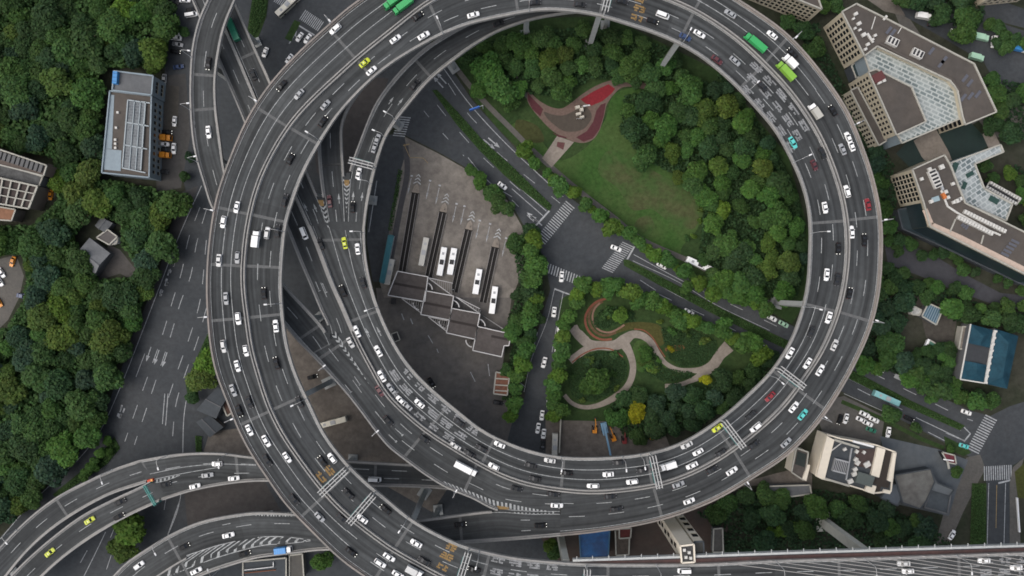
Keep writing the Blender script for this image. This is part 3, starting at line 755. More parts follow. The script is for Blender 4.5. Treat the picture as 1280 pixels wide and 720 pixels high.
# median hedges, verges
patch('verge',[(540,113),(546,112),(574,142),(602,174),(640,208),(690,257),(687,264),(660,244),(630,219),(600,189),(570,155)],.12,M_GRASS_D)
patch('verge',[(779,325),(784,324),(840,353),(893,381),(960,414),(1068,464),(1135,499),(1206,532),(1200,538),(1120,503),(1064,475),(958,425),(886,390),(832,361),(780,332)],.12,M_GRASS_D)
patch('verge',[(143,546),(150,560),(134,580),(105,600),(70,622),(66,618),(100,590),(128,566)],.12,M_GRASS_D)
patch('verge',[(262,412),(266,440),(258,470),(236,500),(232,480),(240,460)],.12,M_GRASS_D)
patch('verge',[(1215,604),(1233,604),(1233,690),(1212,690)],.12,M_GRASS_D)
patch('verge',[(1268,590),(1300,560),(1300,626),(1272,622)],.12,mat('olive_verge',(0.05,0.055,0.018),.95,.1,.3,.8))
patch('verge',[(1180,545),(1206,558),(1214,566),(1204,570),(1182,560)],.12,M_GRASS_D)
band('verge',[(1052,502),(1104,524),(1150,548),(1180,560)],5,.12,M_GRASS_D,False)
patch('verge',[(244,545),(252,545),(252,580),(246,590)],.12,M_GRASS_D)
patch('verge',[(318,-20),(338,-20),(333,20),(318,60),(310,80),(306,60)],.10,M_GRASS_D)
patch('verge',[(368,25),(376,28),(364,52),(356,48)],.10,M_GRASS_D)
# pavements and side streets on the right and left
patch('pavement',[(1015,505),(1055,495),(1106,520),(1100,560),(1030,545)],.024,mat('grey_lot',(0.088,0.084,0.078),.9,.2,.2,.5))
patch('pavement',[(1208,572),(1225,568),(1232,586),(1224,600),(1204,640),(1182,690),(1166,690),(1180,640),(1198,600)],.022,M_PAVE)
patch('pavement',[(1262,604),(1266,584),(1280,572),(1272,600),(1274,626),(1276,700),(1262,700)],.10,M_PAVE)
patch('side_street',[(1104,296),(1130,302),(1165,318),(1210,345),(1250,366),(1300,372),(1300,392),(1240,380),(1190,362),(1150,345),(1110,330)],.020,mat('side_asphalt',(0.050,0.051,0.058),.9,.2,.15,.5))
patch('side_street',[(1085,350),(1130,362),(1180,372),(1196,400),(1190,440),(1160,432),(1150,390),(1110,372)],.016,mat('grey_brown_soil',(0.060,0.055,0.048),.95,.1,.25,.5))
patch('side_street',[(1082,-20),(1140,-20),(1200,12),(1300,45),(1300,130),(1246,108),(1230,78),(1180,48),(1130,20)],.020,M_ROAD)
patch('side_street',[(1220,-10),(1300,18),(1300,40),(1230,22)],.024,M_ROAD)
patch('pavement',[(1075,-20),(1120,0),(1132,20),(1105,14),(1085,0)],.026,M_YARD)
patch('side_street',[(1215,140),(1250,120),(1300,140),(1300,170),(1240,172)],.02,M_PAVE)
patch('pavement',[(1100,-30),(1225,150),(1200,165),(1180,170)],.012,M_PAVE)
patch('car_park',[(203,95),(232,92),(238,170),(226,235),(196,240),(194,200)],.026,mat('lot_concrete',(0.060,0.058,0.056),.9,.2,.2,.5))
patch('car_park',[(204,105),(224,108),(222,160),(206,165)],.034,mat('lot_brown',(0.075,0.068,0.058),.9,.2,.2,.5))
patch('cycle_path',[(228,240),(248,232),(226,290),(204,345),(186,400),(160,455),(156,440),(178,392),(200,335),(214,282)],.016,mat('cycle_asphalt',(0.055,0.054,0.055),.9,.2,.15,.5))
patch('car_park',[(-20,330),(20,318),(30,345),(24,372),(10,400),(-20,430)],.016,M_PAVE)
patch('pavement',[(60,204),(76,210),(74,235),(66,250),(48,252),(56,225)],.016,M_PAVE)
patch('pavement',[(136,306),(150,312),(172,340),(185,348),(178,356),(150,342),(120,352),(116,346)],.016,mat('worn_paving',(0.075,0.070,0.066),.9,.2,.2,.6))
patch('clearing',[(158,28),(178,26),(188,40),(184,52),(166,50),(158,40)],.016,M_PAVE,True)
patch('clearing',[(76,-10),(110,-10),(106,6),(88,4)],.016,M_PAVE)
patch('gravel',[(1100,545),(1175,562),(1210,575),(1196,612),(1186,645),(1120,630)],.03,mat('slate_grey',(0.072,0.084,0.095),.85,.3,.15,.3,col2=(0.088,0.098,0.106),sc2=.08))

# painted lines on the streets
GP=MB(); GW=MB()
def gline(pts,w=.22,dash=None,mb=None,z=.042):
    mb=mb or GP
    d=spline(pts,2.0); c=cum(d); k=.34
    segs=[(0,c[-1])]
    if dash:
        segs=[]; s=dash[2]/k if len(dash)>2 else 0
        while s<c[-1]: segs.append((s,min(c[-1],s+dash[0]/k))); s+=(dash[0]+dash[1])/k
    for a,b in segs:
        n=max(1,int((b-a)/8)); prev=None
        for i in range(n+1):
            s=a+(b-a)*i/n; p=at_len(d,c,s); q=at_len(d,c,min(s+.5,c[-1])); o=at_len(d,c,max(0,s-.5))
            P,D=U(*p,z),U(*q,z)-U(*o,z); D.normalize(); n_=Vector((-D.y,D.x,0))*w/2
            cur=(P+n_,P-n_)
            if prev: mb.face([prev[0],prev[1],cur[1],cur[0]])
            prev=cur
gl=gline
gl([(252,232),(225,292),(200,357),(175,422),(150,485),(125,539),(100,572),(62,607),(32,637),(0,674)],.3)
gl([(262,412),(245,455),(236,485),(230,520),(228,580),(224,630),(206,680),(196,720)],.3)
for off in ((251,250),(262,255),):pass
for L_ in ([(250,259),(236,297),(227,340),(217,372),(202,422),(187,464),(173,503),(156,552)],[(258,262),(246,303),(238,346),(226,377),(212,424),(198,466),(185,505),(168,556)],[(258,300),(250,376),(237,421),(222,463),(209,502)],[(258,385),(247,425),(232,466),(220,505),(215,556)]): gl(L_,.27,(6.2,6.4))
gl([(181,442),(170,471)],.27)
for x,y in ((186,442),(196,446),(206,449)):
    p=U(x,y,.044); d=(U(x-3,y+9)-U(x,y)).normalized(); n=Vector((-d.y,d.x,0))
    GP.face([p-d*3-n*.18,p-d*3+n*.18,p+d*1.5+n*.18,p+d*1.5-n*.18]); GP.face([p+d*1-n*.8,p+d*1+n*.8,p+d*3.6])
gl([(206,492),(203,530)],.3); gl([(210,492),(207,532)],.3)
gl([(132,665),(120,690),(104,722)],.3); gl([(143,660),(138,672)],.25); gl([(109,688),(99,706)],.25,(6,5)); gl([(139,694),(133,712)],.25); gl([(208,620),(203,650)],.2,(6,5)); gl([(225,625),(210,668)],.4)
# avenue
gl([(552,82),(587,130),(630,177),(668,213),(704,246)],.3); gl([(577,160),(602,187),(640,226),(683,264)],.25); gl([(587,160),(605,180),(640,212),(690,258)],.2)
gl([(560,104),(585,142),(612,170)],.24,(6,9)); gl([(541,124),(560,148),(600,193),(650,238)],.24,(6,9,3)); gl([(526,134),(552,165),(580,195)],.24,(3.5,9,2)); gl([(549,127),(580,160)],.24,(6,9,5)); gl([(585,197),(612,228),(640,246)],.26)
gl([(612,182),(640,206),(700,254)],.24,(6,9,4)); gl([(640,250),(672,282)],.24,(4,5)); gl([(640,236),(679,270)],.26)
gl([(786,328),(832,361),(890,390),(960,424),(1062,474),(1120,502),(1201,538)],.2)
gl([(791,326),(847,352),(895,381),(962,413)],.2); gl([(792,318),(847,348),(890,370)],.24); gl([(870,360),(915,381),(955,400),(1000,422)],.26,(6,10)); gl([(824,368),(858,384),(897,402),(932,420),(985,447)],.26,(6,9)); gl([(800,350),(820,363)],.24)
gl([(1090,466),(1126,484),(1163,502),(1200,520),(1216,526)],.28,(6,9)); gl([(1072,486),(1100,500),(1120,508),(1145,522)],.28,(6,9)); gl([(1055,492),(1104,514)],.24); gl([(1145,522),(1185,541),(1206,551)],.3); gl([(1160,540),(1191,556)],.26); gl([(1182,541),(1205,551)],.24)
# cross street
gl([(693,362),(684,400),(672,430),(664,450),(655,490)],.2); gl([(704,366),(697,402),(690,440)],.24); gl([(672,415),(664,445)],.28); gl([(650,478),(657,484)],.2)
# right street
gl([(1236,604),(1234,680)],.28); gl([(1257,604),(1255,680)],.28); gl([(1246,606),(1245,660)],.22,mb=GW)
def zebra(p0,p1,dirpx,ln,n,frac=.5):
    """stripes across the street from p0 to p1, each ln pixels long along dirpx"""
    l=math.hypot(*dirpx); d=(dirpx[0]/l*ln/2,dirpx[1]/l*ln/2)
    for i in range(n):
        a=i/n; b=a+frac/n
        A=(lerp(p0[0],p1[0],a),lerp(p0[1],p1[1],a)); B_=(lerp(p0[0],p1[0],b),lerp(p0[1],p1[1],b))
        GP.face([U(A[0]-d[0],A[1]-d[1],.042),U(B_[0]-d[0],B_[1]-d[1],.042),U(B_[0]+d[0],B_[1]+d[1],.042),U(A[0]+d[0],A[1]+d[1],.042)])
zebra((676,301),(714,254),(1,.85),14,19,.42); zebra((759,338),(786,304),(1,.45),15,16,.42); zebra((680,333),(729,353),(-.25,1),12,15,.42)
zebra((1216,564),(1240,520),(1,.5),16,15,.45); zebra((1230,592),(1266,590),(.02,1),18,13,.45); zebra((378,18),(402,34),(-.6,.9),14,12,.45); zebra((346,-4),(362,6),(-.6,.9),14,8,.45); zebra((506,146),(498,172),(1,.1),15,9,.45)
zebra((370,36),(366,44),(1,.4),2,1)
for a,b,w in (((668,284),(687,263),.7),((783,326),(793,308),.7),((693,361),(717,370),.6),((372,31),(393,44),.6),((1205,552),(1213,542),.6),((1213,542),(1205,534),.4),((1248,604),(1264,600),.7)): gl([a,b],w)
for x,y,dx,dy in ((611,180,1,.85),(617,178,1,.85),(548,103,-1,-1.1),(552,98,-1,-1.1),(666,272,-1,-.9),(671,276,-1,-.9),(366,47,.6,-1)):
    p=U(x,y,.044); d=Vector((dx,-dy,0)).normalized(); n=Vector((-d.y,d.x,0))
    GP.face([p-d*3-n*.25,p-d*3+n*.25,p+d*1.5+n*.25,p+d*1.5-n*.25]); GP.face([p+d*1-n*.9,p+d*1+n*.9,p+d*3.4])
gl([(471,226),(466,258),(461,290)],.35)
# depot paint: lane heads, arrows
for x,y in ((512,232),(535,238),(547,244),(568,267),(578,270),(597,288),(610,292),(630,310)):
    p=U(x,y,.044); d=(U(x-2.2,y+10)-U(x,y)).normalized(); n=Vector((-d.y,d.x,0))
    GP.face([p-d*3.2-n*.12,p-d*3.2+n*.12,p+d*2+n*.12,p+d*2-n*.12]); GP.face([p+d*1-n*.4,p+d*1+n*.4,p+d*4]); GP.face([p-d*4.6-n*.5,p-d*4.6+n*.5,p-d*3.9+n*.5,p-d*3.9-n*.5])
gl([(535,419),(541,429)],.3); gl([(588,465),(594,477)],.3); gl([(546,436),(548,441)],.3); gl([(502,392),(505,400)],.4); gl([(513,398),(516,405)],.4); gl([(610,455),(612,470)],.3)
gl([(504,182),(512,180)],.3,mb=GW); gl([(512,197),(530,198),(535,204)],.2,mb=GW); gl([(505,180),(512,196)],.2,mb=GW)
# traffic islands of lane words on the left arterial (worn)
rn=random.Random(3)
for x,y in ((221,313),(216,328),(211,340),(207,352),(202,367),(153,510),(149,520)):
    for k in range(4):
        a=rn.uniform(-2.2,2.2); b=rn.uniform(-3,3)
        p=U(x+a,y+b,.042); d=(U(x-3,y+8)-U(x,y)).normalized(); n=Vector((-d.y,d.x,0)); w=rn.uniform(.15,.5); h=rn.uniform(.4,1.0)
        GP.face([p-d*h-n*w,p-d*h+n*w,p+d*h+n*w,p+d*h-n*w])
tag(GP.build('road_marking',mat('street_paint',(0.30,0.31,0.32),.8,.3,.45,1.0)),kind='structure')
tag(GW.build('road_marking',mat('street_yellow_paint',(0.28,0.20,0.09),.8,.3,.3,1.2)),kind='structure')
# ------------------------------------------------------------------ buildings
M_CREAM=mat('cream_stone',(0.42,0.375,0.285),.85,.25,.08,.4)
M_CREAML=mat('pale_cream_cladding',(0.66,0.60,0.50),.7,.3,.06,.5)
M_ROOFB=mat('brown_grey_roof',(0.088,0.076,0.066),.9,.2,.14,.3,col2=(0.072,0.064,0.058),sc2=.06)
M_ROOFG=mat('grey_roof',(0.115,0.118,0.122),.9,.2,.14,.4,col2=(0.095,0.10,0.106),sc2=.08)
M_SLATE=mat('dark_slate_roof',(0.048,0.055,0.062),.8,.3,.18,.5)
M_BLUE=mat('blue_metal_roof',(0.011,0.040,0.060),.7,.12,.25,.4,col2=(0.015,0.052,0.075),sc2=.15)
M_BLUEB=mat('bright_blue_sheet',(0.02,0.10,0.26),.6,.4,.25,.5,col2=(0.03,0.07,0.17),sc2=.2)
M_LBLUE=mat('pale_blue_cladding',(0.20,0.245,0.275),.7,.3,.1,.5)
M_PARA=mat('light_coping',(0.34,0.33,0.29),.85,.25,.12,.6)
M_AC=mat('light_equipment',(0.50,0.49,0.46),.6,.4,.15,1.5)
def gridmat(name, c1, c2, frame, sx, sy, rot, mort=.035):
    """glazed roof: rectangular panes of mixed tint in a pale frame"""
    m=bpy.data.materials.new(name); m.use_nodes=True; nt=m.node_tree; N=nt.nodes; L=nt.links; p=N['Principled BSDF']
    g=N.new('ShaderNodeNewGeometry'); mp=N.new('ShaderNodeMapping'); mp.inputs['Rotation'].default_value=(0,0,rot)
    b=N.new('ShaderNodeTexBrick'); b.offset=0.5; b.inputs['Scale'].default_value=1; b.inputs['Brick Width'].default_value=sx; b.inputs['Row Height'].default_value=sy
    b.inputs['Mortar Size'].default_value=mort*sx; b.inputs['Color1'].default_value=(*c1,1); b.inputs['Color2'].default_value=(*c2,1); b.inputs['Mortar'].default_value=(*frame,1)
    b.inputs['Bias'].default_value=-.1
    n=N.new('ShaderNodeTexNoise'); n.inputs['Scale'].default_value=.16; n.inputs['Detail'].default_value=3
    mx=N.new('ShaderNodeMix'); mx.data_type='RGBA'; mr=N.new('ShaderNodeMapRange'); mr.inputs['From Min'].default_value=.46; mr.inputs['From Max'].default_value=.54
    L.new(g.outputs['Position'],mp.inputs['Vector']); L.new(mp.outputs['Vector'],b.inputs['Vector']); L.new(g.outputs['Position'],n.inputs['Vector'])
    L.new(n.outputs['Fac'],mr.inputs['Value']); L.new(mr.outputs['Result'],mx.inputs['Factor']); L.new(b.outputs['Color'],mx.inputs['A']); mx.inputs['B'].default_value=(*frame,1)
    mr.inputs['To Max'].default_value=.55
    L.new(mx.outputs['Result'],p.inputs['Base Color']); p.inputs['Roughness'].default_value=.4; p.inputs['Specular IOR Level'].default_value=.4
    return m
M_GLASSR=gridmat('glazed_roof',(0.10,0.125,0.125),(0.20,0.235,0.23),(0.36,0.385,0.37),3.0,1.6,.45,.10)
M_GLASSR2=gridmat('glazed_roof_turned',(0.10,0.125,0.13),(0.22,0.25,0.25),(0.36,0.385,0.385),2.4,1.8,-.6,.10)
M_GRID=gridmat('skylight_panes',(0.055,0.068,0.080),(0.085,0.10,0.115),(0.13,0.15,0.165),1.6,1.2,.08,.06)

WIN={}
def window_mesh(w,h):
    k=(round(w,2),round(h,2))
    if k not in WIN:
        mb=MB(); mb.box((0,0,0),(w,.10,h),mi=0); mb.box((0,-.06,-h/2-.08),(w+.3,.22,.12),mi=1)
        WIN[k]=mb.mesh('window',[M_GLASS,M_CREAM])
    return WIN[k]
def building(name, label, cat, top, h, wall, roof, z0=0.0, rim=0.6, rim_m=None, facades=(), base=None, group=None):
    """prism whose roof outline is traced on the photo at height h; windows on the faces that show"""
    T=[U(x,y,h) for x,y in top]; n=len(T)
    ar=sum(T[i].x*T[(i+1)%n].y-T[(i+1)%n].x*T[i].y for i in range(n))
    c=sum(T,Vector())/n; root=empty(name,(c.x,c.y,z0)); tag(root,label,cat,group)
    loc=lambda p,z:(p.x-c.x,p.y-c.y,z-z0)
    mb=MB(); P=[loc(p,h) for p in T]; mb.prism([(p[0],p[1]) for p in P],0,h-z0-.02); mb.build('wall',wall,root)
    rb=MB(); rb.face([(p[0],p[1],h-z0) for p in (P if ar>0 else P[::-1])]); ro=rb.build('roof',roof,root)
    if rim:
        pb=MB()
        for i in range(n):
            a,b=Vector(P[i]),Vector(P[(i+1)%n]); 
            pb.bar(a+Vector((0,0,.25)),b+Vector((0,0,.25)),.55,rim*1.2)
        pb.build('parapet',rim_m or M_PARA,ro)
    for (i,nx,nz,w,hh,zb,m0) in facades:
        a,b=T[i],T[(i+1)%n]; d=b-a; ln=d.length; d.normalize(); nrm=Vector((d.y,-d.x,0)) if ar>0 else Vector((-d.y,d.x,0))
        rz=math.atan2(d.y,d.x)+(0 if ar>0 else math.pi)
        for k in range(nx):
            for r in range(nz):
                s=m0+(ln-2*m0)*(k+.5)/nx; z=zb+(h-zb-1.2)*(r+.5)/nz
                p=a+d*s+nrm*.03
                o=link('window',window_mesh(w,hh),root,(p.x-c.x,p.y-c.y,z-z0),rz)
    root['_c']=0; del root['_c']
    return root,c
def on_roof(root, c, name, px, py, h, size, rz=0.0, m=None, slots=0, z=None):
    p=U(px,py,h); mb=MB(); m=m or M_AC
    zz=h-root.location.z
    mb.box((0,0,size[2]/2),size,0)
    for k in range(slots):
        x=-size[0]/2+size[0]*(k+.5)/slots
        mb.box((x,0,size[2]+.03),(size[0]/slots*.55,size[1]*.8,.06),mi=1)
    return link(name,mb.mesh(name,[m,M_DARK]),root,(p.x-root.location.x,p.y-root.location.y,zz+.01),rz)
def roof_line(root,name,pts,h,w,t,m):
    mb=MB(); q=[U(x,y,h)-root.location for x,y in pts]
    for a,b in zip(q,q[1:]): mb.bar(a+Vector((0,0,t/2)),b+Vector((0,0,t/2)),w,t)
    return mb.build(name,m,root)

# office complex at the upper right
A,cA=building('office_building','cream office block with angled brown roof wrapped round a glass atrium','office',
  [(1052,15),(1070,5),(1108,24),(1217,80),(1245,140),(1206,156),(1203,147),(1196,112),(1187,101),(1096,58),(1080,70)],19,M_CREAM,M_ROOFB,
  facades=[(10,7,6,1.5,1.9,1.0,1.2),(5,3,5,1.4,1.8,1.5,1.0)])
for x,y,s in ((1069,18,1.5),(1073,30,1.6),(1079,44,1.8),(1068,36,1),(1093,45,1.2),(1084,56,1.4),(1066,24,1),(1090,50,1),(1074,38,1.1),(1081,62,1.2)):
    on_roof(A,cA,'roof_vent',x,y,19,(s,s*.8,1.0),.5)
for x,y in ((1114,53),(1145,68)): on_roof(A,cA,'cooling_unit',x,y,19,(4.6,3.0,1.8),-.45,None,3)
on_roof(A,cA,'air_duct',1087,48,19,(4.4,.8,.8),-1.0)
roof_line(A,'pipe',[(1094,21),(1089,37)],19,.3,.3,M_AC); roof_line(A,'pipe',[(1127,34),(1122,42)],19,.3,.3,M_AC); roof_line(A,'pipe',[(1104,25),(1108,20)],19,.9,.6,M_AC)
roof_line(A,'roof_ridge',[(1099,55),(1140,76),(1190,100),(1200,116)],19,.8,.7,M_ROOFB)
for x,y in ((1111,38),(1116,41),(1164,64),(1180,75),(1176,80),(1206,98),(1212,104),(1204,122),(1213,120),(1222,118)):
    on_roof(A,cA,'solar_panel',x,y,19,(3.4,1.2,.25),.9,mat('blue_grey_panel',(0.085,0.088,0.105),.5,.4))
G1,cG=building('glass_atrium','long bent glass roof between two brown roofed office wings','atrium',
  [(1080,70),(1096,58),(1187,101),(1196,112),(1203,147),(1127,179),(1121,168),(1157,152),(1139,109),(1095,87),(1087,90)],16.5,M_LBLUE,M_GLASSR,rim=.5)
Bd,cB=building('office_building','cream office wing with many small windows and plain brown roof','office',
  [(1085,90),(1095,87),(1139,109),(1157,152),(1120,169)],19,M_CREAM,M_ROOFB,facades=[(4,12,6,1.1,1.7,1.0,1.0)])
on_roof(Bd,cB,'roof_hut',1097,97,19,(4.5,3.6,1.2),.5,mat('dark_red_roof',(0.10,0.035,0.035),.8,.3)); on_roof(Bd,cB,'roof_vent',1098,103,19,(1.6,1.6,1),.4); on_roof(Bd,cB,'roof_vent',1104,101,19,(1.3,1.3,1),.4)
Bl,cBl=building('office_annex','narrow lower cream annex along the ring side of an office wing','annex',
  [(1063,113),(1072,109),(1108,176),(1098,182)],9,M_CREAM,M_ROOFB,rim=.3,facades=[(3,12,3,1.0,1.6,1.0,1.0)])
Bc,cC=building('office_building','cream office block with roof machinery and long rows of cooling fans','office',
  [(1140,212),(1180,194),(1187,206),(1206,254),(1300,300),(1300,352),(1162,283),(1154,253)],19,M_CREAM,M_ROOFB,
  facades=[(7,6,6,1.5,1.9,1.0,1.0)])
on_roof(Bc,cC,'cooling_unit',1167,224,19,(7.5,3.2,1.6),-1.15,None,5)
for x,y,s in ((1161,212,1.4),(1176,209,1.8),(1151,224,1.2),(1190,230,1.2),(1181,240,1.4),(1184,247,1.2),(1196,251,1.6),(1199,249,1.4),(1163,252,1.4),(1191,253,1.2)): on_roof(Bc,cC,'roof_vent',x,y,19,(s,s,1.1),.4)
on_roof(Bc,cC,'roof_tank',1179,245,19,(1.4,2.4,1.0),.5,mat('orange_tank',(0.45,0.14,0.04),.6,.3)); on_roof(Bc,cC,'roof_tank',1169,249,19,(3.0,2.0,.5),.3,mat('pale_blue_sheet',(0.25,0.33,0.36),.6,.3))
for (x0,y0),(x1,y1),n in (((1205,265),(1254,289),15),((1197,272),(1238,292),13)):
    for k in range(n):
        f=k/(n-1); on_roof(Bc,cC,'cooling_fan',lerp(x0,x1,f),lerp(y0,y1,f),19,(1.0,1.5,1.3),-.45)
roof_line(Bc,'pipe',[(1176,238),(1184,258),(1196,266),(1236,288),(1250,294)],19,.7,.5,M_AC)
roof_line(Bc,'pipe',[(1194,274),(1187,290)],19,.5,.4,M_PARA); roof_line(Bc,'pipe',[(1229,294),(1226,305)],19,.5,.4,M_PARA); roof_line(Bc,'air_duct',[(1170,215),(1178,238)],19,.9,.7,M_STEEL)
roof_line(Bc,'roof_walk',[(1156,262),(1164,281),(1200,297),(1250,322),(1296,345)],18.99,2.2,.12,mat('pink_cream_coping',(0.42,0.33,0.27),.85,.25,.15,.7))
for k in range(9):
    on_roof(Bc,cC,'solar_panel',1203+k*2.5,281+(k%3)*2,19,(1.5,.8,.2),.9,MATS['blue_grey_panel']) if k<4 else on_roof(Bc,cC,'solar_panel',1256+(k-4)*3.2,318-(k-4)*4,19,(3.4,1.0,.2),-.45,MATS['blue_grey_panel'])
G2,_=building('glass_atrium','pale glazed roof with a square garden notch beside the machinery roof','atrium',
  [(1187,204),(1250,181),(1254,190),(1218,205),(1230,236),(1265,255),(1257,276),(1206,254)],16.5,M_LBLUE,M_GLASSR2,rim=.5)
for x,y,s,r in ((1193,209,4,1.2),(1212,218,3.2,.5),(1205,232,3,1.2),(1242,250,4,-.5)): on_roof(G2,_,'skylight',x,y,16.5,(s,s*.55,.3),r,mat('dark_green_glass',(0.02,0.05,0.04),.3,.5))
patch('courtyard',[(1120,192),(1150,160),(1210,150),(1240,180),(1190,206),(1150,222)],.02,mat('pond_green',(0.012,0.026,0.021),.5,.4,.2,.3))
patch('courtyard',[(1142,176),(1168,158),(1186,190),(1190,200),(1160,205),(1152,196)],.05,M_PAVE_L)
patch('courtyard',[(1228,168),(1240,160),(1250,180),(1236,186)],.05,M_PAVE_L)
F,_=building('cooling_bank','dark bank of rooftop fans in two white rows beside green shrubs','machinery',[(1237,227),(1276,248),(1270,256),(1231,236)],9,M_DARK,M_DARK,rim=.2)
for k in range(12):
    f=k/11
    for (x0,y0),(x1,y1) in (((1238,229),(1273,249)),((1233,234),(1268,254))): on_roof(F,_,'cooling_fan',lerp(x0,x1,f),lerp(y0,y1,f),9,(.8,1.1,.8),-.5)
Tp,_=building('office_building','cream office block cut by the top edge above the ring','office',[(1027,12),(1019,-12),(990,-40),(930,-40),(944,-22)],17,M_CREAM,M_ROOFB,facades=[(4,14,5,1.2,1.7,1.0,1.0)])
Tq,_=building('office_building','small pale building corner at the upper right edge','office',[(1246,-8),(1300,-14),(1300,-40),(1240,-40)],15,M_CREAM,M_ROOFB,facades=[(0,6,4,1.2,1.6,1.0,1.0)])
building('covered_passage','low dark glazed passage joining two office wings','passage',[(1064,82),(1080,70),(1087,89),(1070,98)],7,M_SLATE,mat('dark_teal_roof',(0.018,0.034,0.038),.4,.4),rim=.2)
building('boundary_wall','long dark glass podium along the machinery office block','podium',[(1122,262),(1150,258),(1163,286),(1300,356),(1300,366),(1160,300),(1128,286)],5,M_SLATE,mat('podium_glass',(0.016,0.028,0.033),.35,.4,.2,.3),rim=.2,rim_m=M_SLATE)

gp=MB()
for (xa,ya),(xb,yb) in (((1300,352),(1162,283)),((1162,283),(1154,253))):
    a,b=U(xa,ya,19),U(xb,yb,19); d=(b-a).normalized(); nv=Vector((d.y,-d.x,0)); nv=nv if nv.y<0 or abs(nv.y)<.3 and nv.x<0 else -nv
    o_=Vector((Bc.location.x,Bc.location.y,0)); a=a+nv*.15-o_; b=b+nv*.15-o_
    gp.face([(a.x,a.y,.2),(b.x,b.y,.2),(b.x,b.y,17.4),(a.x,a.y,17.4)])
gp.build('glass_wall',mat('podium_glass',(0.016,0.028,0.033),.35,.4),Bc)
# glass roofed hall at the left
H1,c1=building('exhibition_hall','pale blue hall with a framed glass skylight beside the parking lot','hall',
  [(138,114),(190,120),(187,222),(128,216)],11,M_LBLUE,M_ROOFB,rim=.7,rim_m=M_LBLUE,facades=[(1,12,2,1.3,1.8,1.2,1.5)])
building('hall_tower','grey flat roofed block with a blue tank behind the glass hall','hall',[(143,89),(192,95),(190,119),(141,113)],12,M_LBLUE,M_ROOFG,rim=.6,rim_m=M_LBLUE,facades=[(1,3,2,1.3,1.8,1.2,1.5)])
tk=empty('water_tank',U(146,98,12.02)); tag(tk,'bright blue tank on the corner of the hall tower roof','tank')
mb=MB(); mb.box((0,0,.9),(2.0,5.2,1.8),-.08,taper=(.9,.95)); mb.build('tank_shell',mat('tank_blue',(0.04,0.20,0.45),.5,.4),tk); mb=MB(); [mb.box((0,y,1.85),(2.0,.18,.1),-.08) for y in (-1.6,0,1.6)]; mb.build('strap',M_BLUEB,tk)
def quad_on(root,name,pts,h,m,t=.3):
    q=[U(x,y,h)-root.location for x,y in pts]; mb=MB(); mb.prism([(p.x,p.y) for p in q],q[0].z,q[0].z+t); return mb.build(name,m,root)
sk=quad_on(H1,'skylight',[(160,125),(182,127),(176,213),(153,210)],11,M_GRID,.5)
quad_on(H1,'lower_roof',[(131,186),(152,188),(151,214),(130,212)],11,M_LBLUE,.12); quad_on(H1,'lower_roof',[(137,118),(143,119),(140,186),(132,186)],11,M_LBLUE,.12)
fr=MB()
def fb(a,b,w=.5): fr.bar(U(*a,11.7)-H1.location,U(*b,11.7)-H1.location,w,.5)
for f in (0,.33,.66,1): 
    fb((lerp(160,153,f),lerp(125,210,f)),(lerp(188,182,f),lerp(129,216,f)),.45)
for f in (0,.38,.72,1): fb((lerp(160,182,f),lerp(125,127,f)),(lerp(153,176,f),lerp(210,213,f)),.45 if f in (0,1) else .28)
fr.build('skylight_frame',mat('frame_blue_grey',(0.30,0.34,0.36),.6,.3),H1)
for x,y in ((148,141),(146,160),(145,175),(145,180),(145,185)): on_roof(H1,c1,'roof_vent',x,y,11,(.9,.9,.8))
# apartment block with terraces on the left edge
Lb,cl=building('apartment_block','brown terraced block with pale lattice roof at the left edge','apartments',[(-40,178),(0,187),(59,207),(55,220),(-40,196)],14,mat('brown_wall',(0.13,0.10,0.085),.9,.2,.1,.5),mat('mauve_brown_roof',(0.105,0.085,0.075),.9,.2,.2,.5),rim=.5)
Lc,cl2=building('apartment_block','lower brown wing with white roof frames at the left edge','apartments',[(-40,214),(0,222),(47,233),(36,261),(-40,248)],10,mat('pale_brown_wall',(0.15,0.125,0.105),.9,.2,.1,.5),mat('dark_brown_roof',(0.055,0.045,0.042),.9,.2,.2,.5),rim=.5)
mb=MB()
for k in range(9):
    f=k/8; a=(lerp(-40,47,f),lerp(214,233,f)); b=(lerp(-40,36,f),lerp(248,261,f)); mb.bar(U(*a,10.6)-Lc.location,U(*b,10.6)-Lc.location,.6,.5)
for f in (.0,.33,.66,1): 
    a=(-40,lerp(214,248,f)); b=(lerp(47,36,f),lerp(233,261,f)); mb.bar(U(*a,10.9)-Lc.location,U(*b,10.9)-Lc.location,.6 if f in(0,1) else .4,.3)
mb.build('roof_lattice',M_PARA,Lc)
mb=MB()
for k in range(12):
    f=k/11; x,y=lerp(-10,52,f),lerp(188,208,f); p=U(x,y+3,14)-Lb.location; mb.box((p.x,p.y,p.z+.5),(1.3,3.2,1.0),-.3)
mb.build('roof_bay',mat('bay_grey',(0.10,0.10,0.10),.8,.3),Lb)
building('apartment_block','grey terrace strip between two brown roofs at the left edge','apartments',[(-40,197),(0,204),(54,221),(49,233),(-40,213)],8,M_ROOFG,mat('mottled_grey_roof',(0.095,0.098,0.10),.9,.2,.35,.6),rim=.4)
building('apartment_block','low orange brown roof at the left edge','apartments',[(-40,252),(20,262),(15,276),(-40,272)],7,M_YARD,mat('orange_brown_roof',(0.20,0.105,0.065),.9,.2,.2,.5),rim=.4)
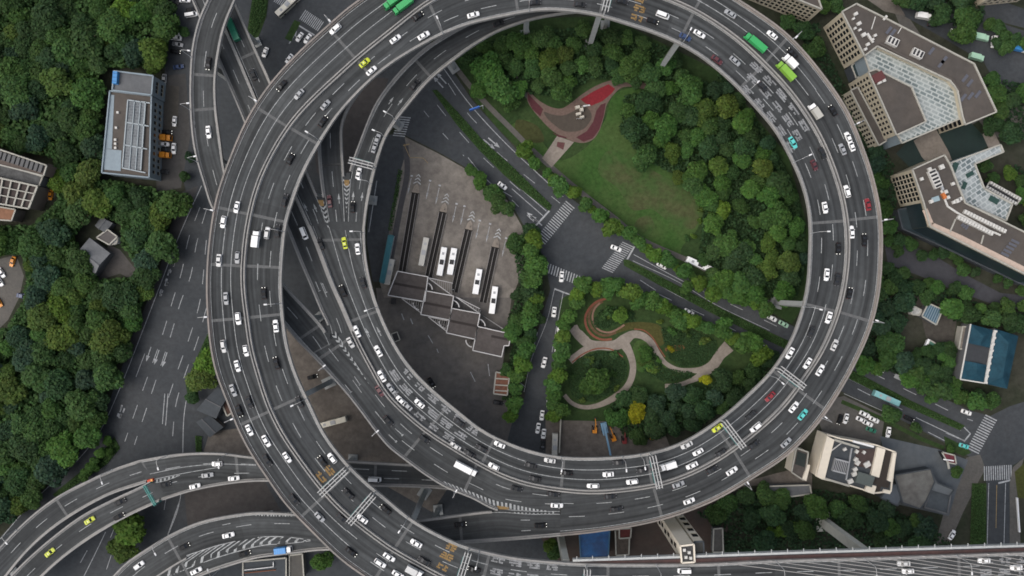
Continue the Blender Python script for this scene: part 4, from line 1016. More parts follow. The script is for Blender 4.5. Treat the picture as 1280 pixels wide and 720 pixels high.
# houses among the trees on the left
def gable(name,label,cat,top,h,ridge_h,roofm,wallm,axis=0):
    """four corners traced at eaves height h, ridge along the longer axis"""
    T=[U(x,y,h) for x,y in top]; c=sum(T,Vector())/4; root=empty(name,(c.x,c.y,0)); tag(root,label,cat)
    P=[p-Vector((c.x,c.y,0)) for p in T]; mb=MB(); mb.prism([(p.x,p.y) for p in P],0,h-.05); mb.build('wall',wallm,root)
    i=axis; a=(P[i]+P[(i+1)%4])/2; b=(P[(i+2)%4]+P[(i+3)%4])/2; a=Vector((a.x,a.y,ridge_h)); b=Vector((b.x,b.y,ridge_h))
    rb=MB(); ex=1.08; E=[Vector((p.x*ex,p.y*ex,p.z-.1)) for p in P]; a=Vector((a.x*ex,a.y*ex,a.z)); b=Vector((b.x*ex,b.y*ex,b.z))
    rb.face([E[(i+1)%4],E[(i+2)%4],b,a]); rb.face([E[(i+3)%4],E[i],a,b]); rb.face([E[i],E[(i+1)%4],a]); rb.face([E[(i+2)%4],E[(i+3)%4],b])
    ro=rb.build('roof',roofm,root); rd=MB(); rd.bar(a+Vector((0,0,.08)),b+Vector((0,0,.08)),.35,.2); rd.build('ridge',M_ROOFG,ro)
    return root
M_TILE=mat('grey_tile_roof',(0.165,0.17,0.175),.85,.25,.2,.8,col2=(0.13,0.135,0.14),sc2=.2)
gable('house','grey gabled house with pale roof in the left wood','house',[(112,299),(136,317),(117,345),(96,327)],5,7.2,M_TILE,M_ROOFG,1)
gable('garden_house','small square grey roofed garden house behind the gabled house','house',[(127,271),(140,279),(131,290),(119,282)],4,4.9,mat('dim_tile_roof',(0.10,0.105,0.11),.85,.25,.2,.8),M_ROOFG,0)
building('garden_house','flat mauve grey roof beside the small square house','house',[(135,287),(147,296),(137,306),(121,297)],3.6,M_ROOFG,mat('mauve_grey_roof',(0.095,0.088,0.085),.9,.2,.15,.6),rim=.25)
building('garden_shed','white roofed shed beside the house path','shed',[(141,297),(148,296),(146,304),(139,306)],2.8,M_WHITE,M_AC,rim=.15)
building('hut','tiny brown roofed hut half hidden in the upper left wood','hut',[(44,135),(58,138),(60,148),(46,152)],3,M_ROOFB,mat('brown_hut_roof',(0.085,0.06,0.05),.9,.2,.2,.6),rim=.15)
# houses below the left arm of the ring
gable('house','dark slate roofed house under trees beside the left arm','house',[(247,512),(272,485),(285,494),(270,522)],5,6.6,M_SLATE,M_ROOFG,0)
gable('house','slate roofed shed with open brown lean to beside the left arm','house',[(246,528),(262,520),(278,534),(262,546)],4,5.0,M_SLATE,M_YARD,0)
building('site_office','brown roofed store under the left arm of the ring','store',[(272,492),(292,486),(302,508),(284,520)],3.6,M_YARD,mat('rust_roof',(0.085,0.052,0.042),.9,.2,.25,.5),rim=.2)
# cream tower block at the lower right
D1,cd=building('office_tower','cream clad block with dark roof plant beside the slate plaza','office',
  [(1033,543),(1050,548),(1094,556),(1119,565),(1113,614),(1092,616),(1060,606),(1027,598),(1019,594)],10,M_CREAML,M_SLATE,rim=.5,rim_m=M_CREAML)
quad_on(D1,'roof_band',[(1032,544),(1041,549),(1029,598),(1019,594)],10,M_CREAML,1.6)
quad_on(D1,'roof_band',[(1095,558),(1105,561),(1097,596),(1087,593)],10,M_CREAML,1.4); quad_on(D1,'roof_band',[(1115,565),(1119,566),(1113,602),(1108,600)],10,M_CREAML,1.2)
quad_on(D1,'roof_band',[(1083,604),(1094,607),(1091,617),(1079,613)],10,M_CREAML,1.2); quad_on(D1,'roof_band',[(1104,611),(1113,613),(1111,617),(1102,615)],10,M_CREAML,1.0)
quad_on(D1,'roof_terrace',[(1106,561),(1114,564),(1107,600),(1112,604),(1110,610),(1101,608),(1098,618),(1093,617),(1096,606),(1086,603),(1087,595),(1098,598)],10,mat('dark_brown_deck',(0.035,0.028,0.024),.8,.3,.15,.5),.25)
quad_on(D1,'roof_terrace',[(1070,561),(1094,561),(1090,586),(1068,582)],10,mat('maroon_brown_roof',(0.062,0.045,0.042),.9,.2,.2,.5),.15)
on_roof(D1,cd,'cooling_tower',1049,582,10,(5.6,5.4,1.6),-.25,M_STEEL,8)
for x,y,s,r in ((1070,564,1.5,1),(1069,574,1.7,1),(1071,578,2,1),(1068,586,1.8,.6),(1067,592,2,.4),(1079,565,1.3,1),(1083,580,2.6,.5),(1062,601,2.2,.4),(1055,561,1.4,.5)): on_roof(D1,cd,'roof_vent',x,y,10,(s,s*.8,1.1),r)
roof_line(D1,'pipe',[(1038,564),(1051,554)],11,.35,.35,M_AC); roof_line(D1,'parapet_rail',[(1041,549),(1073,559)],10,.9,.9,M_PARA); roof_line(D1,'parapet_rail',[(1065,551),(1091,558)],10,.8,1.0,M_WHITE); roof_line(D1,'parapet_rail',[(1028,597),(1061,607)],10,.8,.9,M_PARA); roof_line(D1,'roof_ridge',[(1064,560),(1057,600)],10,.4,.8,M_STEEL)
on_roof(D1,cd,'plant_room',1079,598,10,(7,4.6,2.0),-.3,mat('grey_green_roof',(0.085,0.10,0.095),.8,.3,.1,.5))
an,ca=building('annex','small annex with a dark roof garden and pale wall by the ring','annex',[(995,560),(1010,565),(1008,582),(1004,600),(989,590)],8,M_CREAML,mat('roof_grey_brown',(0.085,0.075,0.068),.9,.2,.2,.5),rim=.4)
quad_on(an,'roof_terrace',[(997,564),(1008,568),(1005,584),(994,580)],8,mat('dark_green_roof',(0.025,0.032,0.03),.8,.3,.2,.5),.3); quad_on(an,'roof_band',[(1009,580),(1012,581),(1007,601),(1002,598)],8,M_CREAML,.8)
# slate plaza roofs
s1=building('pavilion','low brown grey folded roof on the slate plaza','pavilion',[(1118,594),(1140,590),(1163,586),(1168,602),(1158,625),(1150,636),(1128,628)],5,M_SLATE,mat('folded_grey_roof',(0.130,0.130,0.122),.85,.3,.25,.35,col2=(0.095,0.092,0.086),sc2=.12),rim=.1,rim_m=M_SLATE)[0]
building('pavilion','dark slate roof with a pale curved edge on the plaza','pavilion',[(1163,614),(1178,612),(1188,618),(1184,642),(1155,634)],4,M_SLATE,mat('dark_plaza_roof',(0.058,0.068,0.076),.8,.3,.2,.4),rim=.25,rim_m=M_ROOFG)
building('pavilion','pale pointed slate canopy stretching to the garden path','pavilion',[(1163,590),(1172,604),(1192,612),(1186,620),(1160,612),(1156,606)],4.6,M_SLATE,mat('pale_slate_roof',(0.11,0.122,0.13),.8,.3,.12,.4),rim=.1,rim_m=M_SLATE)
building('pavilion','bluish flat roof edge below the cream tower','pavilion',[(1114,606),(1126,604),(1126,624),(1122,632),(1100,622)],4.2,M_SLATE,mat('blue_slate_roof',(0.085,0.10,0.118),.8,.3,.12,.4),rim=.1,rim_m=M_SLATE)
kb=building('pavilion','small dark red stall with a pale beam at the plaza corner','stall',[(1177,565),(1193,569),(1195,580),(1184,578)],3.2,M_DARK,mat('dark_red_stall_roof',(0.11,0.022,0.032),.8,.3,.3,.8),rim=.1)[0]
roof_line(kb,'beam',[(1179,574),(1192,576)],3.3,.5,.3,M_WHITE); roof_line(kb,'beam',[(1184,575),(1186,586)],3.3,.8,.3,M_PARA)
# blue roofed sheds
def hip(name,label,cat,top,h,rise,m,wall):
    T=[U(x,y,h) for x,y in top]; c=sum(T,Vector())/4; root=empty(name,(c.x,c.y,0)); tag(root,label,cat)
    P=[Vector((p.x-c.x,p.y-c.y,h)) for p in T]; mb=MB(); mb.prism([(p.x,p.y) for p in P],0,h-.05); mb.build('wall',wall,root)
    a=(P[0]+P[1])/2; b=(P[2]+P[3])/2; a=a*.62+Vector((0,0,h*.38+rise)); b=b*.62+Vector((0,0,h*.38+rise))
    rb=MB(); rb.face([P[1],P[2],b,a]); rb.face([P[3],P[0],a,b]); rb.face([P[0],P[1],a]); rb.face([P[2],P[3],b]); rb.build('roof',m,root); return root
hip('blue_hall','long blue hip roofed hall beside the white roof divider','hall',[(1246,410),(1270,419),(1262,486),(1236,480)][:0] or [(1244,411),(1273,420),(1259,486),(1234,480)],7,2.5,M_BLUE,M_ROOFG)
bl=empty('blue_hall',U(1222,442,0)); tag(bl,'blue roofed hall with a dark middle section beside the trees','hall')
T=[(1213,405),(1243,413),(1231,479),(1200,474)]; q=[U(x,y,7)-bl.location for x,y in T]; mb=MB(); mb.prism([(p.x,p.y) for p in q],0,6.95); mb.build('wall',M_ROOFG,bl)
mid=lambda f,g:(lerp(T[0][0],T[3][0],f)*(1-g)+lerp(T[1][0],T[2][0],f)*g, lerp(T[0][1],T[3][1],f)*(1-g)+lerp(T[1][1],T[2][1],f)*g)
rp=lambda x,z:Vector(((U(*x,7)-bl.location).x,(U(*x,7)-bl.location).y,z))
mb=MB(); mb.face([rp(mid(0,0),7),rp(mid(0,1),7),rp(mid(.16,.5),9)]); mb.face([rp(mid(0,1),7),rp(mid(.34,1),7),rp(mid(.34,.5),8),rp(mid(.16,.5),9)]); mb.face([rp(mid(.34,0),7),rp(mid(0,0),7),rp(mid(.16,.5),9),rp(mid(.34,.5),8)]); mb.build('roof',M_BLUE,bl)
mb=MB(); mb.face([rp(mid(.34,0),7.02),rp(mid(.34,1),7.02),rp(mid(.66,1),7.02),rp(mid(.66,0),7.02)][::-1]); mb.build('roof',mat('charcoal_roof',(0.035,0.038,0.042),.8,.3,.15,.5),bl)
mb=MB(); mb.face([rp(mid(1,1),7),rp(mid(1,0),7),rp(mid(.84,.5),9)]); mb.face([rp(mid(.66,1),7),rp(mid(1,1),7),rp(mid(.84,.5),9),rp(mid(.66,.5),8)]); mb.face([rp(mid(1,0),7),rp(mid(.66,0),7),rp(mid(.66,.5),8),rp(mid(.84,.5),9)]); mb.build('roof',M_BLUE,bl)
roof_line(bl,'gutter',[(1243,413),(1231,479)],7.0,1.2,.5,M_AC)
mb=MB()
for k in range(9):
    p=U(lerp(1243,1231,k/8),lerp(414,478,k/8),7)-bl.location; mb.box((p.x,p.y,7.7),(1.3,.9,.5),-.2)
mb.build('roof_vent',M_AC,bl); roof_line(bl,'gutter',[(1213,405),(1200,474),(1231,479)],6.9,.5,.4,M_AC)
building('shed_row','pale brick lean to sheds along the blue hall','shed',[(1203,408),(1211,409),(1205,436),(1198,436)],4,M_PARA,mat('lean_to_roof',(0.17,0.15,0.13),.9,.2,.3,.8),rim=.3)
st=building('striped_shed','small shed with blue and white striped roof among trees','shed',[(1160,379),(1178,387),(1170,406),(1152,395)],4,M_ROOFG,mat('stripe_blue',(0.035,0.085,0.13),.6,.4,.2,.6),rim=.2)[0]
for k in range(7):
    f=(k+.3)/7; a=(lerp(1160,1178,f),lerp(379,387,f)); b=(lerp(1152,1170,f),lerp(395,406,f)); roof_line(st,'roof_rib',[a,b],4.02,.45,.14,mat('rib_pale',(0.17,0.23,0.27),.6,.3))
building('shed','white patched roof shack next to the striped shed','shed',[(1136,386),(1143,383),(1152,388),(1149,394),(1140,393)],3,M_AC,mat('white_patched_roof',(0.36,0.36,0.34),.8,.3,.4,.9),rim=.15)
kk=building('kiosk','green roofed kiosk with a white side wall on the bare ground','kiosk',[(1162,425),(1170,430),(1166,437),(1158,434)],2.8,M_WHITE,mat('kiosk_green',(0.06,0.15,0.11),.6,.3),rim=.1)[0]
roof_line(kk,'white_wall',[(1161,424),(1155,436)],2.8,.9,.4,M_WHITE)
building('blue_shed','flat blue sheet roof under the bridge walkway','shed',[(724,663),(762,660),(760,697),(726,698)],5,M_ROOFG,M_BLUEB,rim=.3,rim_m=mat('blue_rim',(0.05,0.12,0.20),.6,.3))
building('site_cabin','row of dim site cabins beside the blue sheet roof','cabin',[(769,662),(787,661),(786,693),(770,694)],3,M_YARD,mat('cabin_roof',(0.075,0.062,0.052),.9,.2,.35,.7),rim=.2)
building('site_cabin','dark red roofed cabin between blue shed and lift tower','cabin',[(774,661),(789,660),(788,672),(774,673)],4,M_YARD,mat('cabin_red_roof',(0.095,0.028,0.026),.9,.2,.25,.7),rim=.2)
building('storage_shed','long grey roof shed in the trees south of the ring','shed',[(952,608),(1012,606),(1014,617),(985,621),(962,618)],4,M_ROOFG,M_ROOFG,rim=.2)
building('storage_shed','narrow grey shed in trees above the walkway','shed',[(892,661),(903,660),(904,690),(891,690)],3.5,M_ROOFG,M_PAVE,rim=.2)
bw=building('pump_house','slate roofed pump house with a railing below the lower ramp','pump house',[(304,702),(358,697),(358,724),(304,724)],6,M_ROOFG,M_SLATE,rim=.4)[0]
roof_line(bw,'railing',[(306,712),(342,708),(342,702)],6.2,.25,.7,M_WHITE); roof_line(bw,'railing',[(306,716),(345,712)],6.2,.2,.5,mat('rust',(0.25,0.09,0.04),.8,.2))
building('roof_slab','grey concrete yard roof beside the pump house','canopy',[(362,694),(378,692),(380,722),(362,722)],5,M_PAVE,M_PAVE,rim=.2)
# depot workshop
ws=building('workshop','rusty orange open sided shack at the depot corner','shack',[(620,465),(637,468),(634,494),(617,492)],4,mat('orange_wall',(0.22,0.09,0.05),.9,.2,.2,.8),mat('rusty_roof',(0.16,0.075,0.05),.9,.2,.35,.8),rim=.3)[0]
for y in (473,481,488): roof_line(ws,'roof_beam',[(619,y),(635,y+1)],4.1,.5,.25,M_PARA)
# lift tower that serves the bridge walkway
lt=building('lift_tower','tall cream lift tower rising beside the bridge walkway','tower',[(850,682),(867,680),(868,702),(852,703)],49,M_CREAML,mat('open_roof_plant',(0.05,0.05,0.05),.8,.3,.5,1.2),rim=.7,rim_m=M_CREAML)[0]
lt2=building('lift_tower','second cream lift shaft with a dark cap behind the first','tower',[(867.5,677),(879,676.5),(880,702),(868.5,702)],46,M_CREAML,mat('dark_cap',(0.045,0.045,0.042),.8,.3,.25,.8),rim=.4,rim_m=M_SLATE)[0]
for k in range(6):
    z=8+k*6.3
    for rt,(x,y) in ((lt,(850.7,692)),):
        p=U(850.3,694,49); link('window',window_mesh(1.6,3.2),rt,(p.x-rt.location.x-.02,p.y-rt.location.y+ (k%2)*.8,z),math.pi/2)
for k in range(5):
    p=U(874,676.6,46); link('window',window_mesh(2.2,3.4),lt2,(p.x-lt2.location.x,p.y-lt2.location.y+.02,10+k*7.2),math.pi)
for x,y in ((855,687),(861,690),(857,696),(863,697)): on_roof(lt,None,'roof_vent',x,y,49,(1,1,.8))

# bus depot: platforms, roofs and the long teal shelter
def bus_platform(hx,hy,tx,ty,label):
    a,b=U(hx,hy,0),U(tx,ty,0); d=(b-a); ln=d.length; d.normalize(); root=empty('bus_platform',a,math.atan2(d.y,d.x)); tag(root,label,'bus platform','bus platforms in the depot')
    mb=MB(); mb.box((ln/2,0,.13),(ln,3.3,.22)); mb.build('kerbed_island',mat('dark_island',(0.022,0.020,0.019),.9,.2,.2,.6),root)
    mb=MB(); mb.prism([(-4,0),(-2.6,1.1),(0,1.55),(0,-1.55),(-2.6,-1.1)],0,.3); mb.box((-1.3,0,.7),(.7,.7,.9)); mb.build('island_head',M_PAVE_L,root)
    for k in range(3):
        mb=MB(); x=-4.6-k*1.5; w=1.6-k*.35
        for sg in (1,-1): mb.face([(x,0,.045),(x-.55,0,.045),(x+1.0-.55,sg*w,.045),(x+1.0,sg*w,.045)][::1 if sg<0 else -1])
        mb.build('chevron_marking',M_PAINT,root)
    for y in (0,1.6,-1.6):
        mb=MB(); mb.bar((0.5,y,1.05),(ln,y,1.05),.16,.10); mb.bar((0.5,y,.6),(ln,y,.6),.10,.08)
        k=0.5
        while k<ln: mb.bar((k,y,.1),(k,y,1.05),.1); k+=2.4
        mb.build('railing',mat('rail_grey',(0.24,0.23,0.22),.6,.3),root)
    return root
bus_platform(519.5,241,502,345,'westernmost dark railed bus platform with a chevron nose')
bus_platform(554,265,536,347,'second dark railed bus platform from the teal shelter')
bus_platform(586,287,568,365,'third dark railed bus platform, right of two parked buses')
bus_platform(619,309,604,378,'easternmost dark railed bus platform near the trees')
M_CANOPY=mat('brown_canopy_roof',(0.080,0.070,0.066),.85,.25,.2,.5,col2=(0.064,0.056,0.052),sc2=.1)
def canopy(pts,label):
    h=6.0; T=[U(x,y,h) for x,y in pts]; c=sum(T,Vector())/len(T); root=empty('bus_canopy',(c.x,c.y,0)); tag(root,label,'canopy','stepped canopies of the bus depot')
    P=[p-Vector((c.x,c.y,0)) for p in T]; mb=MB(); mb.prism([(p.x,p.y) for p in P],h-.4,h,bottom=True); mb.build('roof',M_CANOPY,root)
    tr=MB()
    for i in range(len(P)):
        a,b=P[i],P[(i+1)%len(P)]; tr.bar(a+Vector((0,0,.12)),b+Vector((0,0,.12)),.36,.5)
    tr.build('roof_trim',mat('canopy_trim',(0.50,0.49,0.48),.6,.3),root)
    m=lambda i,j:(P[i]+P[j])/2
    rd=MB(); a,b=m(0,3),m(1,2); rd.bar(lerp(a,b,.03)+Vector((0,0,.06)),lerp(a,b,.97)+Vector((0,0,.06)),1.0,.12); rd.build('ridge',mat('canopy_ridge',(0.035,0.030,0.028),.9,.2),root)
    for p in P[:4]:
        q=p*.86; col=MB(); col.cyl((q.x,q.y,0),.22,h-.41,8); col.build('column',M_STEEL,root)
    return root
canopy([(497,339),(535,346),(531,377),(485,369)],'first stepped brown canopy, nearest the teal shelter')
canopy([(532,363.5),(567,370),(562,400),(526,393)],'second stepped brown canopy from the teal shelter')
canopy([(565,385.5),(600,392),(594,424),(558,416)],'third stepped brown canopy from the teal shelter')
canopy([(597,408),(639,417.5),(636,432),(630,432),(627,446),(591,438)],'fourth stepped brown canopy, nearest the orange shack')
def arc_frame(cx,cy,r,a0,a1,label):
    root=empty('pergola',U(cx,cy,0)); tag(root,label,'pergola','corner pergolas of the depot canopies'); mb=MB(); prev=None
    for k in range(9):
        a=math.radians(lerp(a0,a1,k/8)); p=Vector((r*math.cos(a),r*math.sin(a),5.0))
        if prev is not None: mb.bar(prev,p,.4,.35)
        prev=p
    mb.build('curved_beam',MATS['canopy_trim'],root)
    mb=MB()
    for k in range(1,6):
        a=math.radians(lerp(a0,a1,k/6)); mb.bar((0.2,0.2,5),(r*math.cos(a),r*math.sin(a),5),.14,.2)
    mb.build('slat',MATS['dark_island'],root)
    mb=MB(); mb.cyl((r*.7*math.cos(math.radians((a0+a1)/2)),r*.7*math.sin(math.radians((a0+a1)/2)),0),.15,4.9,8); mb.build('column',M_STEEL,root)
for cx,cy,a0,l in ((533,362,0,'behind the first canopy step'),(566,384,0,'behind the second canopy step'),(598,407,0,'behind the third canopy step'),(527,378,180,'below the first canopy step'),(559,401,180,'below the second canopy step'),(592,424,180,'below the third canopy step')):
    arc_frame(cx,cy,3.0,a0,a0+80,'white quarter round pergola '+l)
def slat_roof(p0,p1,p2,n,label):
    root=empty('slatted_awning',U(*p0,0)); tag(root,label,'awning','slatted awnings on the depot canopies'); h=5.2
    a,b,c=[U(*p,h)-root.location for p in (p0,p1,p2)]
    mb=MB()
    for k in range(n):
        f=(k+.5)/n; p=lerp(a,b,f); q=lerp(a,c,f); mb.bar(p,lerp(p,q,.98),.18,.3)
    mb.build('slat',MATS['rail_grey'],root); mb=MB(); mb.bar(a,b,.25,.3); mb.bar(a,c,.25,.3); mb.build('frame',MATS['canopy_trim'],root)
    mb=MB(); m=(b+c)/2; mb.cyl((m.x,m.y,0),.15,h,8); mb.build('column',M_STEEL,root)
slat_roof((535,347),(566,354),(566,370),12,'slatted awning filling the first upper step'); slat_roof((568,370),(600,386),(600,392),10,'slatted awning filling the second upper step'); slat_roof((601,393),(632,413),(636,416),10,'slatted awning filling the third upper step')
slat_roof((502,373),(526,391),(528,377),9,'slatted awning filling the first lower step'); slat_roof((535,396),(558,414),(560,401),9,'slatted awning filling the second lower step')
te=building('bus_shelter','long narrow teal roofed shelter along the ring edge of the depot','shelter',[(486,294),(492,295),(480,354),(475,352)],4,M_STEEL,mat('teal_roof',(0.035,0.155,0.185),.6,.35,.15,.5),rim=.15,rim_m=mat('teal_rim',(0.04,0.14,0.16),.6,.3))[0]
# ------------------------------------------------------------------ trees and shrubs
def leafmat(name):
    m=bpy.data.materials.new(name); m.use_nodes=True; nt=m.node_tree; N=nt.nodes; L=nt.links; p=N['Principled BSDF']
    oi=N.new('ShaderNodeObjectInfo'); at=N.new('ShaderNodeAttribute'); at.attribute_name='leaf'
    mx=N.new('ShaderNodeMix'); mx.data_type='RGBA'; mx.blend_type='MULTIPLY'; mx.inputs['Factor'].default_value=1
    L.new(oi.outputs['Color'],mx.inputs['A']); L.new(at.outputs['Color'],mx.inputs['B']); L.new(mx.outputs['Result'],p.inputs['Base Color'])
    p.inputs['Roughness'].default_value=.75; p.inputs['Specular IOR Level'].default_value=.2
    tr=N.new('ShaderNodeBsdfTranslucent'); ms=N.new('ShaderNodeMixShader'); ms.inputs[0].default_value=.28
    L.new(mx.outputs['Result'],tr.inputs['Color']); L.new(p.outputs[0],ms.inputs[1]); L.new(tr.outputs[0],ms.inputs[2]); L.new(ms.outputs[0],N['Material Output'].inputs['Surface'])
    return m
M_LEAF=leafmat('leaf'); M_BARK=mat('bark',(0.06,0.045,0.032),.95,.1,.3,3)
def crown_mesh(seed, R=5.0, H=9.0, n=2600, leaf=.85, lobes=13, spread=.70, flat=.5):
    """an uneven crown: a fan of lobes of many sizes, leaf faces through each lobe's skin"""
    rnd=random.Random(seed); v=[]; f=[]; col=[]; LB=[]; el=rnd.uniform(.72,1.0); ea=rnd.uniform(0,3.14)
    for k in range(lobes):
        a=rnd.uniform(0,6.283); r=R*spread*math.sqrt(rnd.random()); x,y=r*math.cos(a),r*math.sin(a)
        x,y=x*math.cos(ea)-y*math.sin(ea)*el, x*math.sin(ea)+y*math.cos(ea)*el
        lr=R*rnd.choice((.2,.26,.32,.36,.42))
        LB.append((x,y,H-R*.5-flat*r*r/R+rnd.uniform(-.7,.7)-lr*.3, lr, rnd.uniform(.78,1.28)))
    LB.append((0,0,H-R*.6,R*.55,.95))
    tot=sum(l[3]**2 for l in LB)
    for lx,ly,lz,lr,lc in LB:
        for _ in range(int(n*lr*lr/tot)):
            z=rnd.uniform(-.35,1); a=rnd.uniform(0,6.283); s=math.sqrt(max(0,1-z*z)); nv=Vector((s*math.cos(a),s*math.sin(a),z))
            rr=lr*rnd.uniform(.7,1.15); p=Vector((lx,ly,lz))+Vector((nv.x*rr,nv.y*rr,nv.z*rr*.75))
            nn=(nv*.6+Vector((0,0,.55))+Vector((rnd.gauss(0,.4),rnd.gauss(0,.4),rnd.gauss(0,.3)))).normalized()
            t=nn.cross(Vector((rnd.gauss(0,1),rnd.gauss(0,1),rnd.gauss(0,1)))).normalized(); b=nn.cross(t); w=leaf*rnd.uniform(.55,1.3); h=w*rnd.uniform(.6,1.0)
            i=len(v); v+= [tuple(p-t*w/2-b*h*.3),tuple(p-b*h*.5),tuple(p+t*w/2),tuple(p+b*h*.5)]; f.append((i,i+1,i+2,i+3))
            k=lc*rnd.choice((.75,.9,1,1,1.12,1.3)); col.append((k*rnd.uniform(.9,1.15),k,k*rnd.uniform(.8,1.1)))
    me=bpy.data.meshes.new('crown'); me.from_pydata(v,[],f); me.materials.append(M_LEAF)
    at=me.attributes.new('leaf','FLOAT_COLOR','FACE')
    for i,c in enumerate(col): at.data[i].color=(*c,1)
    return me
def trunk_mesh(seed,H=9.0,R=5.0):
    rnd=random.Random(seed); mb=MB(); mb.cyl((0,0,-.05),.34,H*.55,7,r2=.2)
    for k in range(6):
        a=k*1.05+rnd.uniform(-.3,.3); r=R*rnd.uniform(.4,.65); z=H*rnd.uniform(.3,.5)
        mb.bar((0,0,z),(r*math.cos(a),r*math.sin(a),z+H*.25),.16)
    return mb.mesh('trunk',M_BARK)
CROWN=[crown_mesh(i) for i in range(10)]+[crown_mesh(20+i,n=2200,leaf=1.0,lobes=9,spread=.6) for i in range(4)]
TRUNK=[trunk_mesh(i) for i in range(3)]
SHRUBM=[crown_mesh(50+i,R=1.6,H=1.9,n=260,leaf=.42,lobes=5) for i in range(4)]
BLADE=[crown_mesh(70+i,R=2.6,H=5.5,n=800,leaf=.62,lobes=6) for i in range(4)]
PAL=dict(dark=(0.029,0.064,0.023),deep=(0.024,0.055,0.024),mid=(0.041,0.088,0.025),yel=(0.062,0.104,0.022),lime=(0.070,0.134,0.021),blue=(0.029,0.062,0.034),gold=(0.22,0.22,0.012),fresh=(0.050,0.116,0.027))
TREES=[]; TOBJ=[]
TONE=dict(dark='dark green',deep='deep green',mid='mid green',blue='bluish green',yel='yellow green',fresh='fresh green',lime='lime green',gold='golden')
ORDN='first second third fourth fifth sixth seventh eighth ninth tenth eleventh twelfth thirteenth fourteenth fifteenth sixteenth seventeenth eighteenth nineteenth twentieth'.split()
def jit(c,rnd): k=rnd.uniform(.85,1.18); return (c[0]*k*rnd.uniform(.92,1.1),c[1]*k,c[2]*k*rnd.uniform(.85,1.15),1)
TPROTO={}
def tree(px,py,rad,pal,label,group,name='broadleaf_tree',cat='tree',small=False):
    pal=pal
    """rad: crown radius in pixels as it shows"""
    seed=int(px*31+py*17); rnd=random.Random(seed)
    k=rad*.335/(2.6 if small else 5.0)*(1.42 if small else 1.07)
    p=U(px,py,0); hgt=(5.5 if small else 9.0)*k; q=U(px,py,hgt*.8)  # crown is what the photo shows
    root=link(name,None,None,(q.x,q.y,0),rnd.uniform(0,6.28)); tag(root,label,cat,group)
    cm=rnd.choice(BLADE) if small else rnd.choice(CROWN)
    c=link('crown',cm,root); c.scale=(k,k,k); c.color=jit(PAL[pal],rnd)
    t=link('trunk',rnd.choice(TRUNK),root); s=k*(.58 if small else 1); t.scale=(s,s,s)
    TREES.append((px,py,rad)); TOBJ.append(root); return root
def inside(p,poly):
    x,y=p; r=False; n=len(poly)
    for i in range(n):
        (x1,y1),(x2,y2)=poly[i],poly[(i+1)%n]
        if (y1>y)!=(y2>y) and x<(x2-x1)*(y-y1)/(y2-y1)+x1: r=not r
    return r
EXCL=[[(124,82),(202,88),(202,230),(124,225)],[(-40,176),(66,196),(72,250),(40,282),(-40,284)],[(92,296),(116,264),(150,280),(152,306),(182,346),(124,350)],[(-40,318),(28,318),(34,345),(28,378),(10,408),(-40,430)],
      [(158,26),(190,30),(186,56),(164,52)],[(40,132),(62,134),(62,154),(42,154)],[(70,-20),(112,-20),(108,8),(84,6)]]
def scatter(poly,n,rmin,rmax,pals,label,group,seed,gap=.72,excl=EXCL,pad=3,name='broadleaf_tree'):
    rnd=random.Random(seed); xs=[p[0] for p in poly]; ys=[p[1] for p in poly]; k=0; tries=0; mine=[]
    while k<n and tries<n*60:
        tries+=1; x,y=rnd.uniform(min(xs),max(xs)),rnd.uniform(min(ys),max(ys)); r=rnd.uniform(rmin,rmax)
        if not inside((x,y),poly): continue
        if any(inside((x+dx*r*.7,y+dy*r*.7),e) for e in excl for dx,dy in ((0,0),(1,0),(-1,0),(0,1),(0,-1))): continue
        if any(math.hypot(x-a,y-b)<(r+c)*gap for a,b,c in TREES if abs(a-x)<60): continue
        pal=rnd.choice(pals); lb=label
        for w in ('dense green ','dark green ','light green ','leafy ','green ','dark ','small ','shaded ','roadside '):
            if lb.startswith(w): lb=lb[len(w):]; break
        lb=('broad ' if r>rmin+(rmax-rmin)*.62 else 'small ' if r<rmin+(rmax-rmin)*.3 else 'middling ')+TONE[pal]+' '+lb
        if group==WOOD: lb+=', '+('near its top edge' if y<90 else 'level with the glass hall' if y<235 else 'level with the gabled house' if y<360 else 'below the gabled house' if y<480 else 'along the slip road')
        if group==PARKG and 'wood' in label: lb+=', '+('by the playground' if y<160 else 'by the upper lawn' if y<250 else 'by the lower lawn')
        tree(x,y,r,pal,lb,group,name); k+=1
    return k
# hand placed trees the photo singles out
WOOD='trees of the left wood'
for x,y,r,p,l in ((150,10,18,'lime','bright green round tree at the top of the left wood'),(189,66,20,'yel','yellow green tree beside the clearing above the glass hall'),(132,50,13,'yel','yellowish tree left of the upper clearing'),
  (71,227,15,'lime','bright lime tree beside the lane of the left apartment block'),(196,272,19,'yel','yellow green tree at the wood edge by the arterial road'),(50,393,22,'yel','broad yellow green tree above the left car park'),(88,372,16,'yel','yellow green crown below the gabled house'),
  (78,300,11,'lime','small bright green tree left of the gabled house'),(36,332,12,'yel','yellow green tree beside the orange car'),(160,386,17,'mid','round green tree on the wood edge halfway down the road'),(110,232,13,'mid','round green crown below the glass hall'),(141,245,18,'mid','spreading tree below the glass hall'),
  (70,385,20,'lime','light green broad crown in the middle of the left wood'),(130,470,22,'mid','large green crown close to the slip road'),(105,475,18,'blue','bluish green crown in the lower left wood')):
    tree(x,y,r,p,l,WOOD)
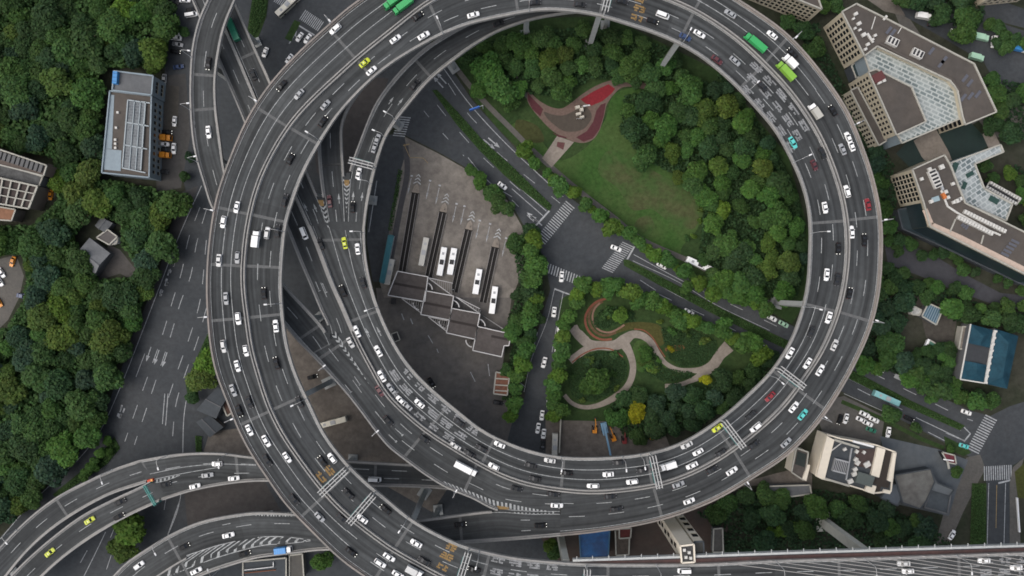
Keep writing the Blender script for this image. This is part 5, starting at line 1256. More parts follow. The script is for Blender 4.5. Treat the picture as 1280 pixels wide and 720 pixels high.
for x,y,r,p,l in ((260,452,21,'lime','bright green tree against the outer edge of the left arm'),(250,474,18,'yel','yellow green tree beside the slate house'),(240,498,11,'dark','dark round tree at the roadside next to the slate house'),(160,658,25,'lime','lime green tree between the two lower left ramps'),(152,690,19,'yel','green tree beneath the edge of the lower left ramp'),(400,704,15,'fresh','single round tree below the lower ramp, left of the ring'),
  (686,683,11,'yel','yellow green tree between spiral and bridge'),(694,692,12,'mid','dark green tree between spiral and bridge'),(229,38,8,'mid','small tree among parked cars left of the ramp'),(229,219,8,'dark','lone dark tree beside the left ramp'),(236,196,7,'deep','small dark tree beside the left ramp lamp')):
    tree(x,y,r,p,l,None)
PARKG='trees of the park in the ring'
for x,y,r,p,l in ((612,84,22,'fresh','large bright green tree at the avenue end of the park'),(625,108,22,'fresh','dense round tree right beside the avenue in the park'),(600,112,14,'fresh','smaller green tree by the avenue kerb in the park'),(635,125,14,'mid','green tree left of the bird shaped playground'),(688,72,15,'yel','yellow green tree above the playground'),(705,66,14,'yel','tall yellowish tree left of centre above the playground'),
  (666,85,13,'mid','green tree up and left of the playground'),(790,85,17,'mid','green tree right of the red playground patch'),(812,92,16,'mid','green tree above the lawn corner'),(843,190,13,'yel','yellow green tree on the lawn side of the park wood'),(905,262,14,'lime','light green tree inside the park wood'),(848,222,10,'yel','yellowish tree where wood meets worn lawn'),(880,345-20,9,'mid','small tree at the lower end of the lawn'),(892,268,7,'yel','little yellow shrub tree at the lawn edge')):
    tree(x,y,r,p,l,PARKG)
tree(797,517,15,'gold','bright golden yellow tree beside the construction yard',None); tree(771,524,14,'fresh','bright green tree left of the golden tree',None); tree(786,522,9,'lime','small lime tree touching the golden tree',None)
tree(745,476,20,'fresh','broad light green tree in the loop of the garden path',None); tree(775,394,11,'lime','yellow green rounded shrub tree in the upper garden bed',None); tree(808,443,10,'fresh','light green tree between the two garden paths',None); tree(884,475,7,'gold','small yellow shrub beside the garden exit path',None,small=True)
# woods
tw=[(-40,-40),(206,-40),(212,40),(206,84),(140,84),(126,100),(122,222),(194,236),(224,240),(206,292),(194,328),(178,380),(158,424),(144,458),(118,524),(88,570),(38,622),(-40,676)]
n1=scatter(tw,175,13,23,['dark','dark','mid','mid','mid','blue','yel','fresh'],'dense green crown in the left wood',WOOD,1,.52)
park=[(830,108),(880,100),(940,150),(985,215),(1006,290),(1004,345),(984,372),(950,372),(905,352),(872,330),(880,262),(862,228),(800,196),(776,160),(780,120)]
n2=scatter(park,66,11,19,['mid','fresh','mid','fresh','dark','yel'],'leafy crown in the park wood',PARKG,2,.50,[])
ptop=[(575,70),(640,40),(740,34),(840,60),(860,100),(800,100),(740,98),(700,120),(665,118),(640,112)]
n3=scatter(ptop,32,10,16,['mid','fresh','dark','mid','mid'],'green crown in the tree belt above the playground',PARKG,3,.52,[])
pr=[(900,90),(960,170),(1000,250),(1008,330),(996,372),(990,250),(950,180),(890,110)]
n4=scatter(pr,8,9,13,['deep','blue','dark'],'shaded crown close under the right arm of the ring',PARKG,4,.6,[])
gd=[(775,492),(830,492),(880,486),(915,470),(960,440),(975,458),(930,495),(880,530),(815,550),(780,545),(760,510)]
n5=scatter(gd,22,11,16,['blue','dark','dark','mid'],'dark green crown along the ring edge of the garden',None or 'trees below the garden',5,.62,[])
cs=[(640,300),(660,285),(672,300),(680,330),(676,372),(660,440),(640,500),(628,500),(640,430),(634,400),(650,360)]
n6=scatter(cs,15,10,15,['fresh','mid','mid','dark'],'green crown between bus depot and cross street','trees between depot and cross street',6,.58,[])
for x,y,r in ((588,212,8),(600,226,12),(612,240,13),(622,252,13),(634,260,11),(622,243,9)): tree(x,y,r,'fresh' if y<230 else 'mid','green tree on the avenue corner of the bus depot','trees at the depot corner')
RX=[[(1028,0),(1075,4),(1112,22),(1220,78),(1250,140),(1206,160),(1120,185),(1098,182),(1058,112),(1025,45)],[(1118,205),(1190,190),(1260,180),(1280,250),(1300,300),(1300,356),(1165,300),(1122,290)],[(1196,402),(1278,412),(1266,494),(1194,480)],[(1148,374),(1182,384),(1172,410),(1134,396)],[(984,540),(1036,538),(1125,562),(1200,560),(1200,640),(1090,622),(985,606)],[(1040,440),(1260,530),(1260,580),(1040,510)],[(1100,290),(1160,312),(1260,362),(1300,368),(1300,392),(1240,386),(1150,350),(1100,330)],[(1148,398),(1176,408),(1190,440),(1180,446),(1150,440)],[(845,640),(890,650),(890,720),(845,720)]]
r1=[(1100,340),(1150,352),(1120,380),(1110,420),(1075,452),(1082,420),(1096,385)]
scatter([(1102,318),(1148,352),(1152,376),(1128,392),(1118,430),(1142,448),(1120,462),(1076,450),(1088,415)],15,12,18,['dark','blue','mid','deep'],'dark crown beside the right arm of the ring','trees right of the ring',8,.6,RX)
scatter([(1190,352),(1300,385),(1300,412),(1200,405),(1180,380)],15,13,19,['mid','fresh','mid','dark'],'green crown above the blue roofed halls','trees above the blue halls',9,.6,RX)
scatter([(1108,455),(1200,440),(1204,486),(1250,500),(1218,510),(1160,482)],10,10,14,['mid','dark','fresh'],'roadside crown left of the blue halls','trees left of the blue halls',10,.6,RX)
scatter([(980,20),(1026,30),(1042,60),(1064,84),(1066,110),(1050,105),(1020,60),(990,36)],9,10,15,['dark','deep','mid'],'crown squeezed between ring and the cream offices','trees between ring and offices',11,.58,RX)
scatter([(1096,184),(1122,214),(1142,246),(1142,276),(1122,300),(1104,310),(1106,270),(1098,225)],10,10,14,['dark','deep','mid','blue'],'crown between the right arm and the machinery office','trees beside the right arm',12,.58,RX)
scatter([(1160,300),(1215,318),(1250,345),(1300,372),(1260,362),(1170,318)],8,7,10,['dark','mid'],'small crown along the dark podium','trees along the podium',13,.7,[RX[1]])
scatter([(1028,-10),(1060,-20),(1050,8),(1030,20)],4,10,13,['mid','dark'],'crown above the corner of the cream offices','trees at the top edge',14,.6,[])
scatter([(1100,-30),(1220,-30),(1230,30),(1216,44),(1180,22),(1130,-4)],13,11,17,['dark','mid','deep'],'crown along the service street at the upper right','trees of the upper right street',15,.6,[])
scatter([(1236,28),(1300,40),(1300,62),(1250,58)],7,9,13,['dark','mid'],'crown above the blue truck','trees above the blue truck',16,.6,[])
scatter([(1240,95),(1300,110),(1300,180),(1256,170),(1236,140)],8,11,16,['mid','dark','fresh'],'crown right of the angled office roof','trees right of the offices',17,.6,[])
scatter([(1222,210),(1240,200),(1262,215),(1300,225),(1300,290),(1275,276),(1276,252),(1236,224)],8,8,12,['lime','fresh','mid'],'light green crown in the square roof garden','trees of the roof garden',18,.6,[[(1231,236),(1238,226),(1277,247),(1270,257)]])
scatter([(872,640),(940,616),(985,624),(1015,606),(1060,612),(1120,640),(1160,660),(1170,682),(1090,680),(1045,655),(1040,676),(900,686),(884,680),(884,650)],22,12,17,['dark','deep','mid','blue','dark'],'dark crown in the trees between ring and bridge','trees between ring and bridge',19,.6,[RX[4],RX[8],[(888,655),(908,655),(908,694),(888,694)],[(1030,650),(1095,680),(1080,692),(1030,662)]])
for x,y,r in ((980,664,10),(992,660,9),(966,668,8),(1146,654,12),(1190,562,6),(1198,590,8)): tree(x,y,r,'lime' if x<1000 else 'mid','yellow green tree above the bridge walkway' if x<1000 else 'green tree near the slate plaza','bright trees above the walkway' if x<1000 else 'trees by the plaza')
# street trees
ST='street trees along the avenue'
for i,(x,y) in enumerate(((655,188),(669,204),(700,230),(717,240),(733,254),(749,269),(765,283),(785,291),(800,303),(820,320),(836,326),(855,340),(875,353),(893,356),(860,362-4),(892,368),(908,366),(925,372),(944,378),(960,386))):
    tree(x,y,random.Random(i).uniform(8,11.5),'fresh' if i%3 else 'lime',ORDN[i]+' bushy street tree down the park kerb of the avenue',ST,'street_tree',small=True)
for i,(x,y) in enumerate(((748,360),(760,364),(770,356),(790,364),(800,376),(816,378),(832,384),(846,394),(852,404),(866,402),(886,410),(903,414),(918,424),(930,432),(945,430),(952,444),(730,356),(905,405))):
    tree(x,y,random.Random(90+i).uniform(8.5,12),'fresh' if i%3 else 'lime',ORDN[i]+' bushy street tree down the garden kerb of the avenue',ST,'street_tree',small=True)
for i,(x,y) in enumerate(((723,367),(720,380),(713,395),(706,408),(703,422),(704,435),(700,446),(697,458),(700,470),(693,482),(694,494),(691,507),(694,520),(700,514))):
    tree(x,y,random.Random(120+i).uniform(8.5,11),'fresh' if i%4 else 'lime',ORDN[i]+' street tree down the garden side of the cross street','street trees along the cross street','street_tree',small=True)
for i,(x,y) in enumerate(((667,297),(664,312),(671,330),(668,346),(668,372),(664,388),(660,402),(656,440),(652,456),(648,470),(645,488),(642,506),(640,520))):
    tree(x,y,random.Random(150+i).uniform(8.5,12),'fresh' if i%4 else 'lime',ORDN[i]+' street tree down the depot side of the cross street','street trees along the cross street','street_tree',small=True)
for i,(x,y) in enumerate(((1117,520),(1141,476),(1158,484),(1168,496),(1148,470),(1098,462),(1145,534),(1084,456),(1178,488),(1222,502))):
    tree(x,y,random.Random(170+i).uniform(7,12),'fresh' if i%2 else 'mid',['lone tree at the lot kerb below the cyan bus','tree above the cyan bus','tree up the avenue from the cyan bus','tree opposite the long stop line','tree behind the bus stop shelter','tree beside the ring on the right avenue','tree on the verge above the slate plaza','tree hard against the ring edge','tree nearest the blue halls','tree at the corner of the right junction'][i]+' by the avenue','street trees right of the ring','street_tree',small=True)
for i,(x,y) in enumerate(((662,196),(684,218),(692,224),(708,236),(741,262),(757,276),(775,288),(792,298),(810,312),(828,322),(845,334),(865,346),(884,356),(900,362),(917,370),(935,376),(952,384))):
    tree(x,y-1,random.Random(400+i).uniform(5,8),'fresh' if i%2 else 'lime',ORDN[i]+' slender street tree between bushier ones on the park kerb','street trees along the avenue','street_tree',small=True)
for i,(x,y) in enumerate(((740,358),(754,360),(776,360),(784,368),(808,374),(824,380),(840,390),(858,398),(875,408),(895,412),(910,420),(938,432))):
    tree(x,y,random.Random(430+i).uniform(6,9),'fresh',ORDN[i]+' slender street tree between bushier ones on the garden kerb','street trees along the avenue','street_tree',small=True)
scatter([(1108,296),(1150,300),(1180,318),(1150,318),(1120,312)],6,8,11,['mid','dark'],'small crown at the podium end of the side street','trees along the side street',31,.6,[])
scatter([(1110,326),(1150,345),(1200,362),(1290,384),(1290,396),(1200,384),(1140,366),(1106,345)],12,8,12,['mid','dark','fresh'],'crown overhanging the lower side of the side street','trees along the side street',32,.55,[])
scatter([(1120,440),(1196,430),(1196,480),(1160,470)],8,9,12,['mid','fresh','dark'],'crown on bare ground below the kiosk','trees below the kiosk',33,.55,[])
scatter([(136,546),(150,552),(100,600),(80,612)],6,6,9,['mid','fresh'],'bushy tree on the verge beside the slip road','trees on the slip road verge',34,.6,[])
for i in range(26):
    rr=random.Random(700+i); x,y=rr.choice(((rr.uniform(724,780),rr.uniform(442,492)),(rr.uniform(748,800),rr.uniform(386,408)),(rr.uniform(836,880),rr.uniform(412,432)),(rr.uniform(800,824),rr.uniform(436,462))))
    o=link('shrub',SHRUBM[i%4],None,tuple(U(x,y,0)),i); k=rr.uniform(1.1,2.1); o.scale=(k,k,k*.8); o.color=jit(PAL[rr.choice(('mid','dark','fresh','yel'))],rr); tag(o,'planted shrub in the beds between the garden paths','shrub','shrubs in the garden beds')
# shrubs in the garden and along beds: individual bushes
for i,(x,y,p) in enumerate(((760,395,'yel'),(786,398,'mid'),(825,402,'yel'),(838,436,'gold'),(836,498,'mid'),(728,500,'yel'),(770,485,'yel'),(716,470,'mid'),(860,420,'mid'),(878,428,'fresh'),(812,452,'yel'),(866,226,'lime'),(875,262,'yel'),(874,276,'lime'),(867,296,'lime'),(858,298,'mid'),(734,455,'mid'))):
    o=link('shrub',SHRUBM[i%4],None,tuple(U(x,y,0)),i); o.scale=(1.1,1.1,1.1); o.color=jit(PAL[p],random.Random(i)); tag(o,'low rounded shrub on the park grass','shrub','shrubs on the park grass')
# ---- past three hundred broadleaf trees the smallest crowns become one mass
import numpy as np
bl=[(c[2],o) for c,o in zip(TREES,TOBJ) if o.name.startswith('broadleaf_tree')]
bl.sort(key=lambda t:-t[0]); rest=[o for _,o in bl[292:]]
if rest:
    V=[];F=[];CL=[];off=0
    bpy.context.view_layer.update()
    for o in rest:
        cr=[c for c in o.children if c.name.startswith('crown')][0]; me=cr.data; nv=len(me.vertices); nf=len(me.polygons)
        a=np.empty(nv*3,np.float32); me.vertices.foreach_get('co',a); a=a.reshape(-1,3); m=np.array(cr.matrix_world,np.float32); a=a@m[:3,:3].T+m[:3,3]
        col=np.empty(nf*4,np.float32); me.attributes['leaf'].data.foreach_get('color',col); col=col.reshape(-1,4)*np.array(list(cr.color),np.float32)
        V.append(a); F.append(np.arange(nv,dtype=np.int32).reshape(-1,4)+off); CL.append(col); off+=nv
        for c in list(o.children): bpy.data.objects.remove(c)
        bpy.data.objects.remove(o)
    me=bpy.data.meshes.new('small_crowns'); V=np.concatenate(V); F=np.concatenate(F); CL=np.concatenate(CL)
    me.vertices.add(len(V)); me.vertices.foreach_set('co',V.ravel()); me.loops.add(F.size); me.loops.foreach_set('vertex_index',F.ravel()); me.polygons.add(len(F))
    me.polygons.foreach_set('loop_start',np.arange(0,F.size,4,dtype=np.int32)); me.update(calc_edges=True); me.materials.append(M_LEAF)
    at=me.attributes.new('leaf','FLOAT_COLOR','FACE'); at.data.foreach_set('color',CL.ravel())
    o=link('woodland_understorey',me); o.color=(1,1,1,1); tag(o,'smaller crowns that fill the gaps of the woods',None,None,'stuff')
# ---- ground cover: leaves nobody could count
def cover(name,polys,dens,zr,leaf,pal,seed,label,excl=()):
    rnd=random.Random(seed); v=[]; f=[]; col=[]
    for poly in polys:
        xs=[p[0] for p in poly]; ys=[p[1] for p in poly]; n=int((max(xs)-min(xs))*(max(ys)-min(ys))*dens)
        for _ in range(n):
            x,y=rnd.uniform(min(xs),max(xs)),rnd.uniform(min(ys),max(ys))
            if not inside((x,y),poly) or any(inside((x,y),e) for e in excl): continue
            p=U(x,y,rnd.uniform(*zr)); nn=Vector((rnd.gauss(0,.5),rnd.gauss(0,.5),1)).normalized(); t=nn.cross(Vector((rnd.gauss(0,1),rnd.gauss(0,1),.1))).normalized(); b=nn.cross(t); w=leaf*rnd.uniform(.5,1.4)
            i=len(v); v+=[tuple(p-t*w/2),tuple(p-b*w*.4),tuple(p+t*w/2),tuple(p+b*w*.4)]; f.append((i,i+1,i+2,i+3)); k=rnd.uniform(.6,1.4); col.append((k*rnd.uniform(.9,1.15),k,k))
    me=bpy.data.meshes.new(name); me.from_pydata(v,[],f); me.materials.append(M_LEAF); at=me.attributes.new('leaf','FLOAT_COLOR','FACE'); at.data.foreach_set('color',[c for q in col for c in (*q,1)])
    o=link(name,me); o.color=(*PAL[pal],1); tag(o,label,None,None,'stuff'); return o
ex=EXCL[:4]+[[(203,95),(240,92),(238,235),(196,240)]]
cover('undergrowth',[tw],.55,(.2,6.5),1.6,'mid',1,'dark undergrowth filling the gaps of the left wood',ex)
cover('undergrowth',[park,ptop,pr,gd,cs],.40,(.2,3.4),1.2,'dark',2,'dark undergrowth below the trees of the park')
cover('undergrowth',[[(1102,318),(1190,352),(1300,385),(1300,412),(1200,405),(1150,376),(1118,430),(1142,448),(1200,440),(1204,486),(1250,500),(1218,510),(1076,450),(1088,415)],[(980,20),(1026,30),(1066,84),(1066,112),(1122,214),(1142,246),(1142,276),(1122,300),(1104,310),(1106,270),(1060,130)],[(872,640),(940,616),(1015,606),(1060,612),(1170,660),(1200,692),(890,692)],[(1095,-30),(1225,-30),(1232,20),(1216,44),(1120,-4)],[(1222,205),(1262,200),(1300,225),(1300,290),(1270,280)],[(1236,95),(1300,110),(1300,180),(1256,170)]],.30,(.15,1.8),1.1,'deep',3,'dark undergrowth around the buildings on the right',RX)
cover('hedge',[[(542,113),(574,142),(602,174),(640,208),(690,257),(686,262),(660,242),(630,217),(600,187),(570,153)],[(779,326),(840,354),(893,382),(960,415),(1068,465),(1135,500),(1206,533),(1199,537),(1120,502),(1064,474),(958,424),(886,389),(832,360)],[(143,548),(150,560),(134,579),(105,599),(70,621),(100,592)],[(263,413),(266,440),(240,498),(240,462)],[(318,-20),(336,-20),(331,20),(308,60)],[(498,212),(503,213),(490,288),(485,288)],[(1215,606),(1231,606),(1231,690),(1213,690)],[(244,545),(252,545),(252,580),(246,588)]],1.6,(.2,.9),.5,'mid',4,'low clipped hedge leaves along medians and verges')
cover('garden_plants',[G([(270,420),(330,350),(430,315),(510,320),(570,370),(575,440),(500,530),(400,570),(300,550)]),G([(400,170),(440,110),(520,90),(600,120),(620,170),(540,170),(470,205),(420,200)]),G([(740,200),(880,200),(1020,260),(1030,310),(960,385),(840,395),(780,350)]),G([(640,300),(700,290),(760,400),(900,420),(900,450),(760,470),(660,420)])],1.3,(.12,.7),.55,'dark',6,'low planted beds between the garden paths')
# ------------------------------------------------------------------ vehicles
def paint(name,c,r=.35): return mat('paint_'+name,c,r,.5)
CARP=dict(w=('white',(0.78,0.78,0.77)),g=('silver grey',(0.30,0.31,0.32)),b=('black',(0.012,0.012,0.013)),d=('dark grey',(0.026,0.027,0.029)),r=('dark red',(0.22,0.018,0.024)),
  t=('yellow green',(0.50,0.56,0.030)),c=('turquoise',(0.10,0.50,0.47)),u=('navy blue',(0.03,0.055,0.13)),o=('orange',(0.62,0.23,0.015)),m=('dim maroon',(0.09,0.025,0.03)),p=('cream',(0.60,0.57,0.48)),n=('bright green',(0.04,0.33,0.10)),q=('apple green',(0.20,0.40,0.05)),y=('pale green',(0.33,0.52,0.38)),l=('bright blue',(0.05,0.24,0.55)),k=('light grey',(0.52,0.52,0.51)),s=('deep green',(0.02,0.15,0.09)),e=('pale cyan',(0.20,0.42,0.43)),a=('beige grey',(0.42,0.41,0.37)))
M_LAMPW=mat('headlamp_lit',(1.0,0.98,0.9),.3,.5,emit=0.9); M_LAMPO=mat('headlamp_glass',(0.22,0.22,0.23),.2,.6); M_TAIL=mat('tail_lamp',(0.35,0.01,0.01),.4,.5)
def loft(mb, secs, mi):
    """secs: (x, halfwidth bottom, halfwidth top, z0, z1) along the car"""
    prev=None
    for x,wb,wt,z0,z1 in secs:
        zm=lerp(z0,z1,.55)
        cur=[(x,-wb,z0),(x,-wb*1.03,zm),(x,-wt,z1),(x,wt,z1),(x,wb*1.03,zm),(x,wb,z0)]
        if prev:
            for i in range(5): mb.face([prev[i],cur[i],cur[i+1],prev[i+1]],mi)
        else: mb.face(cur,mi)
        prev=cur
    mb.face(prev[::-1],mi)
PROTO={}
def car_meshes(kind,col):
    if (kind,col) in PROTO: return PROTO[(kind,col)]
    name,c=CARP[col]; P=mat('paint_'+name.replace(' ','_'),c,.5,.15) if col in 'bd' else paint(name.replace(' ','_'),c); parts=[]
    if kind in ('saloon','suv','van','wagon'):
        L,Wd,bon,base0,base1,t0,t1,zt,belt=dict(saloon=(4.6,1.80,1.02,1.05,-1.62,.25,-.98,1.42,.92),suv=(4.7,1.88,1.1,1.05,-2.15,.35,-1.75,1.68,1.02),wagon=(4.5,1.78,1.0,1.0,-2.02,.30,-1.5,1.5,.95),van=(5.0,1.92,1.15,1.85,-2.40,1.15,-2.28,1.95,1.10))[kind]
        h=L/2; w=Wd/2; mb=MB()
        loft(mb,[(-h,w*.78,w*.72,.34,belt*.86),(-h+.18,w*.95,w*.84,.30,belt*.98),(base1+.1,w,w*.9,.25,belt),(0,w,w*.9,.25,belt),(base0,w,w*.88,.25,belt),(h-.45,w*.97,w*.80,.28,belt*.84),(h-.1,w*.84,w*.70,.32,belt*.74),(h,w*.70,w*.60,.36,belt*.62)],0)
        wb,wt=w*.86,w*.70
        b0=[(base1,-wb,belt),(base0,-wb,belt),(base0,wb,belt),(base1,wb,belt)]; tt=[(t1,-wt,zt-.03),(t0,-wt,zt-.03),(t0,wt,zt-.03),(t1,wt,zt-.03)]
        # roof skin and pillars
        mb.face([(t1-.06,-wt-.03,zt),(t0+.06,-wt-.03,zt),(t0+.06,wt+.03,zt),(t1-.06,wt+.03,zt)],0)
        for i,s in ((0,1),(3,-1)):
            pass
        mb.face([(t1-.06,-wt-.03,zt),(t1-.06,-wt-.03,zt-.08),(t0+.06,-wt-.03,zt-.08),(t0+.06,-wt-.03,zt)],0); mb.face([(t1-.06,wt+.03,zt),(t0+.06,wt+.03,zt),(t0+.06,wt+.03,zt-.08),(t1-.06,wt+.03,zt-.08)],0)
        for p,q in zip(b0,tt): mb.bar(p,q,.09,.09,0)
        for sx in (-h+.85,h-.85):
            for sy in (-1,1):
                y=sy*(w-.08); ring=[(sx+.33*math.cos(2*math.pi*i/10),y,.33+.33*math.sin(2*math.pi*i/10)) for i in range(10)]; ring2=[(p[0],y-sy*.2,p[2]) for p in ring]
                mb.face([(p[0],p[1]+sy*.1,p[2]) for p in ring],1)
                for i in range(10): j=(i+1)%10; mb.face([(ring[i][0],ring[i][1]+sy*.1,ring[i][2]),(ring[j][0],ring[j][1]+sy*.1,ring[j][2]),ring2[j],ring2[i]],1)
        for sy in (-1,1): mb.box((base0-.25,sy*(w+.10),belt+.05),(.18,.22,.14),mi=0)
        parts.append(('body',mb.mesh('body',[P,M_TYRE])))
        g=lambda pts,n:(lambda m:(m.face(pts),parts.append((n,m.mesh(n,M_GLASS)))))(MB())
        g([b0[1],b0[2],tt[2],tt[1]],'windscreen'); g([b0[3],b0[0],tt[0],tt[3]],'rear_window')
        m=MB(); m.face([b0[0],b0[1],tt[1],tt[0]]); parts.append(('side_window',m.mesh('side_window',M_GLASS))); m=MB(); m.face([b0[2],b0[3],tt[3],tt[2]]); parts.append(('side_window',m.mesh('side_window',M_GLASS)))
        if kind=='saloon' and col in 'gcw':
            pass
        if col=='t' : m=MB(); m.box((-.35,0,zt+.09),(.22,.5,.14)); parts.append(('taxi_sign',m.mesh('taxi_sign',M_WHITE)))
        lm=M_LAMPW if col=='b' else M_LAMPO
        for sy in (-1,1): m=MB(); m.box((h-.12,sy*w*.58,belt*.70),(.22,.24,.14)); parts.append(('headlight',m.mesh('headlight',lm)))
        for sy in (-1,1): m=MB(); m.box((-h+.06,sy*w*.62,belt*.72),(.16,.30,.16)); parts.append(('tail_light',m.mesh('tail_light',M_TAIL)))
    elif kind in ('truck','lorry','flat'):
        L=dict(truck=6.6,lorry=9.2,flat=7.6)[kind]; h=L/2; w=1.12; mb=MB(); cabc='w' if col in 'kla' else col
        PC=paint(CARP[cabc][0].replace(' ','_'),CARP[cabc][1]) if kind!='lorry' else P
        loft(mb,[(h-1.9,w,w*.95,.5,2.4),(h-.5,w,w*.92,.5,2.4),(h-.05,w*.95,w*.9,.5,1.5)],0); mb.box((0,0,.55),(L-1,.9,.3),mi=1)
        for sx in (-h+1.2,-h+2.2,h-1.2):
            for sy in (-1,1): mb.cyl((sx,sy*.95,.0),.01,.01,3,1); mb.box((sx,sy*.92,.45),(.85,.28,.85),mi=1)
        parts.append(('cab',mb.mesh('cab',[PC,M_TYRE])))
        m=MB(); m.face([(h-.52,-w*.86,2.36),(h-.06,-w*.85,1.55),(h-.06,w*.85,1.55),(h-.52,w*.86,2.36)]); m.v=[(a+.02,b,c+.02) for a,b,c in m.v]; parts.append(('windscreen',m.mesh('windscreen',M_GLASS)))
        m=MB(); bz=3.0 if kind!='flat' else 1.9
        m.box((-.95-.1,0,(.75+bz)/2),(L-2.3,w*2.08,bz-.75)); 
        for k in range(5): m.box((-.95-.1-(L-2.3)/2+(L-2.3)*(k+.5)/5,0,bz+.03),(.12,w*2.0,.06))
        parts.append(('cargo_box',m.mesh('cargo_box',P)))
    elif kind in ('bus','coach'):
        L=11.5; h=L/2; w=1.28; mb=MB(); loft(mb,[(-h,w*.95,w*.9,.35,2.9),(-h+.25,w,w*.93,.3,3.05),(h-.3,w,w*.93,.3,3.05),(h,w*.94,w*.86,.35,2.8)],0)
        for sx in (-h+2.6,h-2.4):
            for sy in (-1,1): mb.box((sx,sy*(w-.1),.45),(.95,.3,.9),mi=1)
        parts.append(('body',mb.mesh('body',[P,M_TYRE])))
        m=MB(); m.box((0,0,2.1),(L-.6,w*2.07,.8)); parts.append(('side_window',m.mesh('side_window',M_GLASS)))
        m=MB(); m.box((h-.02,0,1.9),(.12,w*1.75,1.2)); parts.append(('windscreen',m.mesh('windscreen',M_GLASS)))
        m=MB(); m.box((.3,0,3.15),(2.0,1.7,.28)); m.box((.3,0,3.3),(1.5,1.1,.04)); parts.append(('roof_unit',m.mesh('roof_unit',M_DARK if col=='w' else M_STEEL)))
        m=MB(); m.box((-h*.55,0,3.12),(1.0,1.0,.14)); parts.append(('roof_hatch',m.mesh('roof_hatch',M_STEEL)))
    PROTO[(kind,col)]=parts; return parts
VEH=[]
TYPEN=dict(saloon='car',suv='car',wagon='car',van='van',truck='truck',lorry='truck',flat='truck',bus='bus',coach='bus')
def vehicle(px,py,kind,col,place,ang=None,z0=None):
    """stands on the highest deck seen at the pixel, turned along its lane; ang: picture angle for ground traffic"""
    best=None
    if ang is None:
        for st in ALL[:-1]:
            q,t,d=st.locate(px,py)
            if d<3.2 and -.02<=t<=1.02:
                p=st.point(q,t)
                if best is None or p.z>best[0].z: best=(p,st,q,t)
    if best:
        p,st,q,t=best; d=st.tangent(q,t)
        rev=st in (S_MO,S_S1,S_K0,S_L,S_R1,S_R2D,)
        if st is S_R2 and t>.6: rev=True
        if rev: d=-d
        p=st.point(q,t,.02); rz=math.atan2(d.y,d.x); dk=st.key
    else:
        p=U(px,py,.045); a=math.radians(ang or 0); rz=math.atan2(-math.sin(a),math.cos(a)); dk='ground'; q=t=0
    o=empty(dict(saloon='car',suv='car',wagon='car',van='van',truck='truck',lorry='truck',flat='truck',bus='bus',coach='bus')[kind],p,rz)
    ps=[]
    rv=random.Random(int(px*13+py*7)); o.scale=(rv.uniform(.93,1.06),rv.uniform(.95,1.04),rv.uniform(.95,1.06))
    for n,me in car_meshes(kind,col): link(n,me,o)
    print('GROUNDCAR',px,py,kind,col) if dk=='ground' and place is None else None
    VEH.append(dict(o=o,px=px,py=py,kind=kind,col=col,deck=dk,q=q,t=t,place=place)); return o
DATA={
'00':"1045,320,b 1045,655,w 1168,145,s,lorry 1265,365,d",
'01':"405,143,w,suv 540,320,t 580,355,w 695,200,w 845,178,w 1095,75,w 820,80,b 130,430,b 222,468,g 345,532,g 605,705,g 790,430,d 1210,120,d 745,32,n,lorry 700,6,n,lorry 340,604,b",
'02':"750,78,w,van 940,175,w 1110,305,g 1090,72,g 335,25,d 120,15,d 550,10,d 860,185,u 1020,300,m 1205,215,n,lorry 1250,435,d 700,108,b",
'03':"20,180,w 110,320,w,truck 120,270,b 85,365,q,lorry 225,555,a,truck 320,555,b 400,695,w",
'10':"1185,325,w 1120,388,w 1097,585,k 1190,573,g",
'11':"5,485,w,truck 58,450,k,suv 110,432,d 175,75,b 148,275,d 245,455,w,van 325,495,d 445,500,t 510,525,w 485,320,b 370,295,m 515,145,w 597,10,g 535,690,d",
'13':"370,30,g 410,0,w 225,100,m 265,40,d 392,238,w 495,300,r 283,325,w 415,432,w 478,490,b 348,520,b 290,658,w 342,680,d 125,0,c",
'20':"1133,42,g 1195,160,w,suv 1120,290,k 1233,315,w,wagon 1193,400,w 1172,518,g 1250,570,d 1245,700,w 1197,610,b",
'21':"42,25,b 102,190,w 103,372,b 437,20,b 503,210,w 475,273,k 615,318,w 632,443,w 680,505,g 725,560,w 752,582,g 820,578,w 625,520,m 670,670,d 215,560,d 1015,670,d",
'22':"1222,690,w,suv 1030,695,t 1185,640,d",
'23':"110,320,w 195,375,w 303,140,w 327,290,k 258,410,w 130,590,w 170,633,c 405,25,b 215,210,d 5,545,r",
'30':"1085,158,w 1168,230,w 975,270,w 1150,512,w 445,445,t 252,602,t 600,420,b 610,345,d 830,260,d 700,663,w 988,690,w 1035,215,g 925,570,b 1225,605,b",
'31':"55,45,w 160,128,w 65,148,d 385,132,w 330,140,b 465,308,d 320,422,g 535,433,w 430,425,d 190,330,d 590,235,w,van 660,618,w 630,658,w 800,553,w 838,640,d 470,590,b 645,382,b 715,712,w 800,692,k,truck 1090,685,b 1055,180,w,lorry 1215,60,w 1190,170,w 1005,75,k 850,40,d 150,582,l,truck 1075,112,d 1125,80,d 1015,460,b",
'32':"185,140,k 280,203,b 478,210,w 413,267,w 597,247,w,suv 232,365,w 105,230,d 200,308,d 95,165,d 20,280,d 485,320,d 525,382,d 893,340,w 1093,195,w 990,190,d 830,260,g 905,163,w 935,95,w 870,65,k 783,163,w,truck 1045,100,d 645,190,d 540,150,d 855,690,w,van 1215,55,d 140,465,b",
'33':"95,45,g 675,655,k 705,693,w 1070,640,w 1240,675,w"}
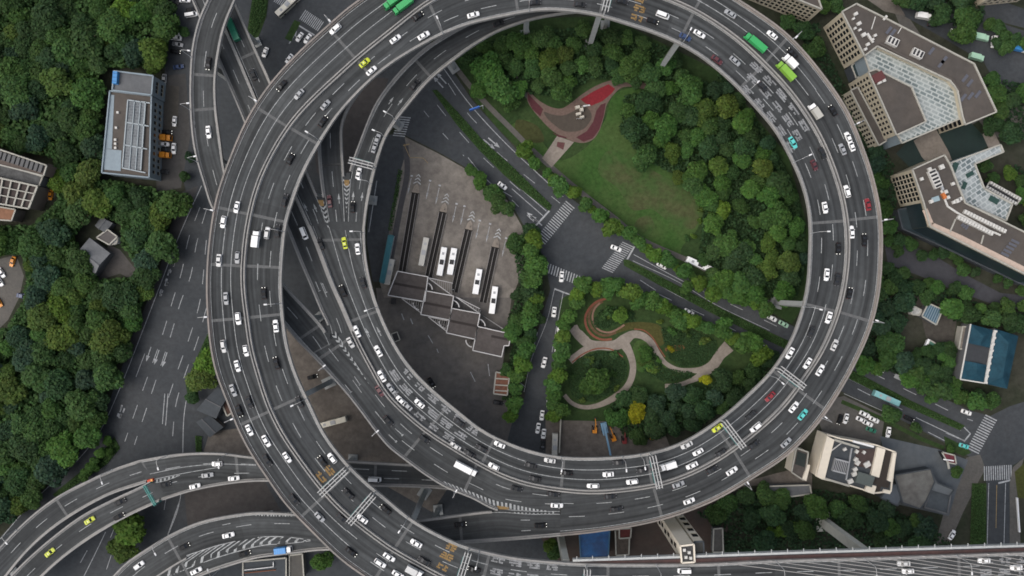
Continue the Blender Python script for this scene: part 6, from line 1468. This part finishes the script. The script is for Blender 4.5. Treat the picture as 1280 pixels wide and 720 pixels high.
for key,txt in DATA.items():
    oy,ox=int(key[0])*180,int(key[1])*320
    for it in txt.split():
        a=it.split(','); x,y=ox+int(a[0])/4,oy+int(a[1])/4; k=a[3] if len(a)>3 else 'saloon'
        if k=='saloon' and a[2] in 'wgk' and int(a[0])%7==0: k='wagon'
        vehicle(x,y,k,a[2],None)
# ground traffic and parked vehicles: x, y, picture angle, colour, kind, where
GD=[(332,66,110,'w','saloon','on the street under the ring at the top left'),(375,47,125,'w','saloon','first in the queue at the top left crossing'),(385,49,125,'w','saloon','waiting beside another at the top left crossing'),(362,74,125,'w','saloon','last in the queue below the top left crossing'),
 (217,36,12,'w','saloon','northmost of the cars parked left of the upper ramp'),(221,42,12,'w','saloon','second of the cars parked left of the upper ramp'),(221,48,5,'w','van','white van in the parked row left of the upper ramp'),(223,56,10,'g','saloon','fourth in the parked row left of the upper ramp'),(220,65,8,'b','saloon','lowest in the parked row left of the upper ramp'),(224,84,-10,'u','saloon','turning beside the glass hall'),(240,19,-10,'w','van','at the kerb near the top of the left ramp'),(240,13,-10,'b','suv','parked above the white van by the left ramp'),(232,1,0,'w','saloon','cut by the top edge left of the ramp'),(218,2,20,'d','saloon','dark shape at the top edge left of the ramp'),
 (206,100,95,'g','saloon','at the corner of the glass hall'),(219,152,95,'w','saloon','parked nose up beside the glass hall'),(209,165.5,3,'b','saloon','between white car and orange truck by the hall'),(207,173,3,'o','truck','parked upper beside the glass hall'),(206,180.5,3,'w','saloon','between the two orange trucks by the hall'),(207,187.5,3,'d','saloon','darker one above the lower orange truck'),(206,194.5,3,'o','truck','parked lower beside the glass hall'),(218,186,92,'w','saloon','parked crosswise at the end of the orange truck row'),(205,215,5,'d','saloon','alone at the lower end of the hall lot'),
 (64.5,244,98,'o','saloon','on the lane beside the left apartment block'),(56,188,10,'o','truck','above the apartment block in the left wood'),(17,327,110,'o','saloon','by the trees of the left car park'),(11,311,25,'d','saloon','at the upper side of the left car park'),(3,341,60,'w','saloon','upper of two at the left picture edge'),(1,352,60,'w','saloon','lower of two at the left picture edge'),(29,370,10,'u','saloon','dark one on the left car park below the orange car'),(0,378,60,'o','saloon','cut by the left edge below the left car park'),(120,172,5,'w','van','half hidden under trees left of the glass hall'),
 (628,232.5,38,'w','saloon','driving on the avenue beside the depot corner'),(770,310.5,22,'w','saloon','crossing the right zebra of the park junction'),(702,346,95,'w','saloon','on the lower zebra of the park junction'),(827,332,28,'w','saloon','half under trees on the avenue right of the junction'),(861,390,28,'w','saloon','under street trees on the avenue beside the garden'),(914,417,30,'l','saloon','small one under trees on the garden avenue'),(964,397.5,28,'w','saloon','on the park side of the avenue near the ring'),(979,405,28,'y','saloon','beside the white one close under the ring'),
 (692.5,390,97,'w','saloon','on the cross street below the junction'),(680,453,105,'w','saloon','in the middle of the cross street'),(686,502,97,'w','saloon','parked under trees low on the cross street'),(677.5,519,97,'w','saloon','second lowest moving on the cross street'),(672.5,535,100,'w','saloon','lowest moving on the cross street'),(679.5,542,97,'w','saloon','beside the yard gate on the cross street'),(678.5,556,97,'d','saloon','lowest dark one near the ring on the cross street'),(811,527.5,90,'w','saloon','small one in the construction yard under the golden tree'),
 (391,471,-15,'b','saloon','on brown ground under the left arm'),(539.5,478,60,'b','saloon','parked against the ring in the depot'),(623,503,10,'d','saloon','below the orange shack in the depot'),
 (1099,461,30,'w','saloon','on the avenue just right of the ring'),(1081,454,30,'b','saloon','darkest one beside the ring on the right avenue'),(1207,515,20,'w','saloon','near the zebra at the right junction'),(1135,523,25,'b','saloon','waiting on the right avenue below the cyan bus'),(1204,557,18,'c','saloon','at the stop line of the right junction'),
 (1049,524,110,'b','saloon','leftmost in the lot above the cream tower'),(1056.5,523,105,'w','saloon','beside a black one in the lot above the cream tower'),(1080,517.5,25,'w','saloon','upper left of the four white ones in the lot'),(1092,524.5,25,'w','saloon','upper right of the four white ones in the lot'),(1076,524.5,25,'w','saloon','lower left of the four white ones in the lot'),(1084,529,25,'w','saloon','lower right of the four white ones in the lot'),(1088,537,20,'s','saloon','alone below the four white ones in the lot'),(1109.5,540,100,'w','saloon','at the edge of the slate plaza'),
 (1189,668,-60,'w','saloon','on the side lane above the bridge walkway'),(1152,22,10,'w','truck','upper left on the service street'),(1165,31,5,'d','saloon','between white truck and pale green truck'),(1194,40,10,'w','saloon','behind the pale green truck'),(1201,42,10,'d','flat','dark flatbed on the service street'),(1224,48,12,'y','truck','parked under trees on the service street'),(1241,53,95,'w','van','upright at the end of the service street'),(1218,73,15,'y','truck','beside the brown office roof'),(1272,62,12,'l','truck','at the right edge of the service street'),(1083,172,70,'d','saloon','in the gap between ring and cream offices')]
for x,y,a,c,k,pl in GD: vehicle(x,y,k,c,pl,a)
for x,y,a,c,pl in ((361,9,-43,'p','on the street at the top left crossing'),(530.5,315,101,'a','leftmost parked bus in the depot lanes'),(553,327,100,'w','left one of the pair parked side by side'),(565.5,327,100,'w','right one of the pair parked side by side'),(597,352,100,'w','parked alone between the third and fourth platform'),(617,375,98,'w','parked by the trees right of the last platform'),(488,340,101,'a','parked between teal shelter and first canopy'),(417,527,-15,'p','half hidden under the left arm of the ring'),(698,426,97,'w','parked on the cross street below the junction'),(1105.5,497,24,'e','on the avenue right of the ring'),(693,557,92,'a','parked at the yard gate near the ring'),(873,331,24,'w','stopped under trees on the park edge of the avenue')):
    vehicle(x,y,'bus',c,pl,a)

# labels: colour, kind and place; repeats are told apart by counting along the road
def sector(px,py):
    a=math.degrees(math.atan2(-(py-330),px-682))%360
    return ['right arm','upper right arm','top','upper left arm','left arm','lower left arm','bottom','lower right arm'][int(((a+22.5)%360)//45)]
KN=dict(saloon='saloon',wagon='hatchback',suv='tall car',van='van',truck='box truck',lorry='long truck',flat='flatbed',bus='bus')
ORD=['first','second','third','fourth','fifth','sixth','seventh','eighth','ninth','tenth','eleventh','twelfth']
DK=dict(exit_lanes='on the exit lanes outside the bottom arc',left_ramp='on the two lane upper left ramp',double_ramp_left='on the left half of the twin ramp',double_ramp_right='on the right half of the twin ramp',under_ramp='on the short ramp between painted noses',inner_loop='on the lowest inner loop',lower_ramp='on the lower left ramp with chevrons',low_crossing='on the low crossing deck',low_crossing_upper='on the upper low branch, lower left',low_crossing_lower='on the lower low branch, lower left')
buckets={}
for v in VEH:
    cn=CARP[v['col']][0]
    if v['col']=='t': nm='yellow green taxi'
    else: nm=cn+' '+KN[v['kind']]
    if v['col'] in 'bdmu' and v['deck']!='ground' and v['kind']=='saloon': pass
    if v['deck']=='ground': key=(nm,v['place'] or 'on the street below the decks')
    elif v['deck'] in ('ring_outer','ring_inner'):
        if v['py']>690 and v['px']>700: pl='on the bridge road beside the walkway'
        else:
            lap2=v['deck']=='ring_inner' and v['q']>S_MI.s[-1]-150
            pl='on the fork lanes inside the left arm' if lap2 else ('outer lanes' if v['deck']=='ring_outer' else 'inner lanes')+', '+sector(v['px'],v['py'])+' of the ring'
            if not lap2: pl='on the '+pl
        key=(nm,pl)
    else: key=(nm,DK[v['deck']])
    buckets.setdefault(key,[]).append(v)
for (nm,pl),L in buckets.items():
    L.sort(key=lambda v:v['q'])
    for i,v in enumerate(L):
        if len(L)==1: lab=nm+' '+pl
        else: lab=ORD[i]+' '+nm+' clockwise '+pl if v['deck'] in ('ring_outer','ring_inner') else ORD[i]+' '+nm+' from the ring '+pl
        tag(v['o'],lab,TYPEN[v['kind']],'vehicles on the elevated decks' if v['deck']!='ground' else 'vehicles at street level')

# ------------------------------------------------------------------ lamps, gantries, walkway, cables, machines
def lamp_proto():
    root=empty('street_lamp',(0,0,0)); mb=MB(); mb.cyl((0,0,0),.14,9.2,8,r2=.09); mb.cyl((0,0,0),.26,.35,8); mb.build('pole',M_STEEL,root)
    mb=MB(); mb.bar((0,0,9.1),(.9,0,9.7),.12); mb.bar((.9,0,9.7),(2.6,0,9.85),.11); mb.build('arm',mat('pale_arm',(0.45,0.45,0.44),.6,.3),root)
    mb=MB(); mb.box((3.1,0,9.86),(1.25,.52,.2),taper=(.8,.8)); mb.build('lamp_head',M_WHITE,root); return root
LP=None
def lamp(px,py,st,label):
    """on the deck edge nearest the pixel, arm over the road"""
    global LP
    q,t,_=st.locate(px,py)
    tt=0.0 if t<.5 else 1.0
    p=st.point(q,tt,1.1); d=st.point(q,1-tt)-st.point(q,tt); rz=math.atan2(d.y,d.x)
    if LP is None: LP=lamp_proto(); o=LP
    else: o=copy_tree(LP)
    o.location=p; o.rotation_euler[2]=rz; tag(o,label,'street lamp','street lamps along the decks')
LAMPS=[(240,75,S_L,'by the parked cars'),(240,138,S_L,'beside the glass hall lot'),(246,205,S_L,'above the small dark tree'),(411,27,S_MO,'over the top left crossing'),(322,130,S_MO,'where the twin ramp goes under'),(265,265,S_MO,'above the arterial arrows'),(261,395,S_MO,'beside the roadside tree on the left arm'),(291,520,S_MO,'above the slate houses'),
 (555,42,S_MI,'where the inner loop goes under'),(400,178,S_MI,'over the short ramp'),(356,288,S_MI,'opposite the van ramp'),(356,380,S_MI,'left arm, inner edge, above the brown yard'),(385,495,S_MI,'left arm, inner edge, over the brown yard'),(510,648,S_MI,'lower left inner edge above the big pier'),(600,688,S_MI,'near the gantry before the bridge'),(660,14,S_MI,'top of the ring above the tree belt'),(851,57,S_MI,'upper right inner edge'),(932,118,S_MI,'beside the painted lettering, upper right'),(990,203,S_MI,'right inner edge above the park wood'),(1012,290,S_MI,'right inner edge facing the red car'),(1003,383,S_MI,'right inner edge at the pier'),(958,470,S_MI,'next to the lower right gantry'),(800,567,S_MI,'bottom inner edge by the gantry'),(700,571,S_MI,'bottom inner edge above the yard'),(470,385,S_MI,'inner edge beside the first canopy'),(458,290,S_MI,'inner edge facing the taxi'),(776,569,S_MI,'bottom inner edge left of the gantry'),
 (992,50,S_MO,'upper right outer edge above the white truck'),(1067,155,S_MO,'outer edge facing the long office facade'),(1100,278,S_MO,'right outer edge by the podium'),(1090,405,S_MO,'right outer edge above the avenue'),(1028,522,S_MO,'outer edge above the small lot'),(930,607,S_MO,'lower right outer edge by the trees'),(495,150,S_D6,'inner loop above the depot corner'),(465,232,S_D6,'inner loop beside the gantry'),(482,175,S_D6,'inner loop at its bend'),(210,566,S_R2,'top edge of the low crossing deck'),(283,567,S_R2,'low crossing deck close to the ring'),(143,585,S_R2U,'upper low branch above the hedge verge'),(22,662,S_R2U,'upper low branch at the left corner'),(266,684,S_R1,'chevron ramp, upper edge'),(206,672,S_R1,'chevron ramp beside the lime tree'),(278,710,S_R1,'chevron ramp, lower edge'),(567,615,S_S1,'exit lanes above the low crossing'),(468,540,S_S1,'exit lanes over the brown yard'),(405,460,S_S1,'exit lanes near the two noses')]
for x,y,st,l in LAMPS: lamp(x,y,st,'grey curved arm lamp post, '+l)
for x,l in ((820,'opposite the white van'),(968,'where the cables begin'),(1078,'amid the first long cables'),(1192,'near the lettering on the bridge')):
    st=S_MI; q=near(st,x,718); o=copy_tree(LP); p=st.point(q,1.0,1.0); d=st.point(q,0)-p; o.location=p; o.rotation_euler[2]=math.atan2(d.y,d.x); tag(o,'curved lamp post on the bridge edge '+l,'street lamp','street lamps along the decks')
M_GREEN=mat('sign_back',(0.05,0.17,0.16),.6,.3); M_TEALG=mat('teal_gantry',(0.05,0.20,0.18),.6,.3); M_TRUSS=mat('gantry_white',(0.42,0.42,0.41),.6,.3)
def gantry(st,q,label,t0=.03,t1=.97,m=None,n=3):
    a,b=st.point(q,t0),st.point(q,t1); d=b-a; ln=d.length; root=empty('sign_gantry',a,math.atan2(d.y,d.x)); tag(root,label,'sign gantry','sign gantries over the decks'); m=m or M_TRUSS
    for x in (0,ln): mb=MB(); mb.box((x,0,3.4),(.45,.45,6.8)); mb.build('post',m,root)
    mb=MB()
    ys=[-1.1,0,1.1][:n] if n==3 else [-.4,.4]
    for y in ys:
        mb.bar((-.3,y,6.9),(ln+.3,y,6.9),.30,.3); mb.bar((-.3,y,5.9),(ln+.3,y,5.9),.16,.16)
    k=0
    while k<ln:
        mb.bar((k,ys[0],6.9),(k,ys[-1],6.9),.10); mb.bar((k,ys[0],5.9),(k+1.6,ys[0],6.9),.08); mb.bar((k,ys[-1],5.9),(k+1.6,ys[-1],6.9),.08); k+=2.4
    mb.build('truss',m,root)
    if n==2: return root
    mb=MB(); mb.box((ln*.35,ys[-1]+.25,6.2),(ln*.38,.12,1.9)); mb.build('sign_panel',M_GREEN,root)
    mb=MB(); mb.box((ln*.78,ys[-1]+.25,6.2),(ln*.22,.12,1.9)); mb.build('sign_panel',M_GREEN,root)
for x,y,lo,hi,l in ((421,600,0,1100,'white truss gantry at the lower left by the amber marks'),(453,631,0,1100,'second white truss gantry after the amber marks, lower left'),(579,704,0,900,'white truss gantry between amber marks and bridge lettering'),(754,10,700,1e9,'white truss gantry over the top of the ring'),(985,470,700,1e9,'white truss gantry on the lower right arm'),(914,540,700,1e9,'white truss gantry beside the taxi at the lower right'),(814,583,900,1e9,'white truss gantry over the bottom inner lanes'),(730,712,0,600,'white truss gantry at the bridge end by the lift')):
    gantry(S_MI,near(S_MI,x,y),l)
gantry(S_D6,near(S_D6,456,205),'white truss gantry across the inner loop'); gantry(S_R2,near(S_R2,178,600),'teal gantry across the nose of the low crossing deck',.55,1.0,M_TEALG,2)
bg=empty('sign_gantry',U(604,136,0),math.radians(200)); tag(bg,'blue sign arm reaching over the avenue by the park trees','sign gantry'); mb=MB(); mb.cyl((0,0,0),.2,6.4,8); mb.build('post',M_STEEL,bg); mb=MB(); mb.bar((0,0,6.2),(5.5,0,6.2),.25); mb.build('arm',M_STEEL,bg); mb=MB(); mb.box((3.6,0,6.0),(4.4,.5,2.2)); mb.build('sign_panel',mat('sign_blue',(0.03,0.12,0.42),.5,.4),bg)
ra=empty('crash_cushion',S_R2.point(near(S_R2,183,604),.5,.02),math.radians(15)); tag(ra,'orange red crash cushion at the split of the low decks','crash cushion'); q,t,_=S_R2.locate(182,604); ra.location=S_R2.point(q,t,.02); mb=MB(); mb.box((0,0,.5),(2.6,1.1,1.0),taper=(.9,.8)); mb.build('cushion',mat('cushion_red',(0.5,0.07,0.03),.6,.3),ra); mb=MB(); mb.box((.6,0,1.03),(.7,.95,.06)); mb.build('reflector',mat('reflector_amber',(0.7,0.35,0.1),.5,.3),ra)

# bridge walkway deck, rail, stay cables
o=deck(S_W,'bridge_walkway','red brown bridge walkway with a pale rail above the trees',parapets='')
o.data.materials[0]=mat('red_brown_walkway',(0.090,0.052,0.048),.9,.2,.2,.6,col2=(0.070,0.048,0.046),sc2=.1)
mb=MB(); ribbon(mb,S_W,1.0,-.45,.35,-.9,1.0); mb.build('rail_wall',mat('pale_rail',(0.40,0.41,0.40),.6,.3,.15,.5),o)
mb=MB(); ribbon(mb,S_W,.0,-.3,.3,-.4,.6); mb.build('kerb',M_CONCW,o)
mb=MB(); ribbon(mb,S_W,.72,-.4,.4,.0,.05); mb.build('drain_strip',mat('drain_dark',(0.045,0.045,0.05),.9,.2),o)
q=2
while q<S_W.s[-1]:
    p=S_W.point(q,1.0); d=S_W.point(q,1)-S_W.point(q,0); d.z=0; d.normalize(); mb=MB(); mb.bar(p+Vector((0,0,1.0)),p+Vector((0,0,1.0))+d*1.5,.25,.25); mb.build('rail_bracket',MATS['pale_rail'],o); q+=5.9
TOPC=Vector((258,-92.5,150)); M_CABLE=mat('cable_sheath',(0.30,0.29,0.28),.6,.3)
for k in range(17):
    px=903+k*27; q=near(S_W,px,700); p=S_W.point(q,.02,.3)
    mb=MB(); mb.bar(p,TOPC-Vector((0,0,k*1.6)),.16); mb.bar(p,p+(TOPC-p).normalized()*2.2,.42); mb.build('stay_cable',M_CABLE,o)
# construction yard machines
def excavator(px,py,rz,col,label):
    root=empty('excavator',U(px,py,.042),rz); root.scale=(.8,.8,.8); tag(root,label,'excavator','machines in the construction yard'); P=paint(col,dict(orange=(0.50,0.17,0.015),amber=(0.58,0.28,0.02),rust=(0.20,0.03,0.03))[col])
    for y in (-1.15,1.15): mb=MB(); mb.box((0,y,.45),(3.8,.6,.9),taper=(.85,1)); mb.build('track',M_TYRE,root)
    mb=MB(); mb.box((-.5,0,1.5),(3.0,2.5,1.1),taper=(.92,.92)); mb.box((-1.5,0,2.2),(1.0,2.2,.4)); mb.build('house',P,root)
    mb=MB(); mb.box((.5,.75,2.4),(1.4,.95,1.5),taper=(.85,.9)); mb.build('cab',M_GLASS,root)
    mb=MB(); mb.bar((.8,-.3,1.9),(3.4,-.3,4.0),.5,.6); mb.bar((3.4,-.3,4.0),(5.6,-.3,2.0),.35,.4); mb.build('boom',P,root)
    mb=MB(); mb.prism([(5.3,-.8),(6.2,-.8),(6.2,.2),(5.3,.2)],.9,2.0); mb.build('bucket',M_DARK,root)
excavator(743,536,math.radians(90),'orange','orange excavator left of the blue drill rig'); excavator(766,546,math.radians(110),'orange','orange excavator right of the blue drill rig'); excavator(780,549,math.radians(95),'rust','dark red machine with an amber arm in the yard'); excavator(815,544,math.radians(85),'amber','amber excavator at the right end of the yard')
rg=empty('drill_rig',U(755,534,.042),math.radians(-78)); tag(rg,'blue drill rig with a long lying mast in the yard','drill rig'); PB=paint('rig_blue',(0.15,0.28,0.40))
mb=MB(); mb.box((0,0,1.2),(4.6,2.5,1.3)); mb.box((-1,.6,2.2),(1.6,1.1,1.0)); mb.build('carrier',PB,rg); mb=MB(); mb.bar((-2,0,2.6),(11.5,0,3.4),.75,.6); mb.bar((-2,-.9,2.2),(3,-.9,2.4),.5,.4); mb.build('mast',PB,rg)
for y in (-1.1,1.1): mb=MB(); mb.box((0,y,.4),(4.2,.6,.8)); mb.build('track',M_TYRE,rg)
# playground climbing frame, yard wall, lawn stones
cf=empty('climbing_frame',U(725,141,.14)); tag(cf,'white climbing frame in the dark bowl of the playground','play structure')
mb=MB()
for x,y,w,h,z in ((-1,2.2,2.2,1.4,1.6),(.6,1.0,1.6,1.6,2.2),(-.6,-.6,2.4,1.2,1.4),(.8,-2.0,2.0,1.0,1.9),(1.8,2.6,2.6,.5,1.2)): mb.box((x,y,z/2),(w,h,z),.2,taper=(.8,.8))
mb.build('climbing_block',mat('play_cream',(0.45,0.42,0.36),.7,.3,.1,1),cf); mb=MB(); mb.bar((1.2,2.5,1.6),(4.2,3.2,.2),.6,.12); mb.build('slide',M_WHITE,cf)
mb=MB()
for a in range(3): mb.bar((-1.5+a,-2.8,0),(-1.5+a,-2.8,2),.12)
mb.bar((-1.5,-2.8,2),(.5,-2.8,2),.12); mb.build('bar_frame',M_STEEL,cf)
bw_=empty('yard_wall',U(701,540,0)); tag(bw_,'thin grey wall dividing the yard from the cross street gate','wall'); mb=MB(); mb.bar(U(701,524,1.0)-bw_.location,U(699,566,1.0)-bw_.location,.4,2.0); mb.build('panel',M_PAVE,bw_); mb=MB(); mb.bar(U(701,524,2.1)-bw_.location,U(699,566,2.1)-bw_.location,.55,.2); mb.build('coping',M_PARA,bw_)
gw=empty('garden_wall',U(1271,640,0)); tag(gw,'white low wall right of the street at the lower right','wall'); mb=MB(); mb.bar(U(1271,622,.5)-gw.location,U(1274,665,.5)-gw.location,.5,1.0); mb.build('panel',M_WHITE,gw)
bs=empty('bus_stop',U(1122,472,0),math.radians(-25)); tag(bs,'small framed bus stop shelter on the avenue right of the ring','bus stop'); mb=MB(); mb.box((0,0,2.6),(5.5,1.8,.15)); mb.build('roof',M_STEEL,bs)
for x in (-2.4,2.4): mb=MB(); mb.bar((x,.6,0),(x,.6,2.55),.15); mb.build('post',M_STEEL,bs)
for i,(x,y,a,l) in enumerate(((498,290,0,''),)): pass
hb=empty('height_barrier',U(492,402,0),math.radians(20)); tag(hb,'small square frame on the depot ground against the ring','barrier frame'); mb=MB()
for a,b in (((-1.3,-1.8),(1.3,-1.8)),((1.3,-1.8),(1.3,1.8)),((1.3,1.8),(-1.3,1.8)),((-1.3,1.8),(-1.3,-1.8))): mb.bar((*a,1.0),(*b,1.0),.4,.3)
hb.location=U(495,421,0); mb.build('frame',M_PARA,hb); mb=MB(); mb.box((0,0,.5),(2.2,3.2,.9)); mb.build('pit_cover',M_DARK,hb)
rg2=empty('tyre_ring',U(492,377,0)); tag(rg2,'pale half round kerb on the ground below the first canopy','kerb'); mb=MB(); pr=None
for k in range(11):
    a=math.radians(180+k*18); p=Vector((1.9*math.cos(a),1.9*math.sin(a),.2))
    if pr is not None: mb.bar(pr,p,.7,.4)
    pr=p
mb.build('kerb_ring',M_PAVE,rg2); mb=MB(); mb.box((0,.2,.1),(2.2,2.4,.2)); mb.build('pit_cover',M_DARK,rg2)
